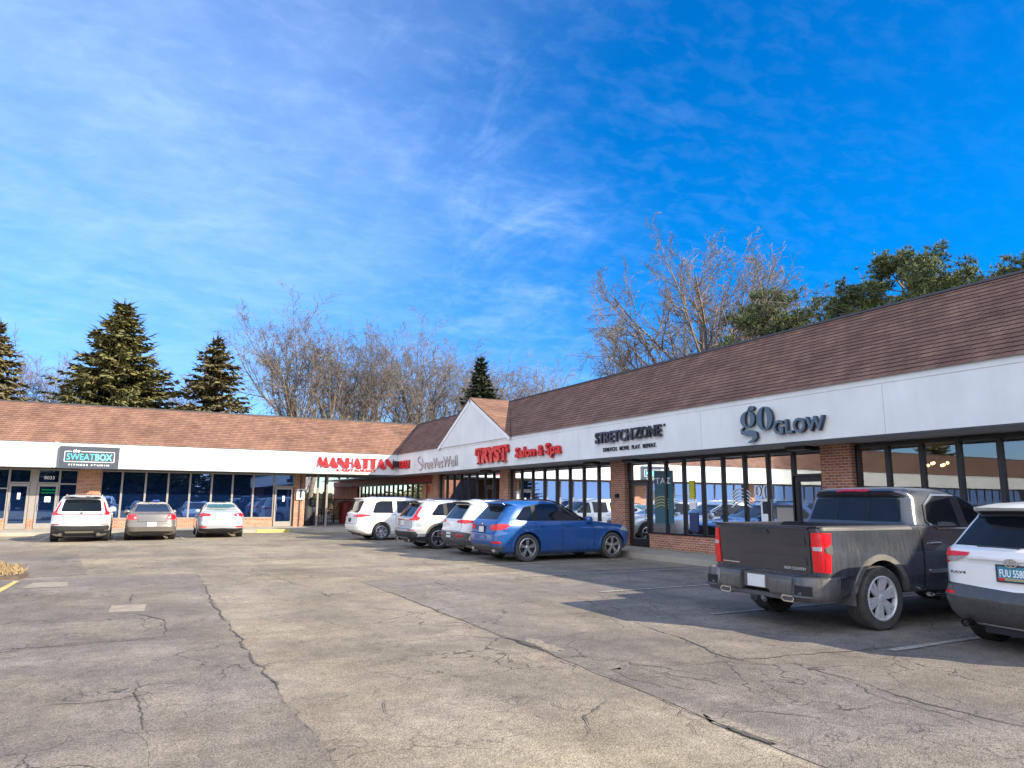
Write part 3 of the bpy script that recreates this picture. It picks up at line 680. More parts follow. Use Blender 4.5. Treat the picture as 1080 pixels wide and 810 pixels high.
# right wing
for c in ((11.0, 11.86), (19.80, 20.62), (28.42, 29.24), (36.75, 37.6), (2.2, 3.05), (-6.6, -5.75)): column(PR_, right, *c)
bay(PR_, right, [18.68 + 1.12] + [18.68] + [18.68 - (18.68 - 12.84) * i / 7 for i in range(1, 8)] + [11.86], M['bronze'], M['glass'], doors=(0, 8))
basewall(PR_, right, 12.84, 18.68)
bay(PR_, right, lin(28.42, 20.62, 8), M['bronze'], M['glass']); basewall(PR_, right, 20.62, 28.42)
bay(PR_, right, lin(36.75, 29.24, 8), M['bronze'], M['glass'], doors=(6,)); basewall(PR_, right, 31.15, 36.75); basewall(PR_, right, 29.24, 30.15)
bay(PR_, right, lin(11.0, 3.05, 10), M['bronze'], M['glass']); basewall(PR_, right, 3.05, 11.0)
bay(PR_, right, lin(2.2, -5.75, 9), M['bronze'], M['glass']); basewall(PR_, right, -5.75, 2.2)
bay(PR_, right, lin(-6.6, -14, 8), M['bronze'], M['glass']); basewall(PR_, right, -14, -6.6)
ZH_keep = ZH; ZH = 2.62
bay(PR_, right, lin(53.0, 37.6, 17), M['bronze'], M['glass']); ZH = ZH_keep; basewall(PR_, right, 37.6, 53)
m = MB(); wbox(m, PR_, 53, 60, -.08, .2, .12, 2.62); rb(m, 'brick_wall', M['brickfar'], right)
m = MB(); wbox(m, PR_, 37.6, 60, -.14, .2, 2.622, ZS + .008); rb(m, 'header_band', M['redband'], right)
# shop interiors (back wall, ceiling, floor, dividing walls)
m = MB()
m.quad((22, Y0, 0.16), (22, 58, 0.16), (22, 58, 3.0), (22, Y0, 3.0)); m.quad((GX, Y0, .16), (22, Y0, .16), (22, 58, .16), (GX, 58, .16))
m.quad((GX + .3, Y0, ZH + .02), (GX + .3, 58, ZH + .02), (22, 58, ZH + .02), (22, Y0, ZH + .02))
for yy in (Y0, 2.6, 11.4, 20.2, 28.8, 37.2, 58): m.box((GX + .3, yy - .08, .16), (22, yy + .08, ZH + .02))
rb(m, 'interior_wall', M['interior'], right)
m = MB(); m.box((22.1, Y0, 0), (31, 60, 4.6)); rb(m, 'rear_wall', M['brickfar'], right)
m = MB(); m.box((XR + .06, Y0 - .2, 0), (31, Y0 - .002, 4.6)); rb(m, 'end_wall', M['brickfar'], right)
# white half curtains and frosted lower film in the salon bay, kraft paper in the closed shop, woven blinds in the far bay
m = MB()
e = lin(28.42, 20.62, 8)
for i in range(1, 8):
    a, b = e[i + 1], e[i]
    wbox(m, PR_, a + .06, a + .40, .10, .13, .6, 2.3)
wbox(m, PR_, e[8] + .05, e[2], .08, .095, .6, 1.25)
rb(m, 'curtain', M['curtain'], right)
m = MB(); e = lin(36.75, 29.24, 8)
for i in (1, 2, 3): wbox(m, PR_, e[i + 1] + .06, e[i] - .06, .05, .06, .62, 2.85)
rb(m, 'paper_cover', M['kraft'], right)
m = MB()
for i in (4, 5, 7): wbox(m, PR_, e[i + 1] + .06, e[i + 1] + .36, .09, .11, .62, 2.75)
rb(m, 'curtain', M['curtain'], right)
m = MB(); e = lin(53, 37.6, 17)
for i in range(1, 15): wbox(m, PR_, e[i + 1] + .06, e[i] - .06, .06, .08, 1.1 + .25 * math.sin(i * 2.3), 2.5)
rb(m, 'blind', M['bamboo'], right)
m = MB(); m.box(PR_(37.75, -.13, .7), PR_(38.45, -.10, 2.55)); m.box(PR_(38.65, -.13, .7), PR_(39.35, -.10, 2.55)); rb(m, 'notice_board', M['kraft'], right)

# left wing
for c in ((-2.32, -1.33), (8.05, 8.62), (-13.1, -12.1), (-23.6, -22.6), (-34, -33)): column(PL_, left, *c)
bay(PL_, left, [-1.33, -.41, .65, 1.69, 2.72, 3.77, 4.81, 5.87, 6.96, 8.05], M['alu'], M['glassdark'], doors=(8,))
basewall(PL_, left, -1.33, 6.96)
door(PL_, left, -3.96, -3.10, 2.28, M['alu'], M['glassdark'], -3.85); pane(PL_, left, -3.98, -3.08, 2.30, ZH, M['alu'], M['glassdark'])
pane(PL_, left, -3.08, -2.32, .17, ZH, M['alu'], M['glassdark'], bars=(2.29, .9))
door(PL_, left, -5.08, -4.26, 2.28, M['alu'], M['glassdark'], -4.95); pane(PL_, left, -5.10, -4.24, 2.30, ZH, M['alu'], M['glassdark'])
m = MB(); wbox(m, PL_, -4.24, -3.98, -.04, .1, .64, ZH); rb(m, 'panel', M['alu'], left); m = MB(); wbox(m, PL_, -4.24, -3.98, -.06, .1, .12, .638); rb(m, 'base_wall', M['brick'], left)
bay(PL_, left, lin(-12.1, -5.10, 7), M['alu'], M['glassdark'], split=(5, 6)); basewall(PL_, left, -12.1, -5.10)
for a, b in ((-22.6, -13.1), (-33, -23.6), (-44, -34), (-54.5, -44), (-65, -54.5), (-76, -65)):
    bay(PL_, left, lin(a, b, 8), M['alu'], M['glassdark']); basewall(PL_, left, a, b)
m = MB()
m.quad((X0, 47, .16), (8.3, 47, .16), (8.3, 47, 3.0), (X0, 47, 3.0)); m.quad((X0, GY, .16), (8.3, GY, .16), (8.3, 47, .16), (X0, 47, .16))
m.quad((X0, GY + .3, ZH + .02), (8.3, GY + .3, ZH + .02), (8.3, 47, ZH + .02), (X0, 47, ZH + .02))
for xx in (X0, -33.5, -23, -12.6, -1.8): m.box((xx - .08, GY + .3, .16), (xx + .08, 47, ZH + .02))
rb(m, 'interior_wall', M['interiordark'], left)
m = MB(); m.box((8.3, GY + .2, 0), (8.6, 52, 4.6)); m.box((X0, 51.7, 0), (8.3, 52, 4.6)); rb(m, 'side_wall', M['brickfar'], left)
m = MB()
for x_, y_ in ((9.22, 40.3), (9.66, 40.0)):
    m2 = MB(); m2.box((x_ - .05, y_ - .05, .15), (x_ + .05, y_ + .05, ZS + .012)); rb(m2, 'support_post', M['postgrey'], left)
m2 = MB(); m2.box((11.0, 46.2, .15), (11.09, 46.3, ZS + .012)); rb(m2, 'support_post', M['postgrey'], left)
m2 = MB(); m2.tube((8.35, GY - .24, .15), (8.35, GY - .24, ZS), .035, .035, 8); rb(m2, 'downpipe', M['pipe'], left)

# --- small fixtures
def fixture(y, x, lab):
    m = MB(); m.box((x - .16, y - .30, ZS - .075), (x + .16, y + .30, ZS + .008)); m.cur = 0
    o = m.build('soffit_light', M['blackmetal']); tag(o, lab, 'light', 'black lights under the eave')
    g = MB(); g.box((x - .13, y - .26, ZS - .085), (x + .13, y + .26, ZS - .077)); g.build('lens', M['seam'], o)
fixture(12.35, GX - .35, 'black soffit light above the glass door beside the brick pier at the right')
fixture(19.25, GX - .35, 'black soffit light above the door of the shop with the black letter sign')
fixture(21.2, GX - .6, 'black soffit light in front of the last window before the middle brick pier')
fixture(29.9, GX - .6, 'farthest black soffit light, over the door near the gable')
m = MB(); m.box((XR - .34, 38.72, 3.47), (XR - .002, 39.02, 3.80)); o = m.build('flood_light', M['blackmetal']); tag(o, 'black boxy floodlight in the inner corner of the white fascia', 'light')
m = MB(); m.box((XR - .33, 38.70, 3.44), (XR - .05, 39.04, 3.468)); m.build('visor', M['blackmetal'], o)
m = MB(); m.box((GX - .29, 20.12, 1.76), (GX - .202, 20.26, 1.90)); m.tube((GX - .31, 20.19, 1.80), (GX - .25, 20.19, 1.86), .05, .05, 8)
tag(m.build('wall_lamp', M['blackmetal']), 'small black lamp box fixed to the middle brick pier', 'lamp')
pq = MB(); pq.box((8.14, GY - .30, 1.60), (8.56, GY - .27, 2.20)); o = pq.build('notice_plaque', M['letterwhite']); tag(o, 'white plaque with dark figure on the end brick pier beside the passage', 'sign')
pq = MB(); pq.box((8.30, GY - .304, 1.70), (8.42, GY - .301, 2.05)); pq.box((8.27, GY - .304, 2.07), (8.45, GY - .301, 2.14)); pq.build('symbol', M['signblack'], o)

# --- passage clutter, fence, house behind
fn = thing('iron_fence', 'black iron picket fence closing the passage under the corner', 'fence', (12, 47, 0))
for i in range(5):
    x = 8.75 + i * 1.55; p = MB(); p.box((x - .03, 46.97, .15), (x + .03, 47.03, 1.75)); rb(p, 'post', M['blackmetal'], fn)
p = MB()
for z in (.35, 1.6): p.box((8.75, 46.98, z), (15.0, 47.02, z + .04))
rb(p, 'rail', M['blackmetal'], fn)
p = MB()
for i in range(60): p.box((8.8 + i * .104, 46.99, .2), (8.82 + i * .104, 47.01, 1.7))
rb(p, 'pickets', M['blackmetal'], fn)
def binn(x, y, r, h, mat, name, lab, cat):
    t = thing(name, lab, cat, (x, y, .15))
    b = MB(); n = 20
    prof = [(0, 0), (r * .82, 0), (r * .86, .05), (r, h * .9), (r, h)]
    vs = []; fs = []
    for k in range(n):
        a = 2 * math.pi * k / n
        for q, z in prof: vs.append((q * math.cos(a), q * math.sin(a), z))
    P_ = len(prof)
    for k in range(n):
        k2 = (k + 1) % n
        for i in range(P_ - 1): fs.append((k * P_ + i, k2 * P_ + i, k2 * P_ + i + 1, k * P_ + i + 1))
    b.add(vs, fs); b.build('bin_body', mat, t, smooth=True, angle=40)
    l = MB(); l.tube((0, 0, h), (0, 0, h + .05), r * 1.06, r * 1.06, n); l.tube((0, 0, h + .05), (0, 0, h + .16), r * .95, r * .35, n); l.build('lid', mat, t)
binn(8.98, 41.6, .28, .95, M['bin'], 'trash_bin', 'dark trash bin beside the end brick pier of the passage', 'bin')
binn(9.45, 42.0, .27, .95, M['bin'], 'trash_bin', 'dark trash bin between the thin posts of the passage', 'bin')
binn(12.0, 44.6, .42, 1.25, M['barrel'], 'barrel', 'red barrel standing in front of the iron fence in the passage', 'barrel')
binn(13.1, 45.2, .30, 1.0, M['barrel'], 'barrel', 'smaller red barrel behind the rear of the white minivan', 'barrel')
wf = thing('added_fence', 'added board fence hiding the bright horizon far behind the passage', 'fence', (-4, 76, 0))  # added to block the bright horizon mirrored in the far bay's glass
for i in range(23):
    x = -30 + i * 2.4; p = MB(); p.box((x - .06, 75.9, 0), (x + .06, 76.02, 2.4)); rb(p, 'post', M['bark_fence'], wf)
p = MB()
for i in range(330): x = -30 + i * .16; p.box((x + .006, 76.03, .05), (x + .154, 76.055, 2.25 + .05 * math.sin(i * 1.7)))
rb(p, 'boards', M['bark_fence'], wf)
def chair(x, y, rot, lab):
    t = thing('patio_chair', lab, 'chair', (x, y, .15), rot, 'patio chairs in the passage')
    s = MB(); s.box((-.22, -.22, .43), (.22, .22, .46)); s.build('seat', M['blackmetal'], t)
    b = MB(); b.box((-.22, .20, .46), (-.18, .23, .9)); b.box((.18, .20, .46), (.22, .23, .9)); b.box((-.22, .2, .84), (.22, .23, .9)); b.box((-.18, .2, .62), (.18, .23, .66)); b.build('backrest', M['blackmetal'], t)
    for sx_ in (-1, 1):
        for sy_ in (-1, 1): l = MB(); l.tube((sx_ * .19, sy_ * .19, .43), (sx_ * .22, sy_ * .22, 0), .014, .012, 6); l.build('leg', M['blackmetal'], t)
chair(10.3, 44.0, .3, 'black metal patio chair near the thin posts in the passage')
chair(11.1, 44.9, 2.6, 'black metal patio chair turned beside the red barrel')
hs_ = thing('house', 'pale gabled house far behind the passage', 'house', (17, 84, 0))
w_ = MB(); w_.box((11.5, 82, 0), (18.3, 90, 4.6)); w_.add([(11.5, 82, 4.6), (18.3, 82, 4.6), (14.9, 82, 7.2), (11.5, 90, 4.6), (18.3, 90, 4.6), (14.9, 90, 7.2)], [(0, 1, 2), (4, 3, 5)]); rb(w_, 'wall', M['housewhite'], hs_)
w_ = MB(); w_.quad((11.2, 81.7, 4.5), (14.9, 81.7, 7.3), (14.9, 90.3, 7.3), (11.2, 90.3, 4.5)); w_.quad((18.6, 81.7, 4.5), (18.6, 90.3, 4.5), (14.9, 90.3, 7.3), (14.9, 81.7, 7.3)); rb(w_, 'roof', M['houseroof'], hs_)
for x in (12.6, 15.6):
    w_ = MB(); w_.box((x, 81.96, 1.6), (x + 1.1, 81.998, 3.0)); rb(w_, 'window', M['carglass'], hs_)
# window dressings that can be lifted away
def poster(u0, u1, z0, z1, mat, lab, P=PR_, w=-.014, name='poster', cat='poster', group=None):
    m = MB(); wbox(m, P, u0, u1, w, w + .006, z0, z1); o = m.build(name, mat); return tag(o, lab, cat, group)
# ------------------------------------------------------------------ lettering
def text_mesh(body, extrude, offset=0.0, shear=0.0, space=1.0):
    cu = bpy.data.curves.new('txt', 'FONT'); cu.body = body; cu.extrude = extrude; cu.offset = offset
    cu.shear = shear; cu.space_character = space; cu.resolution_u = 3
    o = bpy.data.objects.new('txt', cu); C.objects.link(o)
    dg = bpy.context.evaluated_depsgraph_get(); me = bpy.data.meshes.new_from_object(o.evaluated_get(dg))
    bpy.data.objects.remove(o); bpy.data.curves.remove(cu); me.materials.clear(); return me
def bbox(me):
    xs = [v.co.x for v in me.vertices]; ys = [v.co.y for v in me.vertices]
    return min(xs), max(xs), min(ys), max(ys)
def fit(me, x0, x1, y0, y1):
    a, b, c, d = bbox(me)
    for v in me.vertices:
        v.co.x = x0 + (v.co.x - a) / (b - a) * (x1 - x0); v.co.y = y0 + (v.co.y - c) / (d - c) * (y1 - y0)
def sidemat(me, mats):
    me.materials.clear()
    for m in mats: me.materials.append(m)
    if len(mats) > 1:
        for p in me.polygons: p.material_index = 0 if abs(p.normal.z) > 0.7 else 1
def ring_mesh(loops, extrude, res=None):
    cu = bpy.data.curves.new('shape', 'CURVE'); cu.dimensions = '2D'; cu.fill_mode = 'BOTH'; cu.extrude = extrude
    for lp in loops:
        s = cu.splines.new('POLY'); s.points.add(len(lp) - 1); s.use_cyclic_u = True
        for p, (x, y) in zip(s.points, lp): p.co = (x, y, 0, 1)
    o = bpy.data.objects.new('shape', cu); C.objects.link(o)
    dg = bpy.context.evaluated_depsgraph_get(); me = bpy.data.meshes.new_from_object(o.evaluated_get(dg))
    bpy.data.objects.remove(o); bpy.data.curves.remove(cu); me.materials.clear(); return me
def ell(cx, cy_, rx, ry, n=28, rot=0.0):
    out = []
    for k in range(n):
        t = 2 * math.pi * k / n; x, y = rx * math.cos(t), ry * math.sin(t)
        out.append((cx + x * math.cos(rot) - y * math.sin(rot), cy_ + x * math.sin(rot) + y * math.cos(rot)))
    return out
def poly_mesh(polys, extrude):
    m = MB()
    for p in polys:
        a = sum(p[i][0] * p[(i + 1) % len(p)][1] - p[(i + 1) % len(p)][0] * p[i][1] for i in range(len(p)))
        m.prism(p if a > 0 else p[::-1], lambda u, v, w: (u, v, w - extrude), 2 * extrude)
    me = bpy.data.meshes.new('poly'); me.from_pydata(m.v, [], m.f); me.update(); return me
def sign_root(name, label, wing, u, z, proud=.0):
    """sign frame: local x to the right as read, y up, z towards the reader"""
    o = bpy.data.objects.new(name, None); C.objects.link(o); o.empty_display_size = .3
    if wing == 'R': o.matrix_world = Matrix(((0, 0, -1, XR - proud), (-1, 0, 0, u), (0, 1, 0, z), (0, 0, 0, 1)))
    else: o.matrix_world = Matrix(((1, 0, 0, u), (0, 0, -1, YL - proud), (0, 1, 0, z), (0, 0, 0, 1)))
    return tag(o, label, 'sign', 'shop signs on the white fascia')
def put(me, root, name, mats, z):
    sidemat(me, mats)
    for v in me.vertices: v.co.z += z
    return link_mesh_keep(name, me, root)
def link_mesh_keep(name, me, root):
    o = bpy.data.objects.new(name, me); C.objects.link(o); o.parent = root; return o

RED = [M['signred'], M['signredside']]
# --- slate blue serif sign at the right
s = sign_root('shop_sign', 'slate blue serif channel letters on the fascia above the brick pier and pickup truck', 'R', 12.85, 3.03)
# o: thick-thin oval, g: double-storey with ear and tail
def sq(me):
    for v in me.vertices: v.co.y = .06 + (v.co.y + .175) * .80
    return me
me = ring_mesh([ell(.80, .50, .245, .36), ell(.80, .50, .085, .325)], .04); sq(me); put(me, s, 'letter', [M['signslate'], M['signslateside']], .09)
me = ring_mesh([ell(.27, .53, .235, .255), ell(.27, .53, .085, .225)], .04); sq(me); put(me, s, 'letter', [M['signslate'], M['signslateside']], .09)
def band(path, widths):
    l, r = [], []
    for i, (x, y) in enumerate(path):
        a = path[max(0, i - 1)]; b = path[min(len(path) - 1, i + 1)]; dx, dy = b[0] - a[0], b[1] - a[1]; d = math.hypot(dx, dy)
        w = widths[i] / 2; l.append((x - dy / d * w, y + dx / d * w)); r.append((x + dy / d * w, y - dx / d * w))
    return [[l[i], l[i + 1], r[i + 1], r[i]] for i in range(len(path) - 1)]
tail = band([(.13, .30), (.06, .22), (.08, .14), (.2, .115), (.36, .11), (.47, .06), (.49, -.03), (.42, -.13), (.26, -.175)], [.03, .07, .12, .15, .16, .17, .14, .09, .03])
ear = [ell(.40, .86, .10, .075)]
put(sq(poly_mesh(tail, .04)), s, 'letter_tail', [M['signslate'], M['signslateside']], .09); put(sq(poly_mesh([[(.28, .74), (.36, .80), (.34, .88), (.26, .80)]] + ear, .04)), s, 'letter_ear', [M['signslate'], M['signslateside']], .09)
me = text_mesh('GLOW', .05, .025, space=1.06); fit(me, 1.06, 2.47, .18, .52); put(me, s, 'letter', [M['signslate'], M['signslateside']], .09)
# --- black condensed sign
s = sign_root('shop_sign', 'black condensed block letters with a small tagline on the fascia over the middle pier', 'R', 19.2, 3.2)
me = text_mesh('STRETCH', .04, .022, space=1.0); fit(me, .02, 1.98, .28, .65); put(me, s, 'letters', [pmat('sign_face_slate', (.05, .05, .075), .35), M['signblack']], .08)
me = text_mesh('ZONE', .04, .022, space=1.0); fit(me, 2.06, 3.32, .30, .65); put(me, s, 'letters', [M['signblack'], M['signblack']], .08)
me = text_mesh('®', .01); fit(me, 3.36, 3.44, .58, .66); put(me, s, 'mark', [M['signblack']], .03)
me = text_mesh('STRETCH.  MOVE.  PLAY.  REPEAT.', .012, .010, space=1.0); fit(me, .36, 3.02, .01, .135); put(me, s, 'tagline', [M['signblack']], .03)
# --- red salon sign
s = sign_root('shop_sign', 'red ornate channel letters on the fascia to the right of the gable', 'R', 28.4, 3.19)
me = text_mesh('RYS', .05, .055, space=.92); fit(me, .68, 2.38, .02, .70); put(me, s, 'letters', RED, .09)
def tee(x0, w):
    return [[(x0 + w * .36, .0), (x0 + w * .64, .0), (x0 + w * .62, .62), (x0 + w * .38, .62)], [(x0 + w * .24, .0), (x0 + w * .76, .0), (x0 + w * .76, .06), (x0 + w * .24, .06)],
            [(x0, .70), (x0 + w, .70), (x0 + w, .53), (x0 + w * .86, .58), (x0 + w * .14, .58), (x0, .53)], ell(x0 + w * .08, .47, .10, .10, 14), ell(x0 + w * .92, .47, .10, .10, 14)]
put(poly_mesh(tee(.02, .72), .05), s, 'letter', RED, .09); put(poly_mesh(tee(2.36, .70), .05), s, 'letter', RED, .09)
def serif_text(body, x0, x1, y0, y1, sx=.035):
    me = text_mesh(body, .05, .030, space=1.06); fit(me, x0, x1, y0, y1); return me
put(serif_text('Salon', 3.72, 5.28, .10, .52), s, 'letters', RED, .09)
put(serif_text('&', 5.48, 5.88, .10, .50), s, 'letters', RED, .09)
put(serif_text('Spa', 6.05, 7.08, -.02, .54), s, 'letters', RED, .09)
# --- thin script sign left of the gable
s = sign_root('shop_sign', 'faded thin letters with a small swirl logo on the fascia left of the gable foot', 'R', 36.0, 3.12)
sw = band([(.55, .80), (.28, .70), (.22, .55), (.5, .45), (.82, .32), (.9, .18), (.62, .06), (.3, .10)], [.03, .05, .06, .06, .06, .05, .04, .02]) + band([(.75, .72), (.95, .5), (1.05, .2)], [.02, .05, .02])
put(poly_mesh(sw, .012), s, 'logo', [pmat('faded_maroon', (.34, .20, .23), .5)], .03)
me = text_mesh('reeVesWell', .02, .001, space=1.08); fit(me, 1.25, 5.45, .10, .60); put(me, s, 'letters', [M['silverletter'], pmat('silver_side', (.36, .32, .31), .5)], .04)
# --- red deli letters on the right wing corner
s = sign_root('shop_sign', 'four red letters on the shaded fascia right of the corner floodlight', 'R', 38.55, 3.36)
me = text_mesh('DELI', .04, .04, space=.95); fit(me, .0, 1.52, .0, .44); put(me, s, 'letters', RED, .06)
# --- red art-deco sign on the left wing
s = sign_root('shop_sign', 'wide red art deco letters over smaller red letters on the fascia above the passage', 'L', 8.86, 3.17)
def deco(ch, x, w, h, y):
    def q(pts): return [(x + a * w, y + b * h) for a, b in pts]
    t = .10
    if ch == 'M': return [q([(.10, 1), (.30, 1), (.56, .22), (.40, 0), (.20, .35)]), q([(.66, 1), (.80, 1), (1.0, 0), (.64, 0)]), q([(0, 0), (.05, 0), (.14, 1), (.10, 1)]), q([(.40, 0), (.46, 0), (.70, 1), (.66, 1)])]
    if ch == 'A': return [q([(.36, 1), (.56, 1), (1.0, 0), (.46, 0), (.28, .55)]), q([(0, 0), (.06, 0), (.40, 1), (.36, 1)]), q([(.1, .22), (.5, .22), (.5, .28), (.1, .28)])]
    if ch == 'N': return [q([(.0, 1), (.34, 1), (.94, .32), (.94, 0), (.76, 0), (.0, .62)]), q([(0, 0), (.05, 0), (.05, 1), (0, 1)]), q([(.95, 0), (1, 0), (1, 1), (.95, 1)])]
    if ch == 'H': return [q([(.0, 0), (.42, 0), (.42, 1), (.0, 1)]), q([(.42, .5), (.9, .5), (.9, .56), (.42, .56)]), q([(.9, 0), (.96, 0), (.96, 1), (.9, 1)])]
    if ch == 'T': return [q([(.0, .92), (1, .92), (1, 1), (0, 1)]), q([(.25, 0), (.75, 0), (.75, .92), (.25, .92)])]
ps = []; x = 0.0
for ch, w in zip('MANHATTAN', (.62, .50, .46, .40, .50, .44, .44, .50, .46)):
    ps += deco(ch, x, w, .56, .155 if False else .19); x += w
k = 4.30 / x
ps = [[(a * k, b) for a, b in p] for p in ps]
put(poly_mesh(ps, .04), s, 'letters', RED, .06)
me = text_mesh('& RESTAURANT', .02, .014, space=1.1); fit(me, 1.05, 3.28, 0, .13); put(me, s, 'letters', RED, .04)
# --- slate box sign with teal letters
s = sign_root('box_sign', 'dark slate box sign with teal and white lettering over the left brick pier', 'L', -3.06, 2.99, 0.0)
m = MB(); m.box((0, 0, .002), (2.44, 1.03, .22)); m.build('cabinet', M['signbox'], s)
m = MB()
for a, b in (((.20, .30), (2.25, .325)), ((.20, .30), (.225, .80)), ((2.225, .30), (2.25, .80)), ((.20, .775), (.48, .80)), ((.86, .775), (2.25, .80))): m.box((a[0], a[1], .22), (b[0], b[1], .228))
m.build('border_line', M['letterwhite'], s)
me = text_mesh('SWEAT', .006, .004); fit(me, .30, 1.42, .39, .69); put(me, s, 'letters', [M['teal']], .23)
me = text_mesh('BOX', .006, .026); fit(me, 1.45, 2.16, .385, .695); put(me, s, 'letters', [pmat('bright_teal', (.18, .80, .82), .4)], .23)
me = text_mesh('the', .005, .012, shear=.35); fit(me, .53, .82, .74, .90); put(me, s, 'letters', [M['letterwhite']], .23)
me = text_mesh('FITNESS STUDIO', .005, .022, space=1.45); fit(me, .40, 2.06, .125, .205); put(me, s, 'letters', [M['letterwhite']], .23)

# --- window graphics ------------------------------------------------------
def on_glass(body, root_label, u, z, w, h, mat, P='R', shear=0.0, off=.01, name='window_lettering', proud=.065):
    o = bpy.data.objects.new(name, None); C.objects.link(o); o.empty_display_size = .1
    if P == 'R': o.matrix_world = Matrix(((0, 0, -1, GX - proud + .035), (-1, 0, 0, u), (0, 1, 0, z), (0, 0, 0, 1)))
    else: o.matrix_world = Matrix(((1, 0, 0, u), (0, 0, -1, GY - proud + .035), (0, 1, 0, z), (0, 0, 0, 1)))
    tag(o, root_label, 'lettering', 'lettering on the shop glass')
    if body:
        me = text_mesh(body, .002, off, shear=shear); fit(me, 0, w, 0, h); put(me, o, 'letters', [mat], 0)
    return o
p = poster(17.55, 18.45, .95, 2.62, M['posterdark'], 'large dark teal poster with white letters in the window right of the glass door')
m = MB()
for k in range(3):
    a = [(math.cos(t) , math.sin(t)) for t in [math.pi * (.15 + .7 * i / 14) for i in range(15)]]
o = on_glass('TA', 'white letters on the teal poster right of the glass door', 18.38, 2.2, .50, .20, M['letterwhite'])
me = text_mesh('Z', .002, .03); fit(me, .54, .74, .0, .20); put(me, o, 'letters', [M['letterwhite']], 0)
def arcs(label, u, z, w, h, n, mat, name='window_decal', thick=.028):
    o = on_glass(None, label, u, z, w, h, mat, name=name); o['category'] = 'decal'; del o['group']
    ps = []
    for k in range(n):
        path = [(w * i / 12, h * k / max(1, n - 1) * .62 + h * .38 * math.sin(math.pi * (i / 12 * .75 + .12))) for i in range(13)]
        ps += band(path, [thick] * 13)
    put(poly_mesh(ps, .002), o, 'arcs', [mat], 0); return o
arcs('gold wavy lines on the teal poster beside the glass door', 18.45, 1.35, .70, .45, 4, pmat('gold_line', (.45, .40, .12), .5), thick=.03)
arcs('white arc decal on the window behind the truck tailgate', 15.05, 1.40, .72, .62, 5, M['letterwhite'])
poster(16.56, 16.80, 1.72, 2.28, M['posteryellow'], 'yellow poster taped on the shop window', w=-.022)
poster(16.45, 16.82, .75, 1.30, pmat('poster_navy', (.03, .045, .12), .5), 'dark blue poster low in the window under the yellow one', w=-.022)
poster(16.50, 16.80, 1.42, 1.62, M['letterwhite'], 'white notice sheet below the yellow poster', w=-.022)
pf = poster(13.62, 13.98, 1.02, 1.72, M['letterwhite'], 'white framed notice with a dark panel in the window beyond the truck bed', w=-.03, name='notice_board', cat='notice')
m = MB(); wbox(m, PR_, 13.68, 13.92, -.034, -.031, 1.33, 1.66); m.build('panel', M['signblack'], pf)
o = on_glass(None, 'white serif letters on the glass above the framed notice', 14.22, 1.66, .5, .4, M['letterwhite'])
put(ring_mesh([ell(.14, .28, .12, .15), ell(.14, .28, .05, .13)], .002), o, 'letter', [M['letterwhite']], 0)
put(ring_mesh([ell(.44, .25, .13, .20), ell(.44, .25, .05, .18)], .002), o, 'letter', [M['letterwhite']], 0)
put(poly_mesh(band([(.08, .13), (.04, .08), (.2, .05), (.28, 0), (.2, -.08), (.05, -.08)], [.02, .05, .06, .06, .04, .02]), .002), o, 'letter_tail', [M['letterwhite']], 0)
poster(12.92, 13.45, .95, 1.5, M['interior'], 'pale paper sheet in the window left of the right glass door', w=-.02)
bl = thing('ceiling_lamp', 'small cluster of warm glowing bulbs seen through the window behind the truck cab', 'lamp', (17.2, 10.31, 2.55))
for k in range(6):
    m = MB(); a = k * 1.05; m.lathe_y([(0.001, -.04), (.03, -.02), (.04, 0), (.03, .02), (.001, .04)], 8); ob = m.build('bulb', M['bulb'], bl); ob.location = (.16 * math.cos(a), .22 * math.sin(a), .05 * (k % 2))
m = MB(); m.tube((0, 0, .05), (0, 0, .50), .01, .01, 6); m.build('stem', M['blackmetal'], bl)
# left wing door graphics
on_glass('8033', 'white house number above the teal glass door at the left', -3.72, 2.50, .42, .16, M['letterwhite'], P='L')
gl = thing('neon_sign', 'green glowing script sign inside the left glass door', 'sign', (-3.5, GY + .08, 1.9))
m = MB()
for k in range(2):
    pth = [(-.30 + .05 * i, 0, .10 - .14 * k + .035 * math.sin(i * 2.1 + k)) for i in range(13)]
    for a, b in zip(pth[:-1], pth[1:]): m.tube(a, b, .016, .016, 6)
m.build('neon_tube', M['neon'], gl)
poster(-3.62, -3.38, 1.42, 1.68, M['letterwhite'], 'small white sheet on the left glass door under the green sign', P=PL_, w=-.02)
poster(-4.72, -4.60, 1.55, 1.85, M['letterwhite'], 'narrow white sticker on the leftmost glass door', P=PL_, w=-.02)
poster(7.44, 7.56, 1.50, 1.80, M['letterwhite'], 'narrow white sticker on the glass door beside the passage', P=PL_, w=-.02)
poster(1.05, 1.35, 1.35, 1.55, M['posterblue'], 'small blue sticker on the window above the tan sedan', P=PL_, w=-.02)
poster(38.05, 38.4, 2.0, 2.5, M['posterred'], 'orange red poster on the tan board by the far brick pier', w=-.16)
poster(37.8, 38.3, 1.2, 1.7, M['posterred'], 'lower orange red poster on the tan board by the far brick pier', w=-.16)
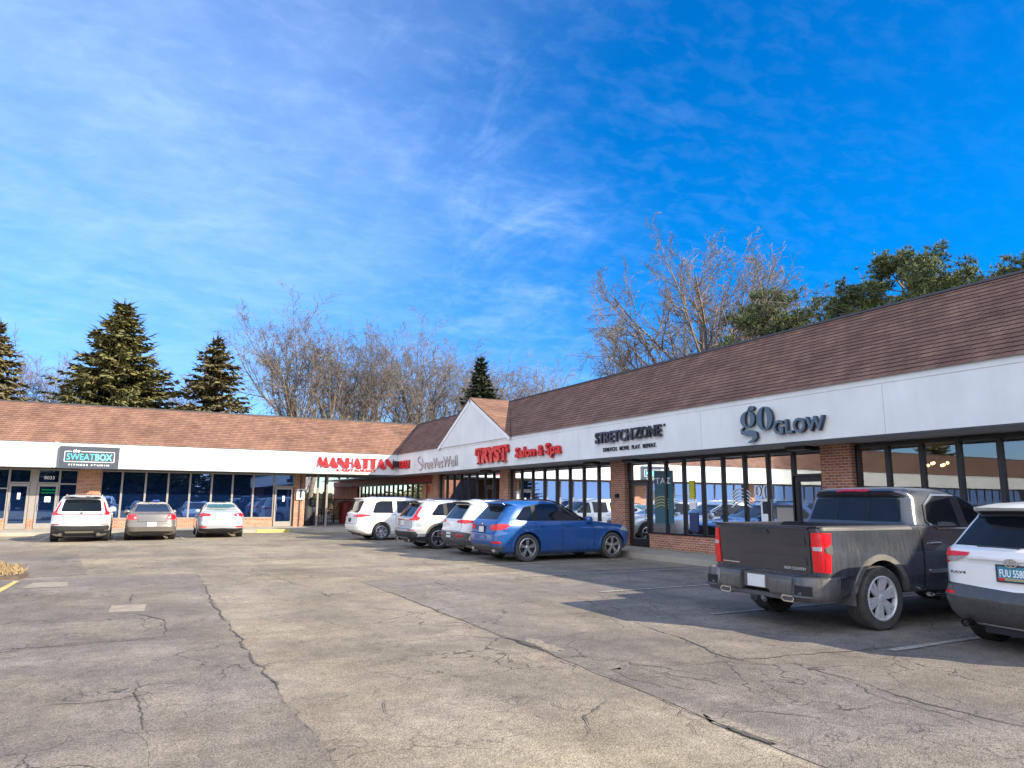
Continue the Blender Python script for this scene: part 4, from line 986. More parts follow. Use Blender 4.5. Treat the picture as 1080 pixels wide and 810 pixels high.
# ------------------------------------------------------------------ trees
def barkmat(name, c, v=.3):
    return pmat(name, c, .9, var=v, scale=3.0)
M['bark_grey'] = barkmat('bark_grey', (0.150, 0.122, 0.095))
M['bark_warm'] = barkmat('bark_warm', (0.178, 0.145, 0.112))
M['bark_purple'] = barkmat('bark_purple', (0.150, 0.102, 0.095))
M['bark_dark'] = barkmat('bark_dark', (0.07, 0.05, 0.038))
def leafmat(name, a, b_, sc=1.2):
    m, nt, b = newmat(name); L = nt.links
    g = N(nt, 'ShaderNodeNewGeometry')
    n = N(nt, 'ShaderNodeTexNoise'); n.inputs['Scale'].default_value = sc; n.inputs['Detail'].default_value = 5; L.new(g.outputs['Position'], n.inputs['Vector'])
    r = N(nt, 'ShaderNodeMapRange'); r.inputs[1].default_value = .35; r.inputs[2].default_value = .65; L.new(n.outputs[0], r.inputs[0])
    mx = N(nt, 'ShaderNodeMix', data_type='RGBA'); L.new(r.outputs[0], mx.inputs[0]); mx.inputs[6].default_value = col(a); mx.inputs[7].default_value = col(b_)
    L.new(mx.outputs[2], b.inputs['Base Color']); b.inputs['Roughness'].default_value = .7; b.inputs['Specular IOR Level'].default_value = .3
    return m
M['spruce'] = leafmat('spruce_needles', (0.195, 0.175, 0.060), (0.115, 0.116, 0.046))
M['sprucebrown'] = leafmat('brownish_needles', (0.185, 0.150, 0.066), (0.110, 0.098, 0.046))
M['sprucedark'] = leafmat('dark_needles', (0.050, 0.062, 0.030), (0.028, 0.038, 0.022))
M['pine'] = leafmat('pine_needles', (0.140, 0.165, 0.055), (0.075, 0.100, 0.040), 2.0)
M['shrub'] = leafmat('shrub_leaves', (0.13, 0.13, 0.035), (0.07, 0.075, 0.025), 3.0)

def perp(d, r):
    v = Vector((r.gauss(0, 1), r.gauss(0, 1), r.gauss(0, 1))); v = v - d * v.dot(d)
    return v.normalized() if v.length > 1e-4 else d.orthogonal().normalized()

class Bare:
    def __init__(s, seed): s.r = random.Random(seed); s.tk = MB(); s.cr = MB()
    def limb(s, mb, p, d, ln, r0, r1, n, seg, wob, up):
        pts = [(p.copy(), r0)]; d = d.normalized()
        for i in range(seg):
            d = (d + perp(d, s.r) * wob + Vector((0, 0, up))).normalized()
            q = p + d * (ln / seg); ra = r0 + (r1 - r0) * i / seg; rb_ = r0 + (r1 - r0) * (i + 1) / seg
            mb.tube(p, q, ra, rb_, n, cap=False); p = q; pts.append((p.copy(), rb_, d.copy()))
        return pts
    def grow(s, p, d, ln, r0, lvl, cfg):
        nm = cfg['n'][lvl]; last = lvl == len(cfg['n']) - 1
        mb = s.tk if lvl == 0 else s.cr
        pts = s.limb(mb, p, d, ln, r0, max(.009, r0 * (.30 if lvl < 2 else .45)), (8, 6, 5, 3, 3)[lvl], cfg['seg'][lvl], cfg['wob'][lvl], cfg['up'][lvl])
        if last: return
        cnt = nm if isinstance(nm, int) else s.r.randint(*nm)
        for k in range(cnt):
            t = (cfg['first'][lvl] + (1 - cfg['first'][lvl]) * (k + s.r.uniform(.1, .9)) / cnt)
            i = min(len(pts) - 2, int(t * (len(pts) - 1))); f = t * (len(pts) - 1) - i
            q = pts[i][0].lerp(pts[i + 1][0], f); rr = pts[i][1] + (pts[i + 1][1] - pts[i][1]) * f
            dd = pts[i + 1][2]; side = perp(dd, s.r)
            ang = R(s.r.uniform(*cfg['ang'][lvl])); nd = dd * math.cos(ang) + side * math.sin(ang)
            nl = ln * s.r.uniform(*cfg['len'][lvl]) * (1.12 - .55 * t if lvl == 0 else 1 - .3 * t)
            s.grow(q, nd, nl, max(.015 - .002 * lvl, rr * s.r.uniform(.5, .72)), lvl + 1, cfg)
CFG = dict(n=[(9, 12), (7, 9), (6, 8), (4, 5), 0], seg=[9, 7, 6, 4, 3], wob=[.07, .14, .20, .26, .3], up=[.02, .07, .06, .05, .02],
           first=[.22, .18, .15, .1], ang=[(28, 55), (28, 60), (30, 62), (30, 60)], len=[(.48, .68), (.42, .62), (.40, .60), (.40, .6)])
def bare_mesh(seed, h, trunks=1, r=.28, lean=.25, cfg=CFG, split=False):
    b = Bare(seed)
    for k in range(trunks):
        a = 2 * math.pi * k / max(1, trunks) + b.r.uniform(-.4, .4); l = lean * b.r.uniform(.4, 1.2) if trunks > 1 else b.r.uniform(0, .06)
        b.grow(Vector((math.cos(a) * .3 * (trunks > 1), math.sin(a) * .3 * (trunks > 1), -.1)), Vector((math.cos(a) * l, math.sin(a) * l, 1)), h * b.r.uniform(.82, 1.0), r * b.r.uniform(.75, 1.0), 0, cfg)
    return b
def mesh_of(mb, name, mat, smooth=False):
    me = bpy.data.meshes.new(name); me.from_pydata(mb.v, [], mb.f); me.update(); me.materials.append(mat)
    if smooth: me.polygons.foreach_set('use_smooth', [True] * len(me.polygons))
    return me
bank = {}
def bank_bare(key, seed, h, trunks, r, lean, mat, cfg=CFG):
    b = bare_mesh(seed, h, trunks, r, lean, cfg); bank[key] = (mesh_of(b.tk, 'trunk', mat, True), mesh_of(b.cr, 'crown', mat))
def place_tree(key, name, label, x, y, rot=0.0, sc=1.0, group=None, z=0.0):
    t = thing(name, label, 'tree', (x, y, z), rot, group); t.scale = (sc, sc, sc) if not isinstance(sc, tuple) else sc
    for me, nm in zip(bank[key], ('trunk', 'crown')):
        o = bpy.data.objects.new(nm, me); C.objects.link(o); o.parent = t
    return t
CFG2 = dict(CFG); CFG2['n'] = [(7, 9), (7, 8), (5, 6), (3, 5), 0]; CFG2['first'] = [.10, .15, .15, .1]; CFG2['ang'] = [(18, 40), (22, 48), (25, 55), (28, 55)]; CFG2['up'] = [.03, .06, .05, .04, .02]
CFG3 = dict(CFG); CFG3['n'] = [(7, 9), (8, 10), (7, 9), (4, 6), 0]; CFG3['first'] = [.18, .22, .15, .1]; CFG3['ang'] = [(32, 60), (28, 62), (30, 65), (30, 60)]; CFG3['len'] = [(.62, .85), (.42, .62), (.40, .6), (.4, .6)]
CFG4 = dict(n=[(11, 13), (8, 10), (6, 7), (4, 5), 0], seg=[8, 8, 6, 4, 3], wob=[.06, .10, .18, .26, .3], up=[.02, .055, .03, .02, .0],
           first=[.30, .22, .15, .1], ang=[(24, 62), (25, 55), (28, 60), (30, 62)], len=[(.75, 1.0), (.40, .58), (.36, .54), (.38, .55)])
CFG6 = dict(n=[(9, 10), (8, 9), (6, 8), (6, 7), 0], seg=[7, 10, 7, 5, 3], wob=[.05, .07, .14, .22, .3], up=[.02, .022, .02, .01, .0],
           first=[.24, .30, .20, .15], ang=[(14, 60), (24, 48), (26, 54), (30, 60)], len=[(1.02, 1.18), (.32, .46), (.38, .54), (.40, .56)])
bank_bare('great', 77, 10.0, 1, .36, .2, M['bark_warm'], CFG6)
bank_bare('great_b', 72, 9.0, 1, .30, .30, M['bark_warm'], CFG6)
CFG5 = dict(CFG4); CFG5['ang'] = [(16, 44), (22, 48), (28, 58), (30, 60)]; CFG5['up'] = [.02, .06, .05, .03, .01]; CFG5['n'] = [(8, 10), (7, 8), (5, 7), (5, 6), 0]
bank_bare('dome', 73, 10.0, 3, .26, .25, M['bark_grey'], CFG5)
bank_bare('multi', 11, 17.5, 5, .20, .30, M['bark_grey'], CFG2)
bank_bare('vase', 23, 16.5, 4, .20, .28, M['bark_grey'], CFG2)
bank_bare('broad', 35, 15.5, 2, .30, .22, M['bark_warm'], CFG3)
bank_bare('fine', 47, 13.0, 3, .15, .30, M['bark_purple'], CFG2)
bank_bare('warm', 59, 13.5, 3, .16, .30, M['bark_warm'], CFG2)

def spruce_mesh(seed, h, rad, droop, dens, brown=False, gap=0.0, shape=.9):
    r = random.Random(seed); tk = MB(); lf = MB()
    tk.tube((0, 0, -.1), (0, 0, h * .55), .26, .13, 8, False); tk.tube((0, 0, h * .55), (0, 0, h), .13, .015, 6, False)
    z = h * .08; 
    while z < h * .985:
        t = z / h; L_ = rad * (1 - t) ** shape * r.uniform(.82, 1.12) + .10
        nb = max(4, int((7 if t < .7 else 6) * dens)); a0 = r.uniform(0, 6.28)
        for k in range(nb):
            if r.random() < gap: continue
            a = a0 + 2 * math.pi * k / nb + r.uniform(-.3, .3); l = L_ * r.uniform(.65, 1.12)
            ca, sa = math.cos(a), math.sin(a); zj = z + r.uniform(-.35, .35) * min(1, L_); prev = Vector((0, 0, zj)); ns = max(3, int(l / .32))
            for i in range(1, ns + 1):
                f = i / ns
                p = Vector((ca * l * f, sa * l * f, zj - droop * l * (f - .55 * f * f) * (1.1 - .6 * t) + (.10 * l * f * f)))
                if i == 1 or i % 2 == 0: tk.tube(prev, p, .030 * (1 - f) + .008, .030 * (1 - f) + .006, 3, False)
                w = (.46 * (1 - .5 * f) + .12) * min(1, .35 + L_ / 2.2)
                for s_ in (-1, 1):      # side sprays
                    for q in range(3):
                        b0 = prev.lerp(p, r.random()); an = a + s_ * r.uniform(.5, 1.15)
                        d = Vector((math.cos(an), math.sin(an), -r.uniform(.15, .7) * (droop + .25))); ln = w * r.uniform(.7, 1.5)
                        n_ = Vector((-d.y, d.x, r.uniform(-1.1, 1.1))) * (.075 + .04 * r.random())
                        e = b0 + d * ln
                        lf.add([b0 - n_ * .4, b0 + d * ln * .5 - n_, e, b0 + d * ln * .5 + n_, b0 + n_ * .4], [(0, 1, 2, 3, 4)])
                # hanging tuft
                d = Vector((ca * .3 + r.uniform(-.3, .3), sa * .3 + r.uniform(-.3, .3), -1)); ln = w * r.uniform(.5, 1.1)
                n_ = Vector((-sa, ca, 0)) * .08
                lf.add([prev - n_, prev + n_, prev + n_ * .5 + d * ln, prev - n_ * .5 + d * ln], [(0, 1, 2, 3)])
                prev = p
            # upturned tip
            for q in range(3):
                d = Vector((ca + r.uniform(-.35, .35), sa + r.uniform(-.35, .35), r.uniform(.25, .75))); n_ = Vector((-sa, ca, r.uniform(-.5, .5))) * .055
                lf.add([prev - n_, prev + n_, prev + d * r.uniform(.28, .55)], [(0, 1, 2)])
        z += h * .020 * r.uniform(.75, 1.25) + .06
    for k in range(26):
        zz = h * (.93 + .085 * k / 26); a = k * 2.4; l = .30 * (1 - k / 28) + .05
        d = Vector((math.cos(a) * l, math.sin(a) * l, l * .7)); n_ = Vector((-math.sin(a), math.cos(a), .3)) * .045
        lf.add([Vector((0, 0, zz)) - n_, Vector((0, 0, zz)) + n_, Vector((0, 0, zz)) + d], [(0, 1, 2)])
    return tk, lf
def bank_spruce(key, seed, mat, **k):
    tk, lf = spruce_mesh(seed, **k); bank[key] = (mesh_of(tk, 'trunk', M['bark_dark']), mesh_of(lf, 'crown', mat))
bank_spruce('spruce_big', 3, M['spruce'], h=16.0, rad=8.0, droop=.36, dens=2.9, shape=.90)
bank_spruce('spruce_open', 8, M['sprucebrown'], h=14.6, rad=5.8, droop=.50, dens=1.7, gap=.25, shape=.88)
bank_spruce('spruce_dark', 15, M['sprucedark'], h=15.0, rad=4.8, droop=.42, dens=2.2, shape=.9)

def pine_mesh(seed, h, rad, base=.30, ntuft=900):
    r = random.Random(seed); tk = MB(); lf = MB()
    tk.tube((0, 0, -.1), (.1, .05, h * .5), .26, .17, 8, False); tk.tube((.1, .05, h * .5), (0, 0, h * .95), .17, .03, 6, False)
    limbs = []
    for k in range(58):
        t = base + (1 - base) * (k + r.random()) / 58; z = h * t
        prof = math.sin(math.pi * min(1, ((t - base) / (1 - base)) * .80 + .20)) ** .75
        l = rad * prof * r.uniform(.6, 1.1) + .3; a = k * 2.4 + r.uniform(-.4, .4)
        e = Vector((math.cos(a) * l, math.sin(a) * l, z + l * r.uniform(.10, .60))); s0 = Vector((0, 0, z)); tk.tube(s0, e, .05, .015, 4, False); limbs.append((s0, e, l))
        for q in range(4):
            b0 = s0.lerp(e, r.uniform(.45, .9)); a2 = a + r.choice((-1, 1)) * r.uniform(.4, 1.0); l2 = l * r.uniform(.25, .5)
            e2 = b0 + Vector((math.cos(a2) * l2, math.sin(a2) * l2, l2 * r.uniform(.0, .6))); tk.tube(b0, e2, .022, .01, 3, False); limbs.append((b0, e2, l2))
    tot = sum(l for _, _, l in limbs)
    for s0, e, l in limbs:
        for q in range(max(2, int(ntuft * l / tot))):
            c = s0.lerp(e, r.uniform(.38, 1.03)) + Vector((r.gauss(0, .17), r.gauss(0, .17), r.gauss(.10, .15)))
            for j in range(15):
                d = Vector((r.gauss(0, 1), r.gauss(0, 1), r.gauss(.55, .8))).normalized() * r.uniform(.14, .30); n_ = perp(d.normalized(), r) * .022
                lf.add([c - n_, c + n_, c + d], [(0, 1, 2)])
    return tk, lf
for key, sd, h, rad, nt_ in (('pine_a', 5, 13.0, 3.6, 6500), ('pine_b', 6, 12.6, 2.9, 4600), ('pine_c', 9, 11.5, 2.4, 3200)):
    tk, lf = pine_mesh(sd, h, rad, .40, nt_); bank[key] = (mesh_of(tk, 'trunk', M['bark_warm']), mesh_of(lf, 'crown', M['pine']))

G1 = 'bare trees behind the plaza'
SG = 'spruces behind the left wing'
place_tree('spruce_open', 'spruce_tree', 'brownish spruce cut by the left edge of the picture', -9.1, 60, 1.0, 0.96, SG)
place_tree('spruce_big', 'spruce_tree', 'broad dense olive green spruce, the largest conifer behind the left wing', -1.55, 60, .3, (1.16, 1.16, 1.03), SG)
place_tree('spruce_open', 'spruce_tree', 'sparse brownish spruce with drooping boughs right of the large dense spruce', 5.0, 58, 2.2, (1.12, 1.12, .97), SG)
place_tree('spruce_dark', 'spruce_tree', 'dark narrow spruce rising behind the gable peak', 28.6, 60, .5, 1.02, SG)
place_tree('fine', 'bare_tree', 'purplish fine twigged bare tree between the left edge spruce and the large spruce', -8.2, 66, .7, .82, G1)
place_tree('fine', 'bare_tree', 'thin bare tree peeking out left of the large spruce top', -5.0, 76, 2.7, .96, G1)
place_tree('fine', 'bare_tree', 'low purplish bare tree between the two spruces', 3.3, 70, 4.1, .80, G1)
place_tree('dome', 'bare_tree', 'many stemmed bare tree with a wide round crown behind the left wing', 12.9, 62, .2, 1.22, G1)
place_tree('dome', 'bare_tree', 'bare tree with upright stems right of the many stemmed one', 18.5, 64, 1.9, 1.12, G1)
place_tree('dome', 'bare_tree', 'bare vase shaped tree behind the meeting point of the two roofs', 25.2, 66, .4, 1.24, G1)
place_tree('great', 'bare_tree', 'bare tree with fan of stems behind the dark narrow spruce', 32.6, 69, 3.5, 1.08, G1)
place_tree('dome', 'bare_tree', 'low pale bare tree behind the roof right of the gable', 39.5, 68, 1.2, 1.05, G1)
place_tree('warm', 'bare_tree', 'small pale bare tree at the foot of the great bare tree on the right', 45.5, 66, 2.9, 1.05, G1)
place_tree('warm', 'bare_tree', 'bare tree filling the gap behind the left wing ridge', 20.5, 74, 3.9, 1.0, G1)
place_tree('great', 'bare_tree', 'great spreading bare tree with the tallest crown over the right roof', 30, 31.0, 2.1, 1.2, G1)
place_tree('great_b', 'bare_tree', 'leaning bare tree with long bare limbs left of the great one over the right roof', 30, 37.6, .3, 0.95, G1)
place_tree('great_b', 'bare_tree', 'thin pale bare tree between the two pines over the right roof', 34.0, 31.0, 1.4, 1.0, G1)
place_tree('warm', 'bare_tree', 'faint bare tree just left of the round topped pine', 34, 27.2, 5.0, 0.72, G1)
place_tree('dome', 'bare_tree', 'bare tree of the grey band just right of the dark narrow spruce', 34.8, 73, 5.5, 1.25, G1)
place_tree('great_b', 'bare_tree', 'bare tree standing close beside the great spreading one over the right roof', 31.0, 33.4, 2.4, 1.22, G1)
G2 = 'pines behind the right roof'
place_tree('pine_b', 'pine_tree', 'green pine standing before the great bare tree over the right roof', 29.0, 25.4, .6, (.85, .85, .98), G2)
place_tree('pine_a', 'pine_tree', 'round topped pine, the fullest one over the right roof', 29.5, 18.5, 1.3, .94, G2)
place_tree('pine_c', 'pine_tree', 'low pine whose top shows left of the round topped pine', 29.0, 20.9, 2.6, (.8, .8, .95), G2)
place_tree('pine_c', 'pine_tree', 'pine whose top barely clears the ridge near the right edge', 29.5, 14.9, .2, (.8, .8, .92), G2)
place_tree('pine_b', 'pine_tree', 'pine cut by the right edge of the picture', 29.5, 12.6, 2.0, .86, G2)
# unseen trees added round the lot, mostly to darken reflections in the windows
G3 = 'unseen trees added round the lot'
for i, (x, y, k, sc) in enumerate([(-30, -33, 'spruce_big', .8), (-22, -34, 'spruce_big', .7), (-13.5, -33, 'spruce_big', .8), (-5, -34, 'spruce_big', .7), (3.5, -33, 'spruce_big', .8), (12.5, -36, 'spruce_big', .7), (-34, -38, 'spruce_big', .8), (-26, -42, 'spruce_dark', .9), (-18, -37, 'spruce_big', .75), (-9, -41, 'spruce_dark', 1.0), (-1, -38, 'spruce_big', .8), (8, -42, 'spruce_open', .9), (17, -38, 'spruce_big', .8),
                                (-40, 58, 'spruce_big', 1.0), (-52, 60, 'multi', .9), (-28, 60, 'vase', .9), (-66, 58, 'spruce_open', 1.0), (-20, 62, 'spruce_open', .95), (-80, 40, 'spruce_big', 1.0), (-84, 26, 'multi', .9)]):
    place_tree(k, 'spruce_tree' if 'spruce' in k else 'bare_tree', ('tall spruce' if 'spruce' in k else 'tall bare tree') + ' beyond the edge of the lot, outside the picture', x, y, i * 1.3, sc, G3)

def shrub(x, y, h, w, lab, mat, seed):
    r = random.Random(seed); t = thing('shrub', lab, 'shrub', (x, y, .0)); lf = MB(); st = MB()
    for k in range(9):
        a = r.uniform(0, 6.28); e = Vector((math.cos(a) * w * .5 * r.random(), math.sin(a) * w * .5 * r.random(), h * r.uniform(.6, .95))); st.tube((0, 0, 0), e, .025, .01, 4)
    for k in range(1500):
        z = r.random(); q = w * .5 * math.sqrt(r.random()) * (1 - .35 * z) * r.uniform(.7, 1.1); a = r.uniform(0, 6.28)
        c = Vector((math.cos(a) * q, math.sin(a) * q, z * h)); d = Vector((r.gauss(0, 1), r.gauss(0, 1), r.gauss(0, 1))).normalized() * r.uniform(.06, .14); n_ = perp(d.normalized(), r) * .04
        lf.add([c - n_, c + n_, c + d + n_ * .4, c + d - n_ * .4], [(0, 1, 2, 3)])
    st.build('stem', M['bark_dark'], t); lf.build('crown', mat, t)
shrub(10.1, 53, 4.6, 2.6, 'tall yellow green shrub behind the passage beside the end brick pier', M['shrub'], 2)
shrub(13.6, 52, 1.6, 1.4, 'low tan shrub in front of the far brick wall of the passage', M['deadgrass'], 4)
place_tree('fine', 'bare_tree', 'bare tree seen through the passage before the pale house', 14.2, 70, 1.2, .75, G1)
# ------------------------------------------------------------------ vehicles
def lerp_table(tb, v):
    if v <= tb[0][0]: return tb[0][1]
    for (a, p), (b, q) in zip(tb[:-1], tb[1:]):
        if v <= b: return p + (q - p) * (v - a) / (b - a) if b > a else q
    return tb[-1][1]
def smooth_table(tb, v):
    """monotone cubic"""
    n = len(tb)
    if v <= tb[0][0]: return tb[0][1]
    if v >= tb[-1][0]: return tb[-1][1]
    h = [tb[i + 1][0] - tb[i][0] for i in range(n - 1)]; d = [(tb[i + 1][1] - tb[i][1]) / h[i] for i in range(n - 1)]
    m = [d[0]] + [0 if d[i - 1] * d[i] <= 0 else 2 * d[i - 1] * d[i] / (d[i - 1] + d[i]) for i in range(1, n - 1)] + [d[-1]]
    for i in range(n - 1):
        if v <= tb[i + 1][0]:
            t = (v - tb[i][0]) / h[i]; a, b = tb[i][1], tb[i + 1][1]
            return (2 * t**3 - 3 * t * t + 1) * a + (t**3 - 2 * t * t + t) * h[i] * m[i] + (-2 * t**3 + 3 * t * t) * b + (t**3 - t * t) * h[i] * m[i + 1]
def plan(xr, xf, w, rr, rf, bow, fbow, ry, taper):
    """half outline from rear centre to front centre"""
    ln = xf - xr; rr = min(rr, ln * .42); rf = min(rf, ln * .42); ryy = min(ry, w * .8); out = []
    for i in range(6): y = (w - ryy) * i / 5; out.append((y, xr + bow * (y / max(w, .01)) ** 2))
    x0 = xr + bow * ((w - ryy) / max(w, .01)) ** 2
    for i in range(1, 8): t = math.pi / 2 * i / 8; out.append(((w - ryy) + ryy * math.sin(t), x0 + (rr - (x0 - xr)) * (1 - math.cos(t))))
    xa, xb = xr + rr, xf - rf
    for i in range(20): out.append((w, xa + (xb - xa) * i / 19))
    x1 = xf - fbow * ((w - ryy) / max(w, .01)) ** 2
    for i in range(1, 8): t = math.pi / 2 * i / 8; out.append(((w - ryy) + ryy * math.cos(t), xb + (x1 - xb) * math.sin(t)))
    for i in range(6): y = (w - ryy) * (1 - i / 5); out.append((y, xf - fbow * (y / max(w, .01)) ** 2))
    xm = (xr + xf) / 2
    if taper: out = [(y * (1 - taper * max(0, abs(x - xm) / (ln / 2) - .35) ** 2), x) for y, x in out]
    return out
def body_mesh(sp):
    zs = set()
    for k in ('rear', 'front', 'hw'): zs |= {round(z, 4) for z, _ in sp[k]}
    z0, z1 = sp['hw'][0][0], sp['hw'][-1][0]; n = int((z1 - z0) / .035)
    zl = sorted(zs); 
    for i in range(n + 1):
        z = z0 + (z1 - z0) * i / n
        if min(abs(z - q) for q in zl) > .012: zl.append(z)
    zl = sorted(z for z in set(zl) if z0 - 1e-6 <= z <= z1 + 1e-6)
    rings = []
    for z in zl:
        xr, xf, w = lerp_table(sp['rear'], z), lerp_table(sp['front'], z), smooth_table(sp['hw'], z)
        h = plan(xr, xf, w, lerp_table(sp['rr'], z), lerp_table(sp['rf'], z), sp.get('bow', .05), sp.get('fbow', .18), lerp_table(sp.get('ry', [(0, .3), (2, .3)]), z), sp.get('taper', .08))
        rings.append([(x, y, z) for y, x in h] + [(x, -y, z) for y, x in h[-2:0:-1]])
    m = MB(); k = len(rings[0]); vs = [p for r_ in rings for p in r_]; fs = []
    for i in range(len(rings) - 1):
        for j in range(k): j2 = (j + 1) % k; fs.append((i * k + j2, i * k + j, (i + 1) * k + j, (i + 1) * k + j2))
    fs.append(tuple(range(k))); fs.append(tuple(range(len(vs) - 1, len(vs) - k - 1, -1)))
    m.add(vs, fs)
    me = bpy.data.meshes.new('body'); me.from_pydata(m.v, [], m.f); me.update()
    bm = bmesh.new(); bm.from_mesh(me); bmesh.ops.recalc_face_normals(bm, faces=bm.faces); bm.to_mesh(me); bm.free()
    return me
def boolean(me, cut):
    a = bpy.data.objects.new('a', me); b = bpy.data.objects.new('b', cut); C.objects.link(a); C.objects.link(b)
    md = a.modifiers.new('b', 'BOOLEAN'); md.operation = 'DIFFERENCE'; md.solver = 'EXACT'; md.object = b
    dg = bpy.context.evaluated_depsgraph_get(); r = bpy.data.meshes.new_from_object(a.evaluated_get(dg))
    bpy.data.objects.remove(a); bpy.data.objects.remove(b); return r
def round_poly(pts, r=.04, n=4):
    pts = [p for i, p in enumerate(pts) if math.hypot(p[0] - pts[i - 1][0], p[1] - pts[i - 1][1]) > 1e-5]
    out = []; k = len(pts)
    for i in range(k):
        p0, p1, p2 = Vector(pts[i - 1]), Vector(pts[i]), Vector(pts[(i + 1) % k])
        a = (p0 - p1); b = (p2 - p1); la, lb = a.length, b.length; q = min(r, la * .45, lb * .45)
        s, e = p1 + a / la * q, p1 + b / lb * q
        for j in range(n + 1): t = j / n; out.append(tuple((1 - t) ** 2 * s + 2 * t * (1 - t) * p1 + t * t * e))
    return out
def clipx(poly, x0, x1):
    def half(ps, f):
        out = []
        for i in range(len(ps)):
            a, b = ps[i - 1], ps[i]; fa, fb = f(a), f(b)
            if (fa >= 0) != (fb >= 0): t = fa / (fa - fb); out.append((a[0] + (b[0] - a[0]) * t, a[1] + (b[1] - a[1]) * t))
            if fb >= 0: out.append(b)
        return out
    return half(half(poly, lambda p: p[0] - x0), lambda p: x1 - p[0])
class Car:
    def __init__(s, name, label, sp, loc, rotz=0.0, cat='car', group=None, paint=None):
        s.sp = sp; s.paint = paint
        s.root = thing(name, label, cat, loc, rotz, group)
        me = body_mesh(sp); bm = bmesh.new(); bm.from_mesh(me); bmesh.ops.triangulate(bm, faces=bm.faces); s.bvh = BVHTree.FromBMesh(bm); bm.free()
        cut = MB(); wr = sp['wr'] + sp.get('archgap', .055); W_ = sp['W'] / 2
        for ax in sp['axles']:
            for sd in (-1, 1):
                pr_ = []; 
                for k in range(36):
                    t = 2 * math.pi * k / 36; pr_.append((ax + wr * math.cos(t), sp['wr'] + .01 + wr * math.sin(t)))
                y0, y1 = sd * (W_ + .2), sd * (W_ - .36)
                cut.prism(pr_, lambda u, v, w: (u, min(y0, y1) + w, v), abs(y1 - y0))
        cm = bpy.data.meshes.new('cut'); cm.from_pydata(cut.v, [], cut.f); 
        bm = bmesh.new(); bm.from_mesh(cm); bmesh.ops.recalc_face_normals(bm, faces=bm.faces); bm.to_mesh(cm); bm.free()
        me = boolean(me, cm)
        for c_ in sp.get('cuts', ()):
            q = MB(); q.box(*c_); c2 = bpy.data.meshes.new('cut'); c2.from_pydata(q.v, [], q.f); bm = bmesh.new(); bm.from_mesh(c2); bmesh.ops.recalc_face_normals(bm, faces=bm.faces); bm.to_mesh(c2); bm.free(); me = boolean(me, c2)
        me.materials.clear(); me.materials.append(paint)
        me.polygons.foreach_set('use_smooth', [True] * len(me.polygons)); me.set_sharp_from_angle(angle=R(32))
        s.body = bpy.data.objects.new('body', me); C.objects.link(s.body); s.body.parent = s.root
        # dark wheel-well liners / floor
    def ray(s, p2, ax):
        if ax == 'rear': o, d = Vector((-3, p2[0], p2[1])), Vector((1, 0, 0))
        elif ax == 'front': o, d = Vector((12, p2[0], p2[1])), Vector((-1, 0, 0))
        elif ax == 'left': o, d = Vector((p2[0], 3, p2[1])), Vector((0, -1, 0))
        elif ax == 'right': o, d = Vector((p2[0], -3, p2[1])), Vector((0, 1, 0))
        elif ax == 'top': o, d = Vector((p2[0], p2[1], 5)), Vector((0, 0, -1))
        h = s.bvh.ray_cast(o, d)
        if ax == 'rear':
            xr = lerp_table(s.sp['rear'], p2[1])
            if h[0] is None or h[0].x > xr + .42: return s.bvh.find_nearest(Vector((xr + .12, p2[0], p2[1])))[0], d
        if ax in ('left', 'right'):
            sd = 1 if ax == 'left' else -1; hw_ = smooth_table(s.sp['hw'], p2[1])
            if h[0] is None or abs(h[0].y) < hw_ - .22: return s.bvh.find_nearest(Vector((p2[0], sd * (hw_ - .02), p2[1])))[0], d
        if h[0] is None:
            q = Vector((p2[0], 0, p2[1])) if ax in ('left', 'right') else Vector((1, p2[0], p2[1]))
            q = s.bvh.find_nearest(o + d * 2.2)[0]; return q, d
        return h[0], d
    def panel(s, name, ax, poly, mat, off=.004, thick=.012, grid=.07, rnd_=.03, parent=None, mirror=False, label=None, smooth=True):
        objs = []
        for mir in ((False, True) if mirror else (False,)):
            a = ax; P = round_poly(poly, rnd_) if rnd_ else list(poly)
            if mir:
                if ax in ('left', 'right'): a = 'right' if ax == 'left' else 'left'
                else: P = [(-u, v) for u, v in P]
            bm = bmesh.new(); vs = [bm.verts.new((u, v, 0)) for u, v in P]
            try: bm.faces.new(vs)
            except ValueError: bm.free(); continue
            us = [u for u, _ in P]; ws = [v for _, v in P]
            bm.normal_update(); grid = min(grid, .05)
            bmesh.ops.triangulate(bm, faces=bm.faces[:], ngon_method='EAR_CLIP')
            for lo, hi, k in ((min(us), max(us), 0), (min(ws), max(ws), 1)):
                n = int((hi - lo) / grid)
                for i in range(1, n + 1):
                    c = lo + (hi - lo) * i / (n + 1); co_ = (c, 0, 0) if k == 0 else (0, c, 0); no = (1, 0, 0) if k == 0 else (0, 1, 0)
                    bmesh.ops.bisect_plane(bm, geom=bm.verts[:] + bm.edges[:] + bm.faces[:], plane_co=co_, plane_no=no)
            bm.normal_update(); bmesh.ops.triangulate(bm, faces=[f for f in bm.faces if len(f.verts) > 3])
            d = None
            for v in bm.verts:
                q, d = s.ray((v.co.x, v.co.y), a); v.co = q - d * off
            fn_ = (-d)
            bm.normal_update()
            for f in bm.faces:
                if f.normal.dot(fn_) < 0: f.normal_flip()
            be = [e for e in bm.edges if len(e.link_faces) == 1]; low = {}
            for e in be:
                for v in e.verts:
                    if v not in low: low[v] = bm.verts.new(v.co + d * thick)
            for e in be:
                lp = e.link_loops[0]; v1, v2 = lp.vert, lp.link_loop_next.vert
                bm.faces.new((v2, v1, low[v1], low[v2]))
            me = bpy.data.meshes.new(name); bm.to_mesh(me); bm.free(); me.materials.append(mat)
            if smooth: me.polygons.foreach_set('use_smooth', [True] * len(me.polygons)); me.set_sharp_from_angle(angle=R(40))
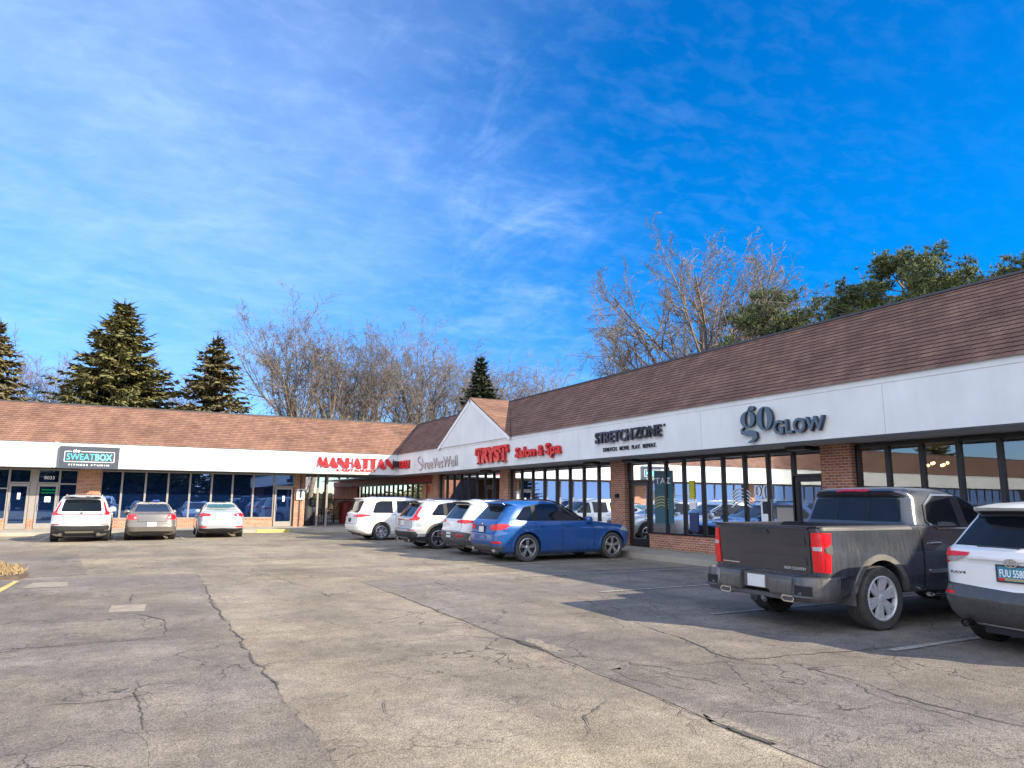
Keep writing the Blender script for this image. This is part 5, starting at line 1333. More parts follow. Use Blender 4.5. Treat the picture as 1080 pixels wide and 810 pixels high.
            o = bpy.data.objects.new(name, me); C.objects.link(o); o.parent = parent or s.root
            if label: o['label'] = label
            objs.append(o)
        return objs[0] if len(objs) == 1 else objs
    def strip(s, mb, ax, pts, w=.006, off=.003):
        """thin seam line following the skin"""
        pp = []
        for a, b in zip(pts[:-1], pts[1:]):
            n = max(1, int(math.hypot(b[0] - a[0], b[1] - a[1]) / .06))
            for i in range(n): t = i / n; pp.append((a[0] + (b[0] - a[0]) * t, a[1] + (b[1] - a[1]) * t))
        pp.append(pts[-1]); L_, R_ = [], []
        for i, p in enumerate(pp):
            a, b = pp[max(0, i - 1)], pp[min(len(pp) - 1, i + 1)]; dx, dy = b[0] - a[0], b[1] - a[1]; q = math.hypot(dx, dy) or 1
            for lst, sg in ((L_, 1), (R_, -1)):
                h, d = s.ray((p[0] - dy / q * w * sg, p[1] + dx / q * w * sg), ax); lst.append(h - d * off)
        for i in range(len(pp) - 1): mb.quad(R_[i], R_[i + 1], L_[i + 1], L_[i])
    def seams(s, side=(), rear=()):
        mb = MB()
        for ln in side:
            for ax in ('left', 'right'): s.strip(mb, ax, ln)
        for ln in rear: s.strip(mb, 'rear', ln)
        o = mb.build('panel_gap', M['gap'], s.root); return o
    def wheels(s, rimmat, spokes=5, style='twin', tyre=None, width=.235, rim_r=.70, rimface=None):
        sp = s.sp; R_ = sp['wr']; rr = R_ * rim_r; W_ = sp['W'] / 2 - .018; tyre = tyre or M['rubber']
        for ax in sp['axles']:
            for sd in (-1, 1):
                w = thing('wheel', None, None, (ax, sd * W_, R_)); w.parent = s.root
                t = MB(); hw_ = width
                pr_ = [(rr, -.02), (rr + .012, -.004), (R_ - .035, .006), (R_ - .012, -.006), (R_ - .002, -.03)]
                for g_i in range(4):
                    y = -.03 - (hw_ - .06) * (g_i + 1) / 5; pr_ += [(R_, y + .008), (R_ - .010, y + .006), (R_ - .010, y - .006), (R_, y - .008)]
                pr_ += [(R_ - .002, -hw_ + .03), (R_ - .03, -hw_), (rr, -hw_ + .02), (rr - .02, -hw_ + .04), (rr - .02, -.03), (rr, -.02)]
                t.lathe_y(pr_, 44, sy=sd); t.build('tyre', tyre, w, smooth=True, angle=30)
                m = MB()
                m.lathe_y([(rr + .004, -.020), (rr + .006, -.002), (rr - .012, .004), (rr - .022, -.012), (rr - .03, -.07)], 44, sy=sd)
                hub = [(.001, -.014), (.035, -.014), (.045, -.02), (.075, -.03), (.08, -.06)]; m.lathe_y(hub, 24, sy=sd)
                for k in range(spokes):
                    a0 = 2 * math.pi * k / spokes + .3
                    for da in ((-.13, .13) if style == 'twin' else (-.17, .17) if style == 'truck' else (0,)):
                        a = a0 + da; wi, wo = (.020, .018) if style == 'twin' else (.036, .030)
                        if style == 'wide': wi, wo = .030, .058
                        if style == 'truck': wi, wo = .026, .030
                        ca, sa = math.cos(a), math.sin(a)
                        def pt(r_, o_, y_): return (r_ * ca - o_ * sa, y_ * sd, r_ * sa + o_ * ca)
                        r0_, r1_ = .05, rr - .012
                        vs = [pt(r0_, -wi, -.024), pt(r0_, wi, -.024), pt(r1_, wo, -.010), pt(r1_, -wo, -.010), pt(r0_, -wi * 1.2, -.055), pt(r0_, wi * 1.2, -.055), pt(r1_, wo * 1.2, -.050), pt(r1_, -wo * 1.2, -.050)]
                        m.add(vs, [(0, 1, 2, 3), (7, 6, 5, 4), (0, 4, 5, 1), (1, 5, 6, 2), (2, 6, 7, 3), (3, 7, 4, 0)])
                bm_o = m.build('rim', rimmat, w, smooth=True, angle=30)
                d = MB(); d.lathe_y([(.001, -.085), (rr - .03, -.085), (rr - .03, -.06)], 32, sy=sd); d.build('brake_disc', M['rimdark'], w)
    def lamp2(s, poly_rear, poly_side, mat, name='tail_light', thick=.014, off=.006):
        for sd in (1, -1):
            pr_ = [(u * sd, v) for u, v in poly_rear]
            o = s.panel(name, 'rear', pr_, mat, off, thick, .05, .02)
            if poly_side: s.panel('lens', 'left' if sd > 0 else 'right', poly_side, mat, off, thick, .05, .02, parent=o)
    def mirror(s, x, z, mat, sz=(.10, .17, .13), yo=.10):
        for sd in (-1, 1):
            q, d = s.ray((x, z), 'left' if sd > 0 else 'right'); m = MB(); cx, cy_, cz = x, q.y + sd * yo, z + .02
            n = 10; vs = []; fs = []
            for i in range(n + 1):
                ph = math.pi * i / n
                for k in range(14):
                    th = 2 * math.pi * k / 14; e = .7
                    f = lambda c_: math.copysign(abs(c_) ** e, c_)
                    vs.append((cx + sz[0] * f(math.sin(ph)) * f(math.cos(th)), cy_ + sz[1] / 1.6 * f(math.cos(ph)), cz + sz[2] * .75 * f(math.sin(ph)) * f(math.sin(th))))
            for i in range(n):
                for k in range(14): k2 = (k + 1) % 14; fs.append((i * 14 + k, i * 14 + k2, (i + 1) * 14 + k2, (i + 1) * 14 + k))
            m.add(vs, fs); m.tube((cx + .02, q.y - sd * .02, z - .04), (cx + .02, cy_, z), .025, .03, 8)
            m.build('door_mirror', mat, s.root, smooth=True, angle=50)
    def handle(s, xs, z, mat, ln=.16):
        for x in xs:
            for sd, ax in ((1, 'left'), (-1, 'right')):
                q, d = s.ray((x, z), ax); m = MB(); y = q.y + sd * .022
                m.tube((x - ln / 2, y, z), (x + ln / 2, y, z), .014, .014, 8); m.tube((x - ln / 2 + .01, q.y - sd * .02, z), (x - ln / 2 + .01, y, z), .012, .012, 6); m.tube((x + ln / 2 - .01, q.y - sd * .02, z), (x + ln / 2 - .01, y, z), .012, .012, 6)
                m.build('door_handle', mat, s.root, smooth=True, angle=50)
    def plate(s, z, y=0.0, mat=None, x_off=.012, text=None, tmat=None, frame=None, w=.31, h=.155):
        q, d = s.ray((y, z), 'rear'); x = min(s.ray((y + a, z + b), 'rear')[0].x for a in (-w / 2, w / 2, 0) for b in (-h / 2, h / 2)) - x_off
        m = MB(); m.box((x, y - w / 2, z - h / 2), (x + .05, y + w / 2, z + h / 2)); o = m.build('licence_plate', mat or M['plate'], s.root)
        if frame:
            f = MB(); t = .016
            f.box((x - .006, y - w / 2 - t, z - h / 2 - t), (x + .03, y + w / 2 + t, z - h / 2)); f.box((x - .006, y - w / 2 - t, z + h / 2), (x + .03, y + w / 2 + t, z + h / 2 + t))
            f.box((x - .006, y - w / 2 - t, z - h / 2), (x + .03, y - w / 2, z + h / 2)); f.box((x - .006, y + w / 2, z - h / 2), (x + .03, y + w / 2 + t, z + h / 2)); f.build('plate_frame', frame, o)
        if text: s.rear_text(text, x - .003, y, z + .005, w * .86, h * .52, tmat, o)
        return o, x
    def rear_text(s, body, x, y, z, w, h, mat, parent=None, off=.012, name='lettering'):
        me = text_mesh(body, .002, off); fit(me, -w / 2, w / 2, -h / 2, h / 2)
        for v in me.vertices: a, b, c = v.co; v.co = (x - c, y - a, z + b)
        me.materials.append(mat); o = bpy.data.objects.new(name, me); C.objects.link(o); o.parent = parent or s.root; return o
    def box(s, name, a, b, mat, bev=.02, parent=None):
        bm = bmesh.new(); bmesh.ops.create_cube(bm, size=1)
        for v in bm.verts: v.co = Vector([(a[i] + b[i]) / 2 + v.co[i] * abs(b[i] - a[i]) for i in range(3)])
        if bev: bmesh.ops.bevel(bm, geom=bm.edges[:], offset=min(bev, min(abs(b[i] - a[i]) for i in range(3)) * .4), segments=2, affect='EDGES')
        me = bpy.data.meshes.new(name); bm.to_mesh(me); bm.free(); me.materials.append(mat); me.polygons.foreach_set('use_smooth', [True] * len(me.polygons)); me.set_sharp_from_angle(angle=R(35))
        o = bpy.data.objects.new(name, me); C.objects.link(o); o.parent = parent or s.root; return o
    def arch(s, mat, w=.055, off=.006):
        sp = s.sp; r0 = sp['wr'] + sp.get('archgap', .055) - .004
        for ax_ in sp['axles']:
            for ax in ('left', 'right'):
                m = MB(); pts = []
                d = None
                for k in range(27):
                    t = R(-22 + 224 * k / 26); row = []
                    for q, of in ((r0, -.03), (r0, off), (r0 + w, off * .9), (r0 + w + .008, -.005)):
                        u, v = ax_ + q * math.cos(t), sp['wr'] + .01 + q * math.sin(t)
                        if v < sp['hw'][0][0] + .03: v = sp['hw'][0][0] + .03
                        h, d = s.ray((u, v), ax); row.append(h - d * of)
                    pts.append(row)
                for i in range(26):
                    for j in range(3): m.quad(pts[i][j], pts[i + 1][j], pts[i + 1][j + 1], pts[i][j + 1])
                m.build('wheel_arch', mat, s.root, smooth=True)
    def rails(s, x0, x1, y, z, mat):
        for sd in (-1, 1):
            m = MB(); ps = []
            for i in range(9):
                t = i / 8; x = x0 + (x1 - x0) * t; h = s.ray((x, sd * y), 'top')[0]; ps.append(Vector((x, sd * y, h.z + (.035 if 0 < i < 8 else -.01))))
            for a, b in zip(ps[:-1], ps[1:]): m.tube(a, b, .018, .018, 6)
            m.build('roof_rail', mat, s.root, smooth=True, angle=50)
    def under(s, z=.24):
        sp = s.sp; m = MB(); x0 = lerp_table(sp['rear'], .4); x1 = lerp_table(sp['front'], .4)
        m.box((x0 + .25, -sp['W'] / 2 + .42, .19), (x1 - .3, sp['W'] / 2 - .42, .5))
        for ax in sp['axles']: m.tube((ax, -sp['W'] / 2 + .1, sp['wr']), (ax, sp['W'] / 2 - .1, sp['wr']), .05, .05, 8)
        m.build('underbody', M['rimdark'], s.root)
# ------------------------------------------------------------------ the parked vehicles
def suv(L_, W, H, ro, wb, wr, rear, belt=1.10, hood=1.06, wsx=1.42, roofx=2.45, taper=.07, rr=.42, **k):
    h = W / 2
    sp = dict(L=L_, W=W, H=H, wr=wr, axles=(ro, ro + wb), rear=rear, taper=taper,
        front=[(.20, L_ - .35), (.34, L_ - .08), (.50, L_ - .01), (.70, L_), (.86, L_ - .05), (hood - .10, L_ - .20), (hood - .04, L_ - .55), (hood, L_ - .95), (hood + .045, L_ - wsx), (belt + .18, L_ - wsx - .42), (H - .26, L_ - roofx + .22), (H - .12, L_ - roofx), (H - .06, L_ - roofx - .22), (H - .02, L_ - roofx - .6), (H, L_ - roofx - 1.1)],
        hw=[(.20, h - .14), (.27, h - .05), (.42, h - .012), (.62, h), (.86, h - .006), (belt - .12, h - .022), (belt, h - .06), (belt + .06, h - .085), (H - .20, h - .225), (H - .10, h - .29), (H - .05, h - .37), (H - .02, h - .50), (H, h - .70)],
        rr=[(.2, .35), (.6, rr), (belt, .34), (belt + .1, .26), (H, .3)], rf=[(.2, .5), (hood, .6), (H, .5)], ry=[(.2, .30), (.9, .30), (belt, .20), (H - .2, .16), (H, .15)])
    sp.update(k); return sp
def poly_y(pts):
    """mirror a right half outline (y>=0) into a full one"""
    return pts + [(-y, z) for y, z in pts[::-1] if abs(y) > 1e-6]
def dlo(c, poly, cuts, glass=None, trim=True):
    """side glass: dark trim behind, panes split at the pillars"""
    for ax in ('left', 'right'):
        if trim: c.panel('window_trim', ax, poly, M['gap'], .002, .01, .09, .03)
        for a, b in cuts:
            pp = clipx([(u, v) for u, v in poly], a, b)
            if len(pp) >= 3:
                cu = sum(p[0] for p in pp) / len(pp); cv = sum(p[1] for p in pp) / len(pp)
                pp = [(cu + (u - cu) * (1 - .035 / max(.12, abs(u - cu) + .1)), cv + (v - cv) * .93) for u, v in pp]
                c.panel('window', ax, pp, glass or M['carglass'], .006, .008, .08, .04)
def windscreen(c, z0, z1, w0, w1): c.panel('windscreen', 'front', poly_y([(0, z0), (w0, z0 - .01), (w1, z1 - .03), (0, z1)]), M['carglass'], .006, .01, .06, .05)
GR = 'vehicles parked along the right wing'; GL = 'cars parked along the left wing'
PT = {}
PT['blue'] = carpaint('paint_blue', (0.008, 0.078, 0.275), .15, .22, dirt=.35, dcol=(.16, .15, .16), dz=.6)
PT['silver'] = carpaint('paint_silver', (0.50, 0.51, 0.51), .55, .30, dirt=.5, dcol=(.22, .21, .19), dz=.8)
PT['white'] = carpaint('paint_white', (0.74, 0.74, 0.71), 0, .28, dirt=.45, dcol=(.36, .33, .28), dz=.75)
PT['pearl'] = carpaint('paint_pearl', (0.76, 0.74, 0.67), 0, .28, dirt=.4, dcol=(.42, .38, .30), dz=.7)
PT['dirtywhite'] = carpaint('paint_dirty_white', (0.72, 0.72, 0.70), 0, .32, dirt=.75, dcol=(.20, .19, .18), dz=.95)
PT['grey'] = carpaint('paint_grey', (0.030, 0.035, 0.045), .2, .2, dirt=.5, dcol=(.185, .185, .185), dz=1.35, streak=True)
PT['tan'] = carpaint('paint_tan', (0.160, 0.147, 0.126), .5, .30, dirt=.4, dcol=(.22, .19, .15), dz=.7)
PT['silver2'] = carpaint('paint_silver_blue', (0.52, 0.55, 0.58), .5, .28, dirt=.3, dcol=(.25, .23, .2), dz=.6)

# --- blue crossover ---------------------------------------------------------
sp = suv(4.71, 1.90, 1.68, .98, 2.864, .372, [(.20, .40), (.28, .16), (.40, .05), (.55, .0), (.74, .01), (.80, .05), (1.00, .07), (1.08, .12), (1.16, .20), (1.45, .46), (1.50, .50), (1.53, .40), (1.56, .33), (1.60, .36), (1.64, .75), (1.68, 1.5)], belt=1.08, hood=1.04, wsx=1.42, roofx=2.42)
c = Car('parked_suv', 'bright blue crossover parked nose in before the middle brick pier', sp, (8.64, 18.02, 0), R(1.2), 'car', GR, PT['blue'])
D = [(.62, 1.14), (.95, 1.47), (1.45, 1.555), (2.05, 1.555), (2.5, 1.49), (3.12, 1.13), (3.12, 1.085), (.78, 1.095)]
dlo(c, D, [(.6, 1.20), (1.28, 2.08), (2.16, 3.2)])
c.panel('rear_window', 'rear', poly_y([(.62, 1.13), (.60, 1.17), (.50, 1.47), (0, 1.49)][::-1])[::-1], M['carglass'], .004, .01, .08, .05)
c.panel('spoiler', 'rear', poly_y([(0, 1.60), (.58, 1.575), (.60, 1.52), (0, 1.535)]), PT['blue'], .03, .05, .08, .01)
c.lamp2([(.42, .93), (.50, .84), (.93, .86), (.96, 1.0), (.60, 1.0)], [(.05, .87), (.30, .90), (.52, 1.0), (.22, 1.02), (.05, 1.0)], M['redlamp'])
for sd in (1, -1): c.panel('reflector', 'rear', [(sd * .60, .50), (sd * .86, .49), (sd * .86, .555), (sd * .60, .55)], M['redlamp'], .005, .01, .06, .01)
c.panel('lower_bumper', 'rear', poly_y([(0, .24), (.50, .24), (.80, .30), (.88, .44), (.60, .40), (.45, .46), (0, .46)]), M['plasticdust'], .014, .022, .05, .02)
for sd in (1, -1): c.box('exhaust_tip', (.06, sd * .62 - .09, .27), (.25, sd * .62 + .09, .34), M['chrome'], .03)
windscreen(c, 1.13, 1.52, .70, .56); c.plate(.86, 0, None, frame=M['plastic'])
m_ = MB(); m_.lathe_y([(.001, 0), (.04, -.004), (.045, 0)], 20); o = m_.build('emblem', M['chrome'], c.root); o.rotation_euler = (0, 0, R(-90)); q = c.ray((0, 1.0), 'rear')[0]; o.location = (q.x - .012, 0, 1.0)
c.seams(side=[[(1.32, .50), (1.30, .75), (1.22, 1.07)], [(2.12, .32), (2.12, 1.08)], [(3.18, .34), (3.22, .75), (3.14, 1.08)], [(1.32, .36), (3.15, .36)], [(3.72, .95), (3.3, 1.06)]], rear=[[(-.70, .76), (-.72, 1.0), (-.66, 1.12)], [(.70, .76), (.72, 1.0), (.66, 1.12)], [(-.70, .76), (.70, .76)]])
c.panel('sill_trim', 'right', [(1.40, .28), (3.32, .28), (3.32, .37), (1.40, .37)], PT['blue'], .022, .03, .1, .02, mirror=True)
c.arch(PT['blue'], .045, .012); c.mirror(3.02, 1.09, PT['blue']); c.handle((1.46, 2.30), .95, PT['blue'])
c.wheels(M['rim'], 5, 'twin', M['rubberdusty'], .245, .70); c.rails(1.0, 2.9, .56, 1.66, M['blackmetal']); c.under()
c.panel('headlight', 'right', [(4.10, .82), (4.48, .76), (4.55, .86), (4.25, .93)], M['clearlamp'], .005, .012, .06, .03, mirror=True)
c.panel('grille', 'front', poly_y([(0, .55), (.45, .55), (.52, .80), (0, .84)]), M['plastic'], .006, .012, .08, .03)
m_ = MB(); h_ = c.ray((0, 1.18), 'rear')[0]; m_.tube((h_.x - .015, 0, 1.15), (h_.x + .08, .38, 1.19), .012, .008, 6); m_.build('rear_wiper', M['plastic'], c.root)

# --- dirty white SUV ----------------------------------------------------------
sp = suv(4.62, 1.86, 1.68, .96, 2.71, .365, [(.20, .45), (.30, .14), (.44, .02), (.60, .0), (.72, .02), (.80, .05), (1.02, .09), (1.10, .15), (1.45, .42), (1.52, .46), (1.55, .34), (1.59, .32), (1.63, .6), (1.68, 1.4)], belt=1.10, hood=1.08)
c = Car('parked_suv', 'dirty white SUV squeezed between the blue crossover and the silver crossover', sp, (8.72, 20.45, 0), 0, 'car', GR, PT['dirtywhite'])
dlo(c, [(.72, 1.18), (1.0, 1.50), (2.05, 1.555), (2.5, 1.48), (3.05, 1.15), (3.05, 1.10), (.80, 1.12)], [(.6, 1.22), (1.30, 2.05), (2.13, 3.2)])
c.panel('rear_window', 'rear', poly_y([(.62, 1.08), (.58, 1.14), (.52, 1.49), (0, 1.50)][::-1])[::-1], M['carglass'], .004, .01, .08, .05)
c.panel('spoiler', 'rear', poly_y([(0, 1.60), (.58, 1.58), (.60, 1.53), (0, 1.53)]), M['plastic'], .035, .05, .08, .01)
c.lamp2([(.42, 1.035), (.42, .975), (.90, .945), (.93, 1.06), (.60, 1.06)], [(.05, .95), (.40, .98), (.46, 1.05), (.05, 1.06)], M['redlamp'])
c.panel('lower_bumper', 'rear', poly_y([(0, .24), (.55, .24), (.86, .32), (.91, .66), (.80, .70), (0, .70)]), M['plasticdust'], .014, .022, .05, .03)
for sd in (1, -1): c.panel('reflector', 'rear', [(sd * .46, .56), (sd * .80, .54), (sd * .82, .63), (sd * .50, .64)], M['redlampdeep'], .022, .012, .05, .01)
c.panel('side_cladding', 'right', [(.25, .26), (4.3, .26), (4.3, .44), (.25, .46)], M['plasticdust'], .006, .012, .12, .02, mirror=True)
windscreen(c, 1.16, 1.53, .68, .55); c.plate(.60, 0, None, x_off=.02); c.arch(M['plastic'], .07, .012); c.mirror(2.98, 1.12, PT['dirtywhite']); c.handle((1.45, 2.28), .97, PT['dirtywhite'])
c.wheels(M['rim'], 5, 'wide'); c.rails(.85, 2.7, .56, 1.66, M['chrome']); c.under()
c.seams(side=[[(1.32, .5), (1.22, 1.08)], [(2.1, .45), (2.1, 1.1)], [(3.15, .45), (3.1, 1.1)]], rear=[[(-.72, .72), (-.70, 1.05)], [(.72, .72), (.70, 1.05)], [(-.72, .72), (.72, .72)]])
m_ = MB(); h_ = c.ray((0, 1.16), 'rear')[0]; m_.tube((h_.x - .015, 0, 1.14), (h_.x + .06, .40, 1.17), .014, .008, 6); m_.build('rear_wiper', M['plastic'], c.root)

# --- crossover used twice: silver on the right, white on the left ---------------
def crossover(label, loc, rot, grp, paint, rim):
    sp = suv(4.69, 1.87, 1.68, 1.05, 2.70, .365, [(.20, .50), (.30, .20), (.42, .05), (.56, .0), (.68, .02), (.72, .06), (.96, .09), (1.04, .11), (1.12, .18), (1.48, .46), (1.53, .48), (1.56, .36), (1.60, .33), (1.64, .7), (1.68, 1.5)], belt=1.08, hood=1.06)
    c = Car('parked_suv', label, sp, loc, rot, 'car', grp, paint)
    dlo(c, [(.80, 1.17), (1.10, 1.49), (1.5, 1.555), (2.1, 1.555), (2.55, 1.47), (3.1, 1.13), (3.1, 1.09), (.84, 1.11)], [(.6, 1.28), (1.38, 2.10), (2.18, 3.2)])
    c.panel('rear_window', 'rear', poly_y([(.60, 1.08), (.62, 1.14), (.55, 1.49), (0, 1.505)][::-1])[::-1], M['carglass'], .004, .01, .08, .05)
    c.panel('spoiler', 'rear', poly_y([(0, 1.62), (.56, 1.595), (.58, 1.53), (0, 1.53)]), M['plastic'], .02, .05, .08, .01)
    for sd in (1, -1):
        o = c.panel('tail_light', 'rear', [(sd * .655, 1.43), (sd * .69, 1.40), (sd * .80, 1.10), (sd * .92, 1.04), (sd * .92, .96), (sd * .55, .96), (sd * .55, .995), (sd * .74, 1.03), (sd * .72, 1.1)], M['redlamp'], .008, .014, .05, .01)
        c.panel('lens', 'left' if sd > 0 else 'right', [(.10, .95), (.36, 1.0), (.40, 1.05), (.28, 1.11), (.50, 1.42), (.45, 1.43), (.20, 1.13), (.10, 1.05)], M['redlamp'], .008, .014, .05, .01, parent=o)
        c.panel('reflector', 'rear', [(sd * .62, .62), (sd * .86, .62), (sd * .86, .66), (sd * .62, .66)], M['redlampdeep'], .020, .01, .06, .005)
        c.box('exhaust_tip', (.08, sd * .58 - .07, .26), (.3, sd * .58 + .07, .33), M['chrome'], .025)
    c.panel('tail_strip', 'rear', poly_y([(0, .955), (.55, .955), (.55, .985), (0, .985)]), M['redlampdeep'], .006, .01, .08, 0)
    c.panel('lower_bumper', 'rear', poly_y([(0, .25), (.55, .25), (.84, .32), (.90, .50), (.88, .60), (0, .58)]), M['plastic'], .014, .022, .05, .03)
    c.panel('skid_strip', 'rear', poly_y([(0, .33), (.42, .33), (.45, .39), (0, .39)]), M['rim'], .024, .02, .05, .01)
    c.panel('side_cladding', 'right', [(.30, .26), (4.35, .26), (4.35, .40), (.30, .42)], M['plastic'], .006, .012, .12, .02, mirror=True)
    windscreen(c, 1.14, 1.53, .69, .55); c.plate(.86, 0, None); c.arch(M['plastic'], .07, .012); c.mirror(3.02, 1.10, paint); c.handle((1.5, 2.32), .97, paint)
    c.wheels(rim, 5, 'twin'); c.rails(.95, 2.8, .56, 1.66, M['chrome']); c.under()
    c.seams(side=[[(1.42, .55), (1.32, 1.06)], [(2.14, .42), (2.14, 1.08)], [(3.18, .42), (3.14, 1.08)]], rear=[[(-.74, .68), (-.72, 1.0)], [(.74, .68), (.72, 1.0)], [(-.74, .68), (.74, .68)]])
    m_ = MB(); h_ = c.ray((0, 1.16), 'rear')[0]; m_.tube((h_.x - .015, 0, 1.14), (h_.x + .06, .36, 1.17), .014, .008, 6); m_.build('rear_wiper', M['plastic'], c.root)
    m_ = MB(); m_.lathe_y([(.001, 0), (.045, -.004), (.05, 0)], 20); o = m_.build('emblem', M['chrome'], c.root); o.rotation_euler = (0, 0, R(-90)); q = c.ray((0, 1.0), 'rear')[0]; o.location = (q.x - .012, 0, 1.02)
    return c
crossover('silver crossover with tall red tail lights, parked nose in right of the white minivan', (8.30, 23.68, 0), 0, GR, PT['silver'], M['rim'])
c = crossover('white crossover parked under the dark box sign, leftmost car along the left wing', (-1.55, 31.0, 0), R(90), GL, PT['white'], M['rimdark']); c.root.scale = (1.05, 1.05, 1.05)

# --- white minivan ---------------------------------------------------------------
sp = suv(5.09, 1.99, 1.76, 1.10, 3.03, .345, [(.20, .45), (.30, .16), (.42, .03), (.58, .0), (.70, .03), (.95, .06), (1.08, .10), (1.18, .17), (1.58, .36), (1.64, .37), (1.67, .28), (1.70, .34), (1.74, .9), (1.76, 1.7)], belt=1.05, hood=1.04, wsx=1.15, roofx=2.25, taper=.06)
c = Car('parked_minivan', 'white minivan parked nose in before the dark far windows, farthest vehicle along the right wing', sp, (8.06, 29.4, 0), 0, 'van', GR, PT['pearl'])
D = [(.70, 1.12), (.86, 1.52), (1.05, 1.60), (2.6, 1.61), (3.05, 1.56), (3.85, 1.13), (3.85, 1.06), (.74, 1.08)]
dlo(c, D, [(.6, 1.62), (1.74, 2.62), (2.72, 3.8)], trim=False)
c.panel('rear_window', 'rear', poly_y([(.74, 1.12), (.76, 1.18), (.68, 1.58), (0, 1.60)][::-1])[::-1], M['carglass'], .004, .01, .08, .06)
c.panel('spoiler', 'rear', poly_y([(0, 1.71), (.62, 1.69), (.64, 1.64), (0, 1.64)]), PT['pearl'], .03, .05, .08, .01)
c.lamp2([(.45, 1.02), (.45, .95), (.94, .93), (.96, 1.05)], [(.05, .93), (.62, .97), (.66, 1.04), (.30, 1.06), (.05, 1.06)], M['redlamp'])
windscreen(c, 1.12, 1.60, .76, .62); c.plate(.80, 0, M['bin']); c.mirror(3.72, 1.06, PT['pearl']); c.handle((1.78, 2.85), .97, PT['pearl'], .2)
c.wheels(M['rim'], 7, 'wide', rim_r=.68); c.rails(.8, 3.0, .60, 1.74, M['chrome']); c.under()
c.seams(side=[[(1.70, .40), (1.70, 1.06)], [(2.68, .32), (2.68, 1.06)], [(3.70, .32), (3.72, 1.05)], [(.9, 1.04), (1.7, 1.03)], [(1.45, .34), (3.7, .34)]], rear=[[(-.80, .66), (-.78, 1.1)], [(.80, .66), (.78, 1.1)], [(-.80, .66), (.80, .66)]])
c.panel('lower_bumper', 'rear', poly_y([(0, .24), (.6, .24), (.85, .30), (0, .34)]), M['plasticdust'], .014, .022, .05, .02)

# --- white crossover cut by the right edge ------------------------------------------
sp = suv(4.60, 1.86, 1.69, .97, 2.69, .365, [(.20, .55), (.28, .24), (.40, .08), (.52, .01), (.60, .0), (.66, .03), (.72, .07), (.98, .08), (1.04, .06), (1.125, .075), (1.17, .18), (1.48, .46), (1.53, .48), (1.56, .36), (1.60, .30), (1.65, .6), (1.69, 1.4)], belt=1.08, hood=1.06, bow=.13)
c = Car('parked_suv', 'white crossover with a black lower bumper cut by the right edge beside the pickup truck', sp, (8.45, 4.40, 0), R(-2), 'car', GR, PT['white'])
dlo(c, [(.72, 1.18), (1.02, 1.50), (1.5, 1.555), (2.1, 1.555), (2.55, 1.47), (3.1, 1.13), (3.1, 1.09), (.78, 1.12)], [(.6, 1.26), (1.34, 2.08), (2.16, 3.2)])
c.panel('rear_window', 'rear', poly_y([(.74, 1.165), (.72, 1.20), (.60, 1.50), (0, 1.515)][::-1])[::-1], M['carglass'], .004, .01, .06, .04)
c.panel('spoiler_lip', 'rear', poly_y([(0, 1.565), (.56, 1.555), (.60, 1.49), (0, 1.51)]), M['plastic'], .02, .04, .08, .01)
for sd in (1, -1):
    o = c.panel('tail_light', 'rear', [(sd * .79, .975), (sd * .885, .97), (sd * .885, 1.10), (sd * .79, 1.10)], M['redlamp'], .022, .05, .03, .006)
    c.panel('lens', 'rear', [(sd * .47, 1.095), (sd * .50, 1.055), (sd * .795, 1.035), (sd * .795, 1.10)], M['redlamp'], .022, .05, .03, .004, parent=o)
    c.panel('lens', 'left' if sd > 0 else 'right', [(.10, .96), (.24, .98), (.36, 1.10), (.34, 1.13), (.10, 1.13)], M['redlamp'], .014, .03, .04, .01, parent=o)
    c.panel('clear_lens', 'rear', [(sd * .52, 1.045), (sd * .785, 1.026), (sd * .785, .982), (sd * .66, .985)], M['clearlamp'], .018, .05, .03, .004, parent=o)
    c.panel('reflector', 'rear', [(sd * .66, .60), (sd * .86, .60), (sd * .86, .645), (sd * .66, .645)], M['redlamp'], .014, .012, .05, .006)
    m_ = MB(); m_.tube((.14, sd * .62, .29), (.34, sd * .62, .30), .045, .045, 14, False); m_.tube((.16, sd * .62, .29), (.34, sd * .62, .30), .036, .036, 14, True); m_.build('exhaust_tip', M['rimdark'], c.root)
c.panel('garnish', 'rear', poly_y([(0, 1.06), (.43, 1.06), (.50, 1.02), (.40, 1.022), (0, 1.022)]), PT['white'], .016, .03, .05, .004)
c.panel('lower_bumper', 'rear', poly_y([(0, .26), (.55, .26), (.86, .34), (.92, .58), (.90, .70), (.82, .74), (0, .70)]), carpaint('dirty_black_plastic', (.03, .03, .032), 0, .5, dirt=.9, dcol=(.17, .16, .15), dz=.9, streak=True), .010, .016, .06, .03)
c.panel('bumper_lip', 'rear', poly_y([(0, .575), (.84, .60), (.84, .62), (0, .60)]), M['plasticdust'], .022, .03, .08, .004)
c.panel('side_cladding', 'right', [(.28, .26), (4.3, .26), (4.3, .42), (.28, .44)], M['plastic'], .006, .012, .12, .02, mirror=True)
c.panel('side_bumper_trim', 'right', [(.10, .34), (.60, .34), (.60, .66), (.10, .72)], M['plasticdust'], .006, .012, .08, .03, mirror=True)
windscreen(c, 1.14, 1.53, .69, .55); pl_, px0 = c.plate(.89, 0, pmat('plate_blue', (.05, .22, .30), .4), x_off=.014, text='FUU 5580', tmat=M['letterwhite'], frame=M['plastic'])
m_ = MB(); m_.box((px0 - .0015, -.150, .818), (px0 + .001, .150, .842)); m_.build('plate_band', pmat('plate_tan', (.38, .30, .14), .5), pl_)
m_ = MB(); m_.box((px0 - .003, .085, .815), (px0 + .001, .150, .84)); m_.build('plate_sticker', M['redlamp'], pl_)
q = c.ray((0, 1.0), 'rear')[0]
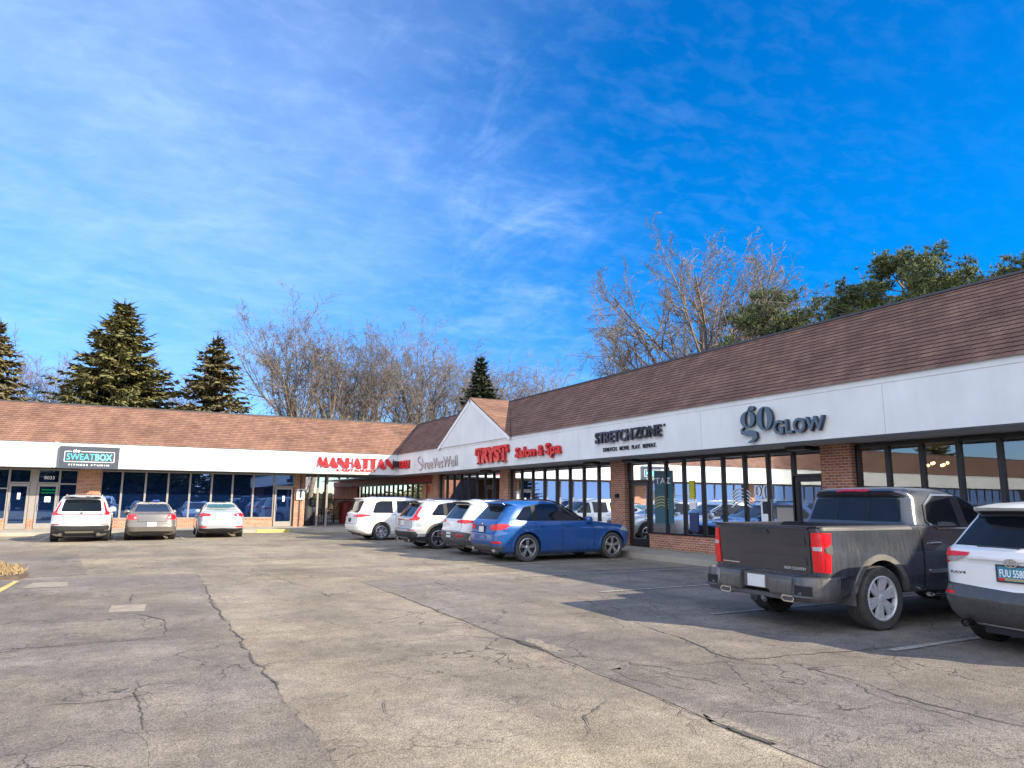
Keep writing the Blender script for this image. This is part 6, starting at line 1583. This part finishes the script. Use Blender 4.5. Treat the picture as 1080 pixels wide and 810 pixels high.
em = ring_mesh([ell(0, 0, .072, .048), ell(0, 0, .060, .038)], .004); em2 = ring_mesh([ell(0, .002, .022, .040), ell(0, .002, .014, .032)], .004); em3 = ring_mesh([ell(0, .022, .045, .016), ell(0, .022, .037, .010)], .004)
for e_ in (em, em2, em3):
    for v in e_.vertices: a, b, z_ = v.co; v.co = (q.x - .032 - z_, -a, 1.005 + b)
    e_.materials.append(M['chrome']); o = bpy.data.objects.new('emblem', e_); C.objects.link(o); o.parent = c.root
hx_ = min(c.ray((y_, .86), 'rear')[0].x for y_ in (.53, .62, .72)); c.rear_text('RAV4', hx_ - .004, .63, .86, .17, .030, M['plastic'], off=.008)
c.seams(side=[[(1.40, .5), (1.30, 1.06)], [(2.12, .42), (2.12, 1.08)], [(3.16, .42), (3.12, 1.08)], [(.30, .74), (.30, .98)]], rear=[[(-.80, .74), (-.83, .97)], [(.80, .74), (.83, .97)]])
c.arch(M['plastic'], .075, .014); c.mirror(3.0, 1.10, PT['white']); c.handle((1.48, 2.3), .97, PT['white']); c.wheels(M['rimdark'], 5, 'twin'); c.under()
m_ = MB(); h_ = c.ray((0, 1.17), 'rear')[0]; m_.tube((h_.x - .02, -.05, 1.15), (c.ray((.42, 1.165), 'rear')[0].x - .02, .42, 1.165), .022, .010, 8); m_.build('rear_wiper', M['plastic'], c.root)

# --- sedans on the left ------------------------------------------------------------
def sedan(L_, W, H, ro, wb, wr, deckz, deckx, belt=.92, **k):
    h = W / 2
    sp = dict(L=L_, W=W, H=H, wr=wr, axles=(ro, ro + wb), taper=.08, bow=.09,
        rear=[(.18, .40), (.26, .14), (.36, .03), (.52, .0), (.60, .02), (.66, .05), (deckz - .12, .09), (deckz - .04, .12), (deckz - .005, .20), (deckz + .02, deckx * .6), (deckz + .05, deckx), (H - .22, deckx + .62), (H - .10, deckx + .95), (H - .04, deckx + 1.25), (H, deckx + 1.7)],
        front=[(.18, L_ - .4), (.30, L_ - .08), (.48, L_), (.64, L_ - .03), (.76, L_ - .22), (.86, L_ - .75), (.93, L_ - 1.15), (.97, L_ - 1.35), (H - .22, L_ - 1.98), (H - .10, L_ - 2.25), (H - .04, L_ - 2.55), (H, L_ - 2.9)],
        hw=[(.18, h - .14), (.25, h - .05), (.42, h - .01), (.60, h), (.80, h - .012), (belt, h - .05), (belt + .06, h - .09), (H - .18, h - .24), (H - .09, h - .31), (H - .04, h - .40), (H, h - .62)],
        rr=[(.2, .38), (.7, .42), (deckz, .36), (deckz + .1, .3), (H, .3)], rf=[(.2, .55), (.9, .6), (H, .5)], ry=[(.2, .34), (.8, .32), (deckz, .26), (deckz + .1, .18), (H, .15)])
    sp.update(k); return sp
sp = sedan(4.80, 1.80, 1.46, 1.05, 2.85, .325, 1.02, .50, belt=.96)
c = Car('parked_sedan', 'tan grey sedan with round red tail lights parked between the white crossover and silver sedan', sp, (.83, 31.3, 0), R(90), 'car', GL, PT['tan']); c.root.scale = (1.03, 1.03, 1.03)
dlo(c, [(.85, 1.04), (1.25, 1.32), (1.75, 1.375), (2.4, 1.36), (3.2, 1.02), (3.15, .98), (.95, 1.00)], [(.8, 1.32), (1.40, 2.06), (2.14, 3.2)])
c.panel('rear_window', 'rear', poly_y([(0, 1.08), (.62, 1.08), (.58, 1.16), (.50, 1.36), (0, 1.38)]), M['carglass'], .004, .01, .08, .05)
c.lamp2([(.48, .83), (.55, .98), (.70, 1.0), (.86, .93), (.86, .80), (.60, .78)], [(.05, .82), (.34, .86), (.36, .97), (.05, .98)], M['redlamp'])
for sd in (1, -1): c.panel('reverse_light', 'rear', [(sd * .52, .83), (sd * .62, .83), (sd * .60, .90), (sd * .54, .90)], M['clearlamp'], .012, .01, .05, .03)
windscreen(c, 1.00, 1.33, .64, .50); c.plate(.62, 0, None, x_off=.01)
c.panel('lower_bumper', 'rear', poly_y([(0, .24), (.55, .24), (.80, .32), (0, .36)]), M['plastic'], .014, .022, .05, .02)
c.seams(side=[[(1.36, .5), (1.30, .98)], [(2.10, .32), (2.10, 1.0)], [(3.2, .32), (3.18, .98)]], rear=[[(-.50, .72), (.50, .72)], [(-.46, .72), (-.55, 1.0)], [(.46, .72), (.55, 1.0)]])
c.mirror(3.08, 1.0, PT['tan']); c.handle((1.5, 2.3), .86, PT['tan']); c.wheels(M['rim'], 5, 'wide'); c.under()
sp = sedan(4.62, 1.80, 1.45, .98, 2.70, .325, 1.04, .42, belt=.94)
c = Car('parked_sedan', 'silver sedan parked right of the tan sedan, rightmost car along the left wing', sp, (3.50, 32.5, 0), R(88), 'car', GL, PT['silver2']); c.root.scale = (1.04, 1.04, 1.04)
dlo(c, [(.72, 1.06), (1.15, 1.33), (1.65, 1.375), (2.3, 1.36), (3.1, 1.02), (3.05, .97), (.85, 1.00)], [(.7, 1.24), (1.32, 1.98), (2.06, 3.1)])
c.panel('rear_window', 'rear', poly_y([(0, 1.10), (.62, 1.10), (.58, 1.16), (.50, 1.34), (0, 1.36)]), M['tealglass'], .004, .01, .08, .05)
c.lamp2([(.40, .90), (.46, .98), (.80, 1.0), (.88, .94), (.86, .86), (.50, .87)], [(.05, .86), (.38, .90), (.42, .97), (.05, .99)], M['redlamp'])
for sd in (1, -1): c.panel('reflector', 'rear', [(sd * .56, .42), (sd * .84, .42), (sd * .84, .47), (sd * .56, .47)], M['redlamp'], .006, .01, .05, .01)
windscreen(c, 1.00, 1.33, .64, .50); c.plate(.84, 0, None, x_off=.01)
c.panel('lower_bumper', 'rear', poly_y([(0, .22), (.55, .22), (.82, .28), (.84, .40), (.5, .38), (0, .40)]), M['plastic'], .014, .022, .05, .02)
c.seams(side=[[(1.28, .5), (1.22, .98)], [(2.02, .32), (2.02, .98)], [(3.1, .32), (3.08, .96)]], rear=[[(-.60, .70), (.60, .70)], [(-.60, .70), (-.48, .98)], [(.60, .70), (.48, .98)]])
c.mirror(3.0, 1.0, PT['silver2']); c.handle((1.42, 2.22), .86, PT['silver2']); c.wheels(M['rim'], 5, 'wide'); c.under()

# --- dusty grey pickup --------------------------------------------------------------
L_, W, H = 5.75, 2.04, 1.885; h = W / 2; BR = 1.335
sp = dict(L=L_, W=W, H=H, wr=.41, archgap=.075, axles=(1.15, 4.88), taper=.03, bow=.03, fbow=.12,
    rear=[(.46, .14), (.56, .10), (.60, .095), (.72, .09), (BR - .02, .06), (BR - .004, .07), (BR, 1.88), (BR + .01, 1.90), (1.72, 2.02), (1.78, 1.98), (1.82, 1.96), (1.86, 2.05), (1.89, 2.3), (H, 2.6)],
    front=[(.46, L_ - .25), (.55, L_ - .05), (.8, L_), (1.05, L_ - .02), (1.16, L_ - .12), (1.22, L_ - .5), (1.26, L_ - 1.0), (1.29, L_ - 1.30), (BR - .004, L_ - 1.40), (BR + .01, L_ - 1.44), (1.72, L_ - 2.18), (1.80, L_ - 2.38), (1.86, L_ - 2.65), (H, L_ - 3.05)],
    hw=[(.46, h - .06), (.52, h - .03), (.70, h - .005), (.92, h), (1.12, h - .02), (1.28, h - .035), (BR - .004, h - .05), (BR, h - .075), (BR + .03, h - .09), (1.72, h - .205), (1.80, h - .25), (1.86, h - .34), (1.89, h - .46), (H, h - .62)],
    rr=[(.46, .10), (BR, .10), (BR + .01, .16), (H, .2)], rf=[(.46, .5), (1.3, .5), (H, .5)], ry=[(.46, .10), (BR, .10), (BR + .05, .14), (H, .16)],
    cuts=[((.14, -h + .17, .82), (1.84, h - .17, 1.6))])
c = Car('pickup_truck', 'dusty dark grey crew cab pickup truck parked beside the white crossover at the right', sp, (7.70, 7.20, 0), R(-2), 'truck', GR, PT['grey'])
D = [(2.28, 1.40), (2.36, 1.62), (2.62, 1.745), (3.5, 1.745), (3.80, 1.66), (4.32, 1.36), (4.30, 1.31), (2.45, 1.31)]
dlo(c, D, [(2.2, 3.02), (3.16, 4.35)])
for ax in ('left', 'right'):
    m_ = MB(); pth = [(2.27, 1.40), (2.335, 1.62), (2.60, 1.765), (3.5, 1.765)]; c.strip(m_, ax, pth, .014, .014); c.strip(m_, ax, [(2.27, 1.40), (2.42, 1.295), (4.3, 1.295)], .012, .014); m_.build('window_moulding', M['chrome'], c.root)
c.panel('rear_window', 'rear', poly_y([(0, 1.385), (.78, 1.385), (.72, 1.70), (0, 1.725)]), M['carglass'], .004, .012, .08, .04)
m_ = MB()
for y in (.27, -.27): c.strip(m_, 'rear', [(y, 1.39), (y, 1.70)], .010, .008)
m_.build('sliding_window_frame', M['gap'], c.root)
c.panel('rear_spoiler_lip', 'rear', poly_y([(0, 1.80), (.62, 1.785), (.70, 1.745), (0, 1.755)]), M['plastic'], .03, .05, .08, .01)
hb = c.panel('brake_light', 'rear', [(-.30, 1.835), (-.26, 1.805), (.26, 1.805), (.30, 1.835), (.2, 1.85), (-.2, 1.85)], M['redlampdeep'], .02, .05, .06, .008)
# tailgate
tg = c.panel('tailgate', 'rear', [(-.80, .745), (.80, .745), (.815, 1.28), (.79, 1.30), (-.79, 1.30), (-.815, 1.28)], (TGP := carpaint('paint_tailgate', (0.020, 0.022, 0.032), .0, .14)), .016, .03, .09, .02)
for z0_, z1_, y_ in ((1.10, 1.215, .76), (.845, .95, .76)): c.panel('tailgate_crease', 'rear', [(-y_, z0_), (y_, z0_), (y_ - .02, z1_), (-y_ + .02, z1_)], TGP, .030, .03, .12, .015, parent=tg)
c.panel('tailgate_handle', 'rear', [(-.16, 1.225), (.16, 1.225), (.13, 1.285), (-.13, 1.285)], M['plastic'], .034, .03, .08, .01, parent=tg)
c.panel('tailgate_top_cap', 'rear', [(-.80, 1.305), (.80, 1.305), (.80, 1.325), (-.80, 1.325)], M['plastic'], .025, .05, .1, .004)
h_ = c.ray((-.55, .80), 'rear')[0]; c.rear_text('HIGH COUNTRY', h_.x - .022, -.56, .795, .36, .036, M['silverletter'], tg, off=.008)
m_ = MB(); m_.box((h_.x - .022, .44, .79), (h_.x - .01, .77, .806)); m_.build('badge_strip', M['chrome'], tg)
m_ = MB(); m_.box((h_.x - .03, -.05, 1.0), (h_.x - .012, .05, 1.03)); m_.box((h_.x - .03, -.085, 1.005), (h_.x - .014, .085, 1.025)); m_.build('emblem', M['plastic'], tg)
# tail lights: tall, notched at half height
for sd in (1, -1):
    o = c.panel('tail_light', 'rear', [(sd * .84, .77), (sd * .975, .77), (sd * .975, 1.26), (sd * .84, 1.26)], M['redlamp'], .016, .04, .05, .012)
    ax = 'left' if sd > 0 else 'right'
    c.panel('lens', ax, [(.02, .765), (.20, .765), (.22, .98), (.13, 1.02), (.13, 1.07), (.25, 1.12), (.27, 1.255), (.02, 1.265)], M['redlamp'], .012, .03, .04, .01, parent=o)
    c.panel('dark_lens', ax, [(.135, 1.025), (.22, .985), (.255, .99), (.27, 1.10), (.24, 1.115), (.135, 1.065)], M['plastic'], .010, .02, .04, .006, parent=o)
    c.panel('reverse_light', 'rear', [(sd * .86, 1.035), (sd * .97, 1.035), (sd * .97, 1.085), (sd * .86, 1.085)], M['clearlamp'], .022, .02, .05, .006, parent=o)
# stepped rear bumper
bmpaint = carpaint('bumper_paint', (0.055, 0.055, 0.060), .35, .35, dirt=1.1, dcol=(.24, .22, .19), dz=.9, streak=True)
def prism_y(name, pts, y0, y1, mat, bev=.012):
    bm = bmesh.new(); a = [bm.verts.new((x, y0, z)) for x, z in pts]; b = [bm.verts.new((x, y1, z)) for x, z in pts]; n = len(pts)
    bm.faces.new(a); bm.faces.new(b[::-1])
    for i in range(n): bm.faces.new((a[i], b[i], b[(i + 1) % n], a[(i + 1) % n]))
    bmesh.ops.recalc_face_normals(bm, faces=bm.faces); bmesh.ops.bevel(bm, geom=bm.edges[:], offset=bev, segments=2, affect='EDGES')
    me = bpy.data.meshes.new(name); bm.to_mesh(me); bm.free(); me.materials.append(mat); me.polygons.foreach_set('use_smooth', [True] * len(me.polygons)); me.set_sharp_from_angle(angle=R(35))
    o = bpy.data.objects.new(name, me); C.objects.link(o); o.parent = c.root; return o
for sd in (1, -1):
    y0_, y1_ = sorted((sd * .26, sd * .66)); prism_y('rear_bumper', [(-.10, .46), (-.12, .52), (-.085, .70), (.10, .715), (.16, .46)], y0_, y1_, bmpaint)
    bm = bmesh.new()
    prof = [(-.085, .40), (-.12, .50), (-.085, .70), (.06, .715)]
    ys = [.662, .80, .96, 1.03, 1.045]; dx = [0, .0, .05, .16, .42]
    rows = []
    for y, d_ in zip(ys, dx): rows.append([bm.verts.new((x + d_ + (0 if x < 0 else .12), sd * y, z + (.02 if y > 1.0 and z < .6 else 0))) for x, z in prof])
    for i in range(len(rows) - 1):
        for j in range(3): bm.faces.new((rows[i][j], rows[i + 1][j], rows[i + 1][j + 1], rows[i][j + 1]))
    bmesh.ops.recalc_face_normals(bm, faces=bm.faces)
    me = bpy.data.meshes.new('bumper_corner'); bm.to_mesh(me); bm.free(); me.materials.append(bmpaint); me.polygons.foreach_set('use_smooth', [True] * len(me.polygons)); me.set_sharp_from_angle(angle=R(40))
    o = bpy.data.objects.new('bumper_corner', me); C.objects.link(o); o.parent = c.root; md = o.modifiers.new('s', 'SOLIDIFY'); md.thickness = .02
    # corner step recess and oblong exhaust
    m_ = MB(); q_ = [(-.124, sd * .70, .475), (-.118, sd * .82, .475), (-.082, sd * .945, .475), (-.076, sd * .945, .60), (-.108, sd * .82, .60), (-.114, sd * .70, .60)]
    m_.add(q_ + [(x_ + .05, y_, z_) for x_, y_, z_ in q_], [(0, 1, 4, 5), (1, 2, 3, 4), (6, 0, 5, 11), (2, 8, 9, 3), (5, 4, 10, 11), (4, 3, 9, 10), (0, 6, 7, 1), (1, 7, 8, 2)]); m_.build('step_recess', M['gap'], c.root)
    m_ = MB(); m_.tube((-.135, sd * .69, .468), (-.128, sd * .82, .468), .018, .018, 8); m_.tube((-.128, sd * .82, .468), (-.085, sd * .96, .468), .018, .016, 8); m_.build('step_tread', M['plasticdust'], c.root, smooth=True, angle=50)
    y0_, y1_ = sorted((sd * .46, sd * .66)); m_ = MB()
    def oblong(z0_, r_): return [(y0_ + .02 - r_, z0_ - .03 - r_), (y1_ - .05 + r_, z0_ - .03 - r_), (y1_ + r_, z0_ - .005), (y1_ - .03 + r_, z0_ + .03 + r_), (y0_ + .01 - r_, z0_ + .03 + r_), (y0_ - r_, z0_)]
    a_, b_ = oblong(.425, .012), oblong(.425, -.006)
    for x_ in (-.10,):
        n = len(a_)
        for i in range(n): j = (i + 1) % n; m_.quad((x_, *a_[i]), (x_, *a_[j]), (x_, *b_[j]), (x_, *b_[i])); m_.quad((x_, *a_[i]), (x_, *a_[j]), (.25, *a_[j]), (.25, *a_[i])); m_.quad((x_, *b_[i]), (x_, *b_[j]), (.12, *b_[j]), (.12, *b_[i]))
    m_.build('exhaust_tip', M['chrome'], c.root); m_ = MB(); m_.add([(.10, u, v) for u, v in a_], [tuple(range(6))]); m_.build('exhaust_pipe', M['gap'], c.root)
prism_y('rear_bumper', [(-.05, .50), (-.05, .70), (.10, .71), (.16, .50)], -.258, .258, bmpaint, .01)
prism_y('bumper_valance', [(-.09, .40), (-.10, .455), (.2, .455), (.2, .40)], -.65, .65, M['plasticdust'], .012)
m_ = MB(); m_.box((-.070, -.155, .515), (-.052, .155, .675)); m_.build('licence_plate', M['plate'], c.root)
c.box('tow_hitch', (-.13, -.055, .335), (.2, .055, .40), M['plastic'], .01); m_ = MB(); m_.box((-.133, -.03, .35), (-.129, .03, .39)); m_.build('hitch_opening', M['gap'], c.root)
m_ = MB(); m_.tube((-.10, -.14, .39), (-.12, -.20, .36), .03, .03, 8); m_.build('trailer_socket', M['plasticdust'], c.root)
c.panel('bed_rail_cap', 'right', [(.07, 1.285), (1.86, 1.285), (1.86, 1.335), (.07, 1.335)], M['plastic'], .006, .02, .12, .005, mirror=True)
m_ = MB(); m_.box((.05, -h + .06, 1.332), (1.86, -h + .175, 1.345)); m_.box((.05, h - .175, 1.332), (1.86, h - .06, 1.345)); m_.box((.05, -h + .18, 1.325), (.145, h - .18, 1.342)); m_.build('bed_cap', M['plastic'], c.root)
m_ = MB(); m_.box((.16, -h + .18, 1.16), (1.82, h - .18, 1.20)); m_.build('bed_cover', M['gap'], c.root)
c.seams(side=[[(2.02, .50), (2.03, 1.33)], [(3.09, .52), (3.09, 1.30)], [(4.26, .52), (4.30, 1.30)], [(2.04, .52), (4.26, .52)], [(2.18, 1.34), (2.06, 1.30), (2.05, .95)]])
m_ = MB()
for ax in ('left', 'right'): c.strip(m_, ax, [(2.02, .48), (2.03, 1.33)], .012, .004)
m_.build('cab_gap', M['gap'], c.root)
c.panel('door_moulding', 'right', [(2.14, .70), (3.06, .70), (3.06, .75), (2.14, .75)], M['chrome'], .02, .03, .1, .012, mirror=True)
c.panel('door_moulding', 'right', [(3.12, .70), (4.2, .70), (4.2, .75), (3.12, .75)], M['chrome'], .02, .03, .1, .012, mirror=True)
c.panel('rocker', 'right', [(2.1, .47), (4.3, .47), (4.3, .56), (2.1, .56)], M['plastic'], .006, .012, .12, .01, mirror=True)
for sd in (1, -1):
    y0_, y1_ = sorted((sd * (h - .03), sd * (h + .10))); c.box('running_board', (2.02, y0_, .40), (4.42, y1_, .455), M['chrome'], .02)
    for x_ in (2.2, 3.2, 4.2): c.box('board_bracket', (x_, sd * (h - .25), .40), (x_ + .06, sd * (h + .02), .44), M['plastic'], .0)
    y0_, y1_ = sorted((sd * (h - .30), sd * (h - .005))); c.box('mud_flap', (.60, y0_, .34), (.625, y1_, .66), M['plasticdust'], .006)
c.arch(carpaint('arch_dusty', (.055, .054, .055), .2, .5, dirt=1.2, dcol=(.28, .255, .21), dz=1.4), .07, .016)
windscreen(c, 1.37, 1.74, .80, .68); c.handle((2.30, 3.32), 1.10, M['chrome'], .22); c.mirror(4.18, 1.36, PT['grey'], (.10, .22, .20), .14)
m_rim = M['chrome']
c.wheels(pmat('bright_rim', (.60, .60, .60), .35, metal=.3), 6, 'truck', M['rubberdusty'], .275, .69)
m_ = MB(); m_.box((.5, -.52, .52), (5.3, -.40, .72)); m_.box((.5, .40, .52), (5.3, .52, .72)); m_.box((1.9, -.5, .48), (5.0, .5, .70)); m_.box((.55, -.35, .45), (.85, .75, .60)); m_.build('chassis', M['rimdark'], c.root)
m_ = MB()
for ax in (1.15, 4.88):
    m_.tube((ax, -.75, .41), (ax, .75, .41), .07, .07, 10)
m_.lathe_y([(.001, -.16), (.12, -.10), (.17, 0), (.12, .10), (.001, .16)], 16, 1.15, .41); m_.build('axle', M['rimdark'], c.root)
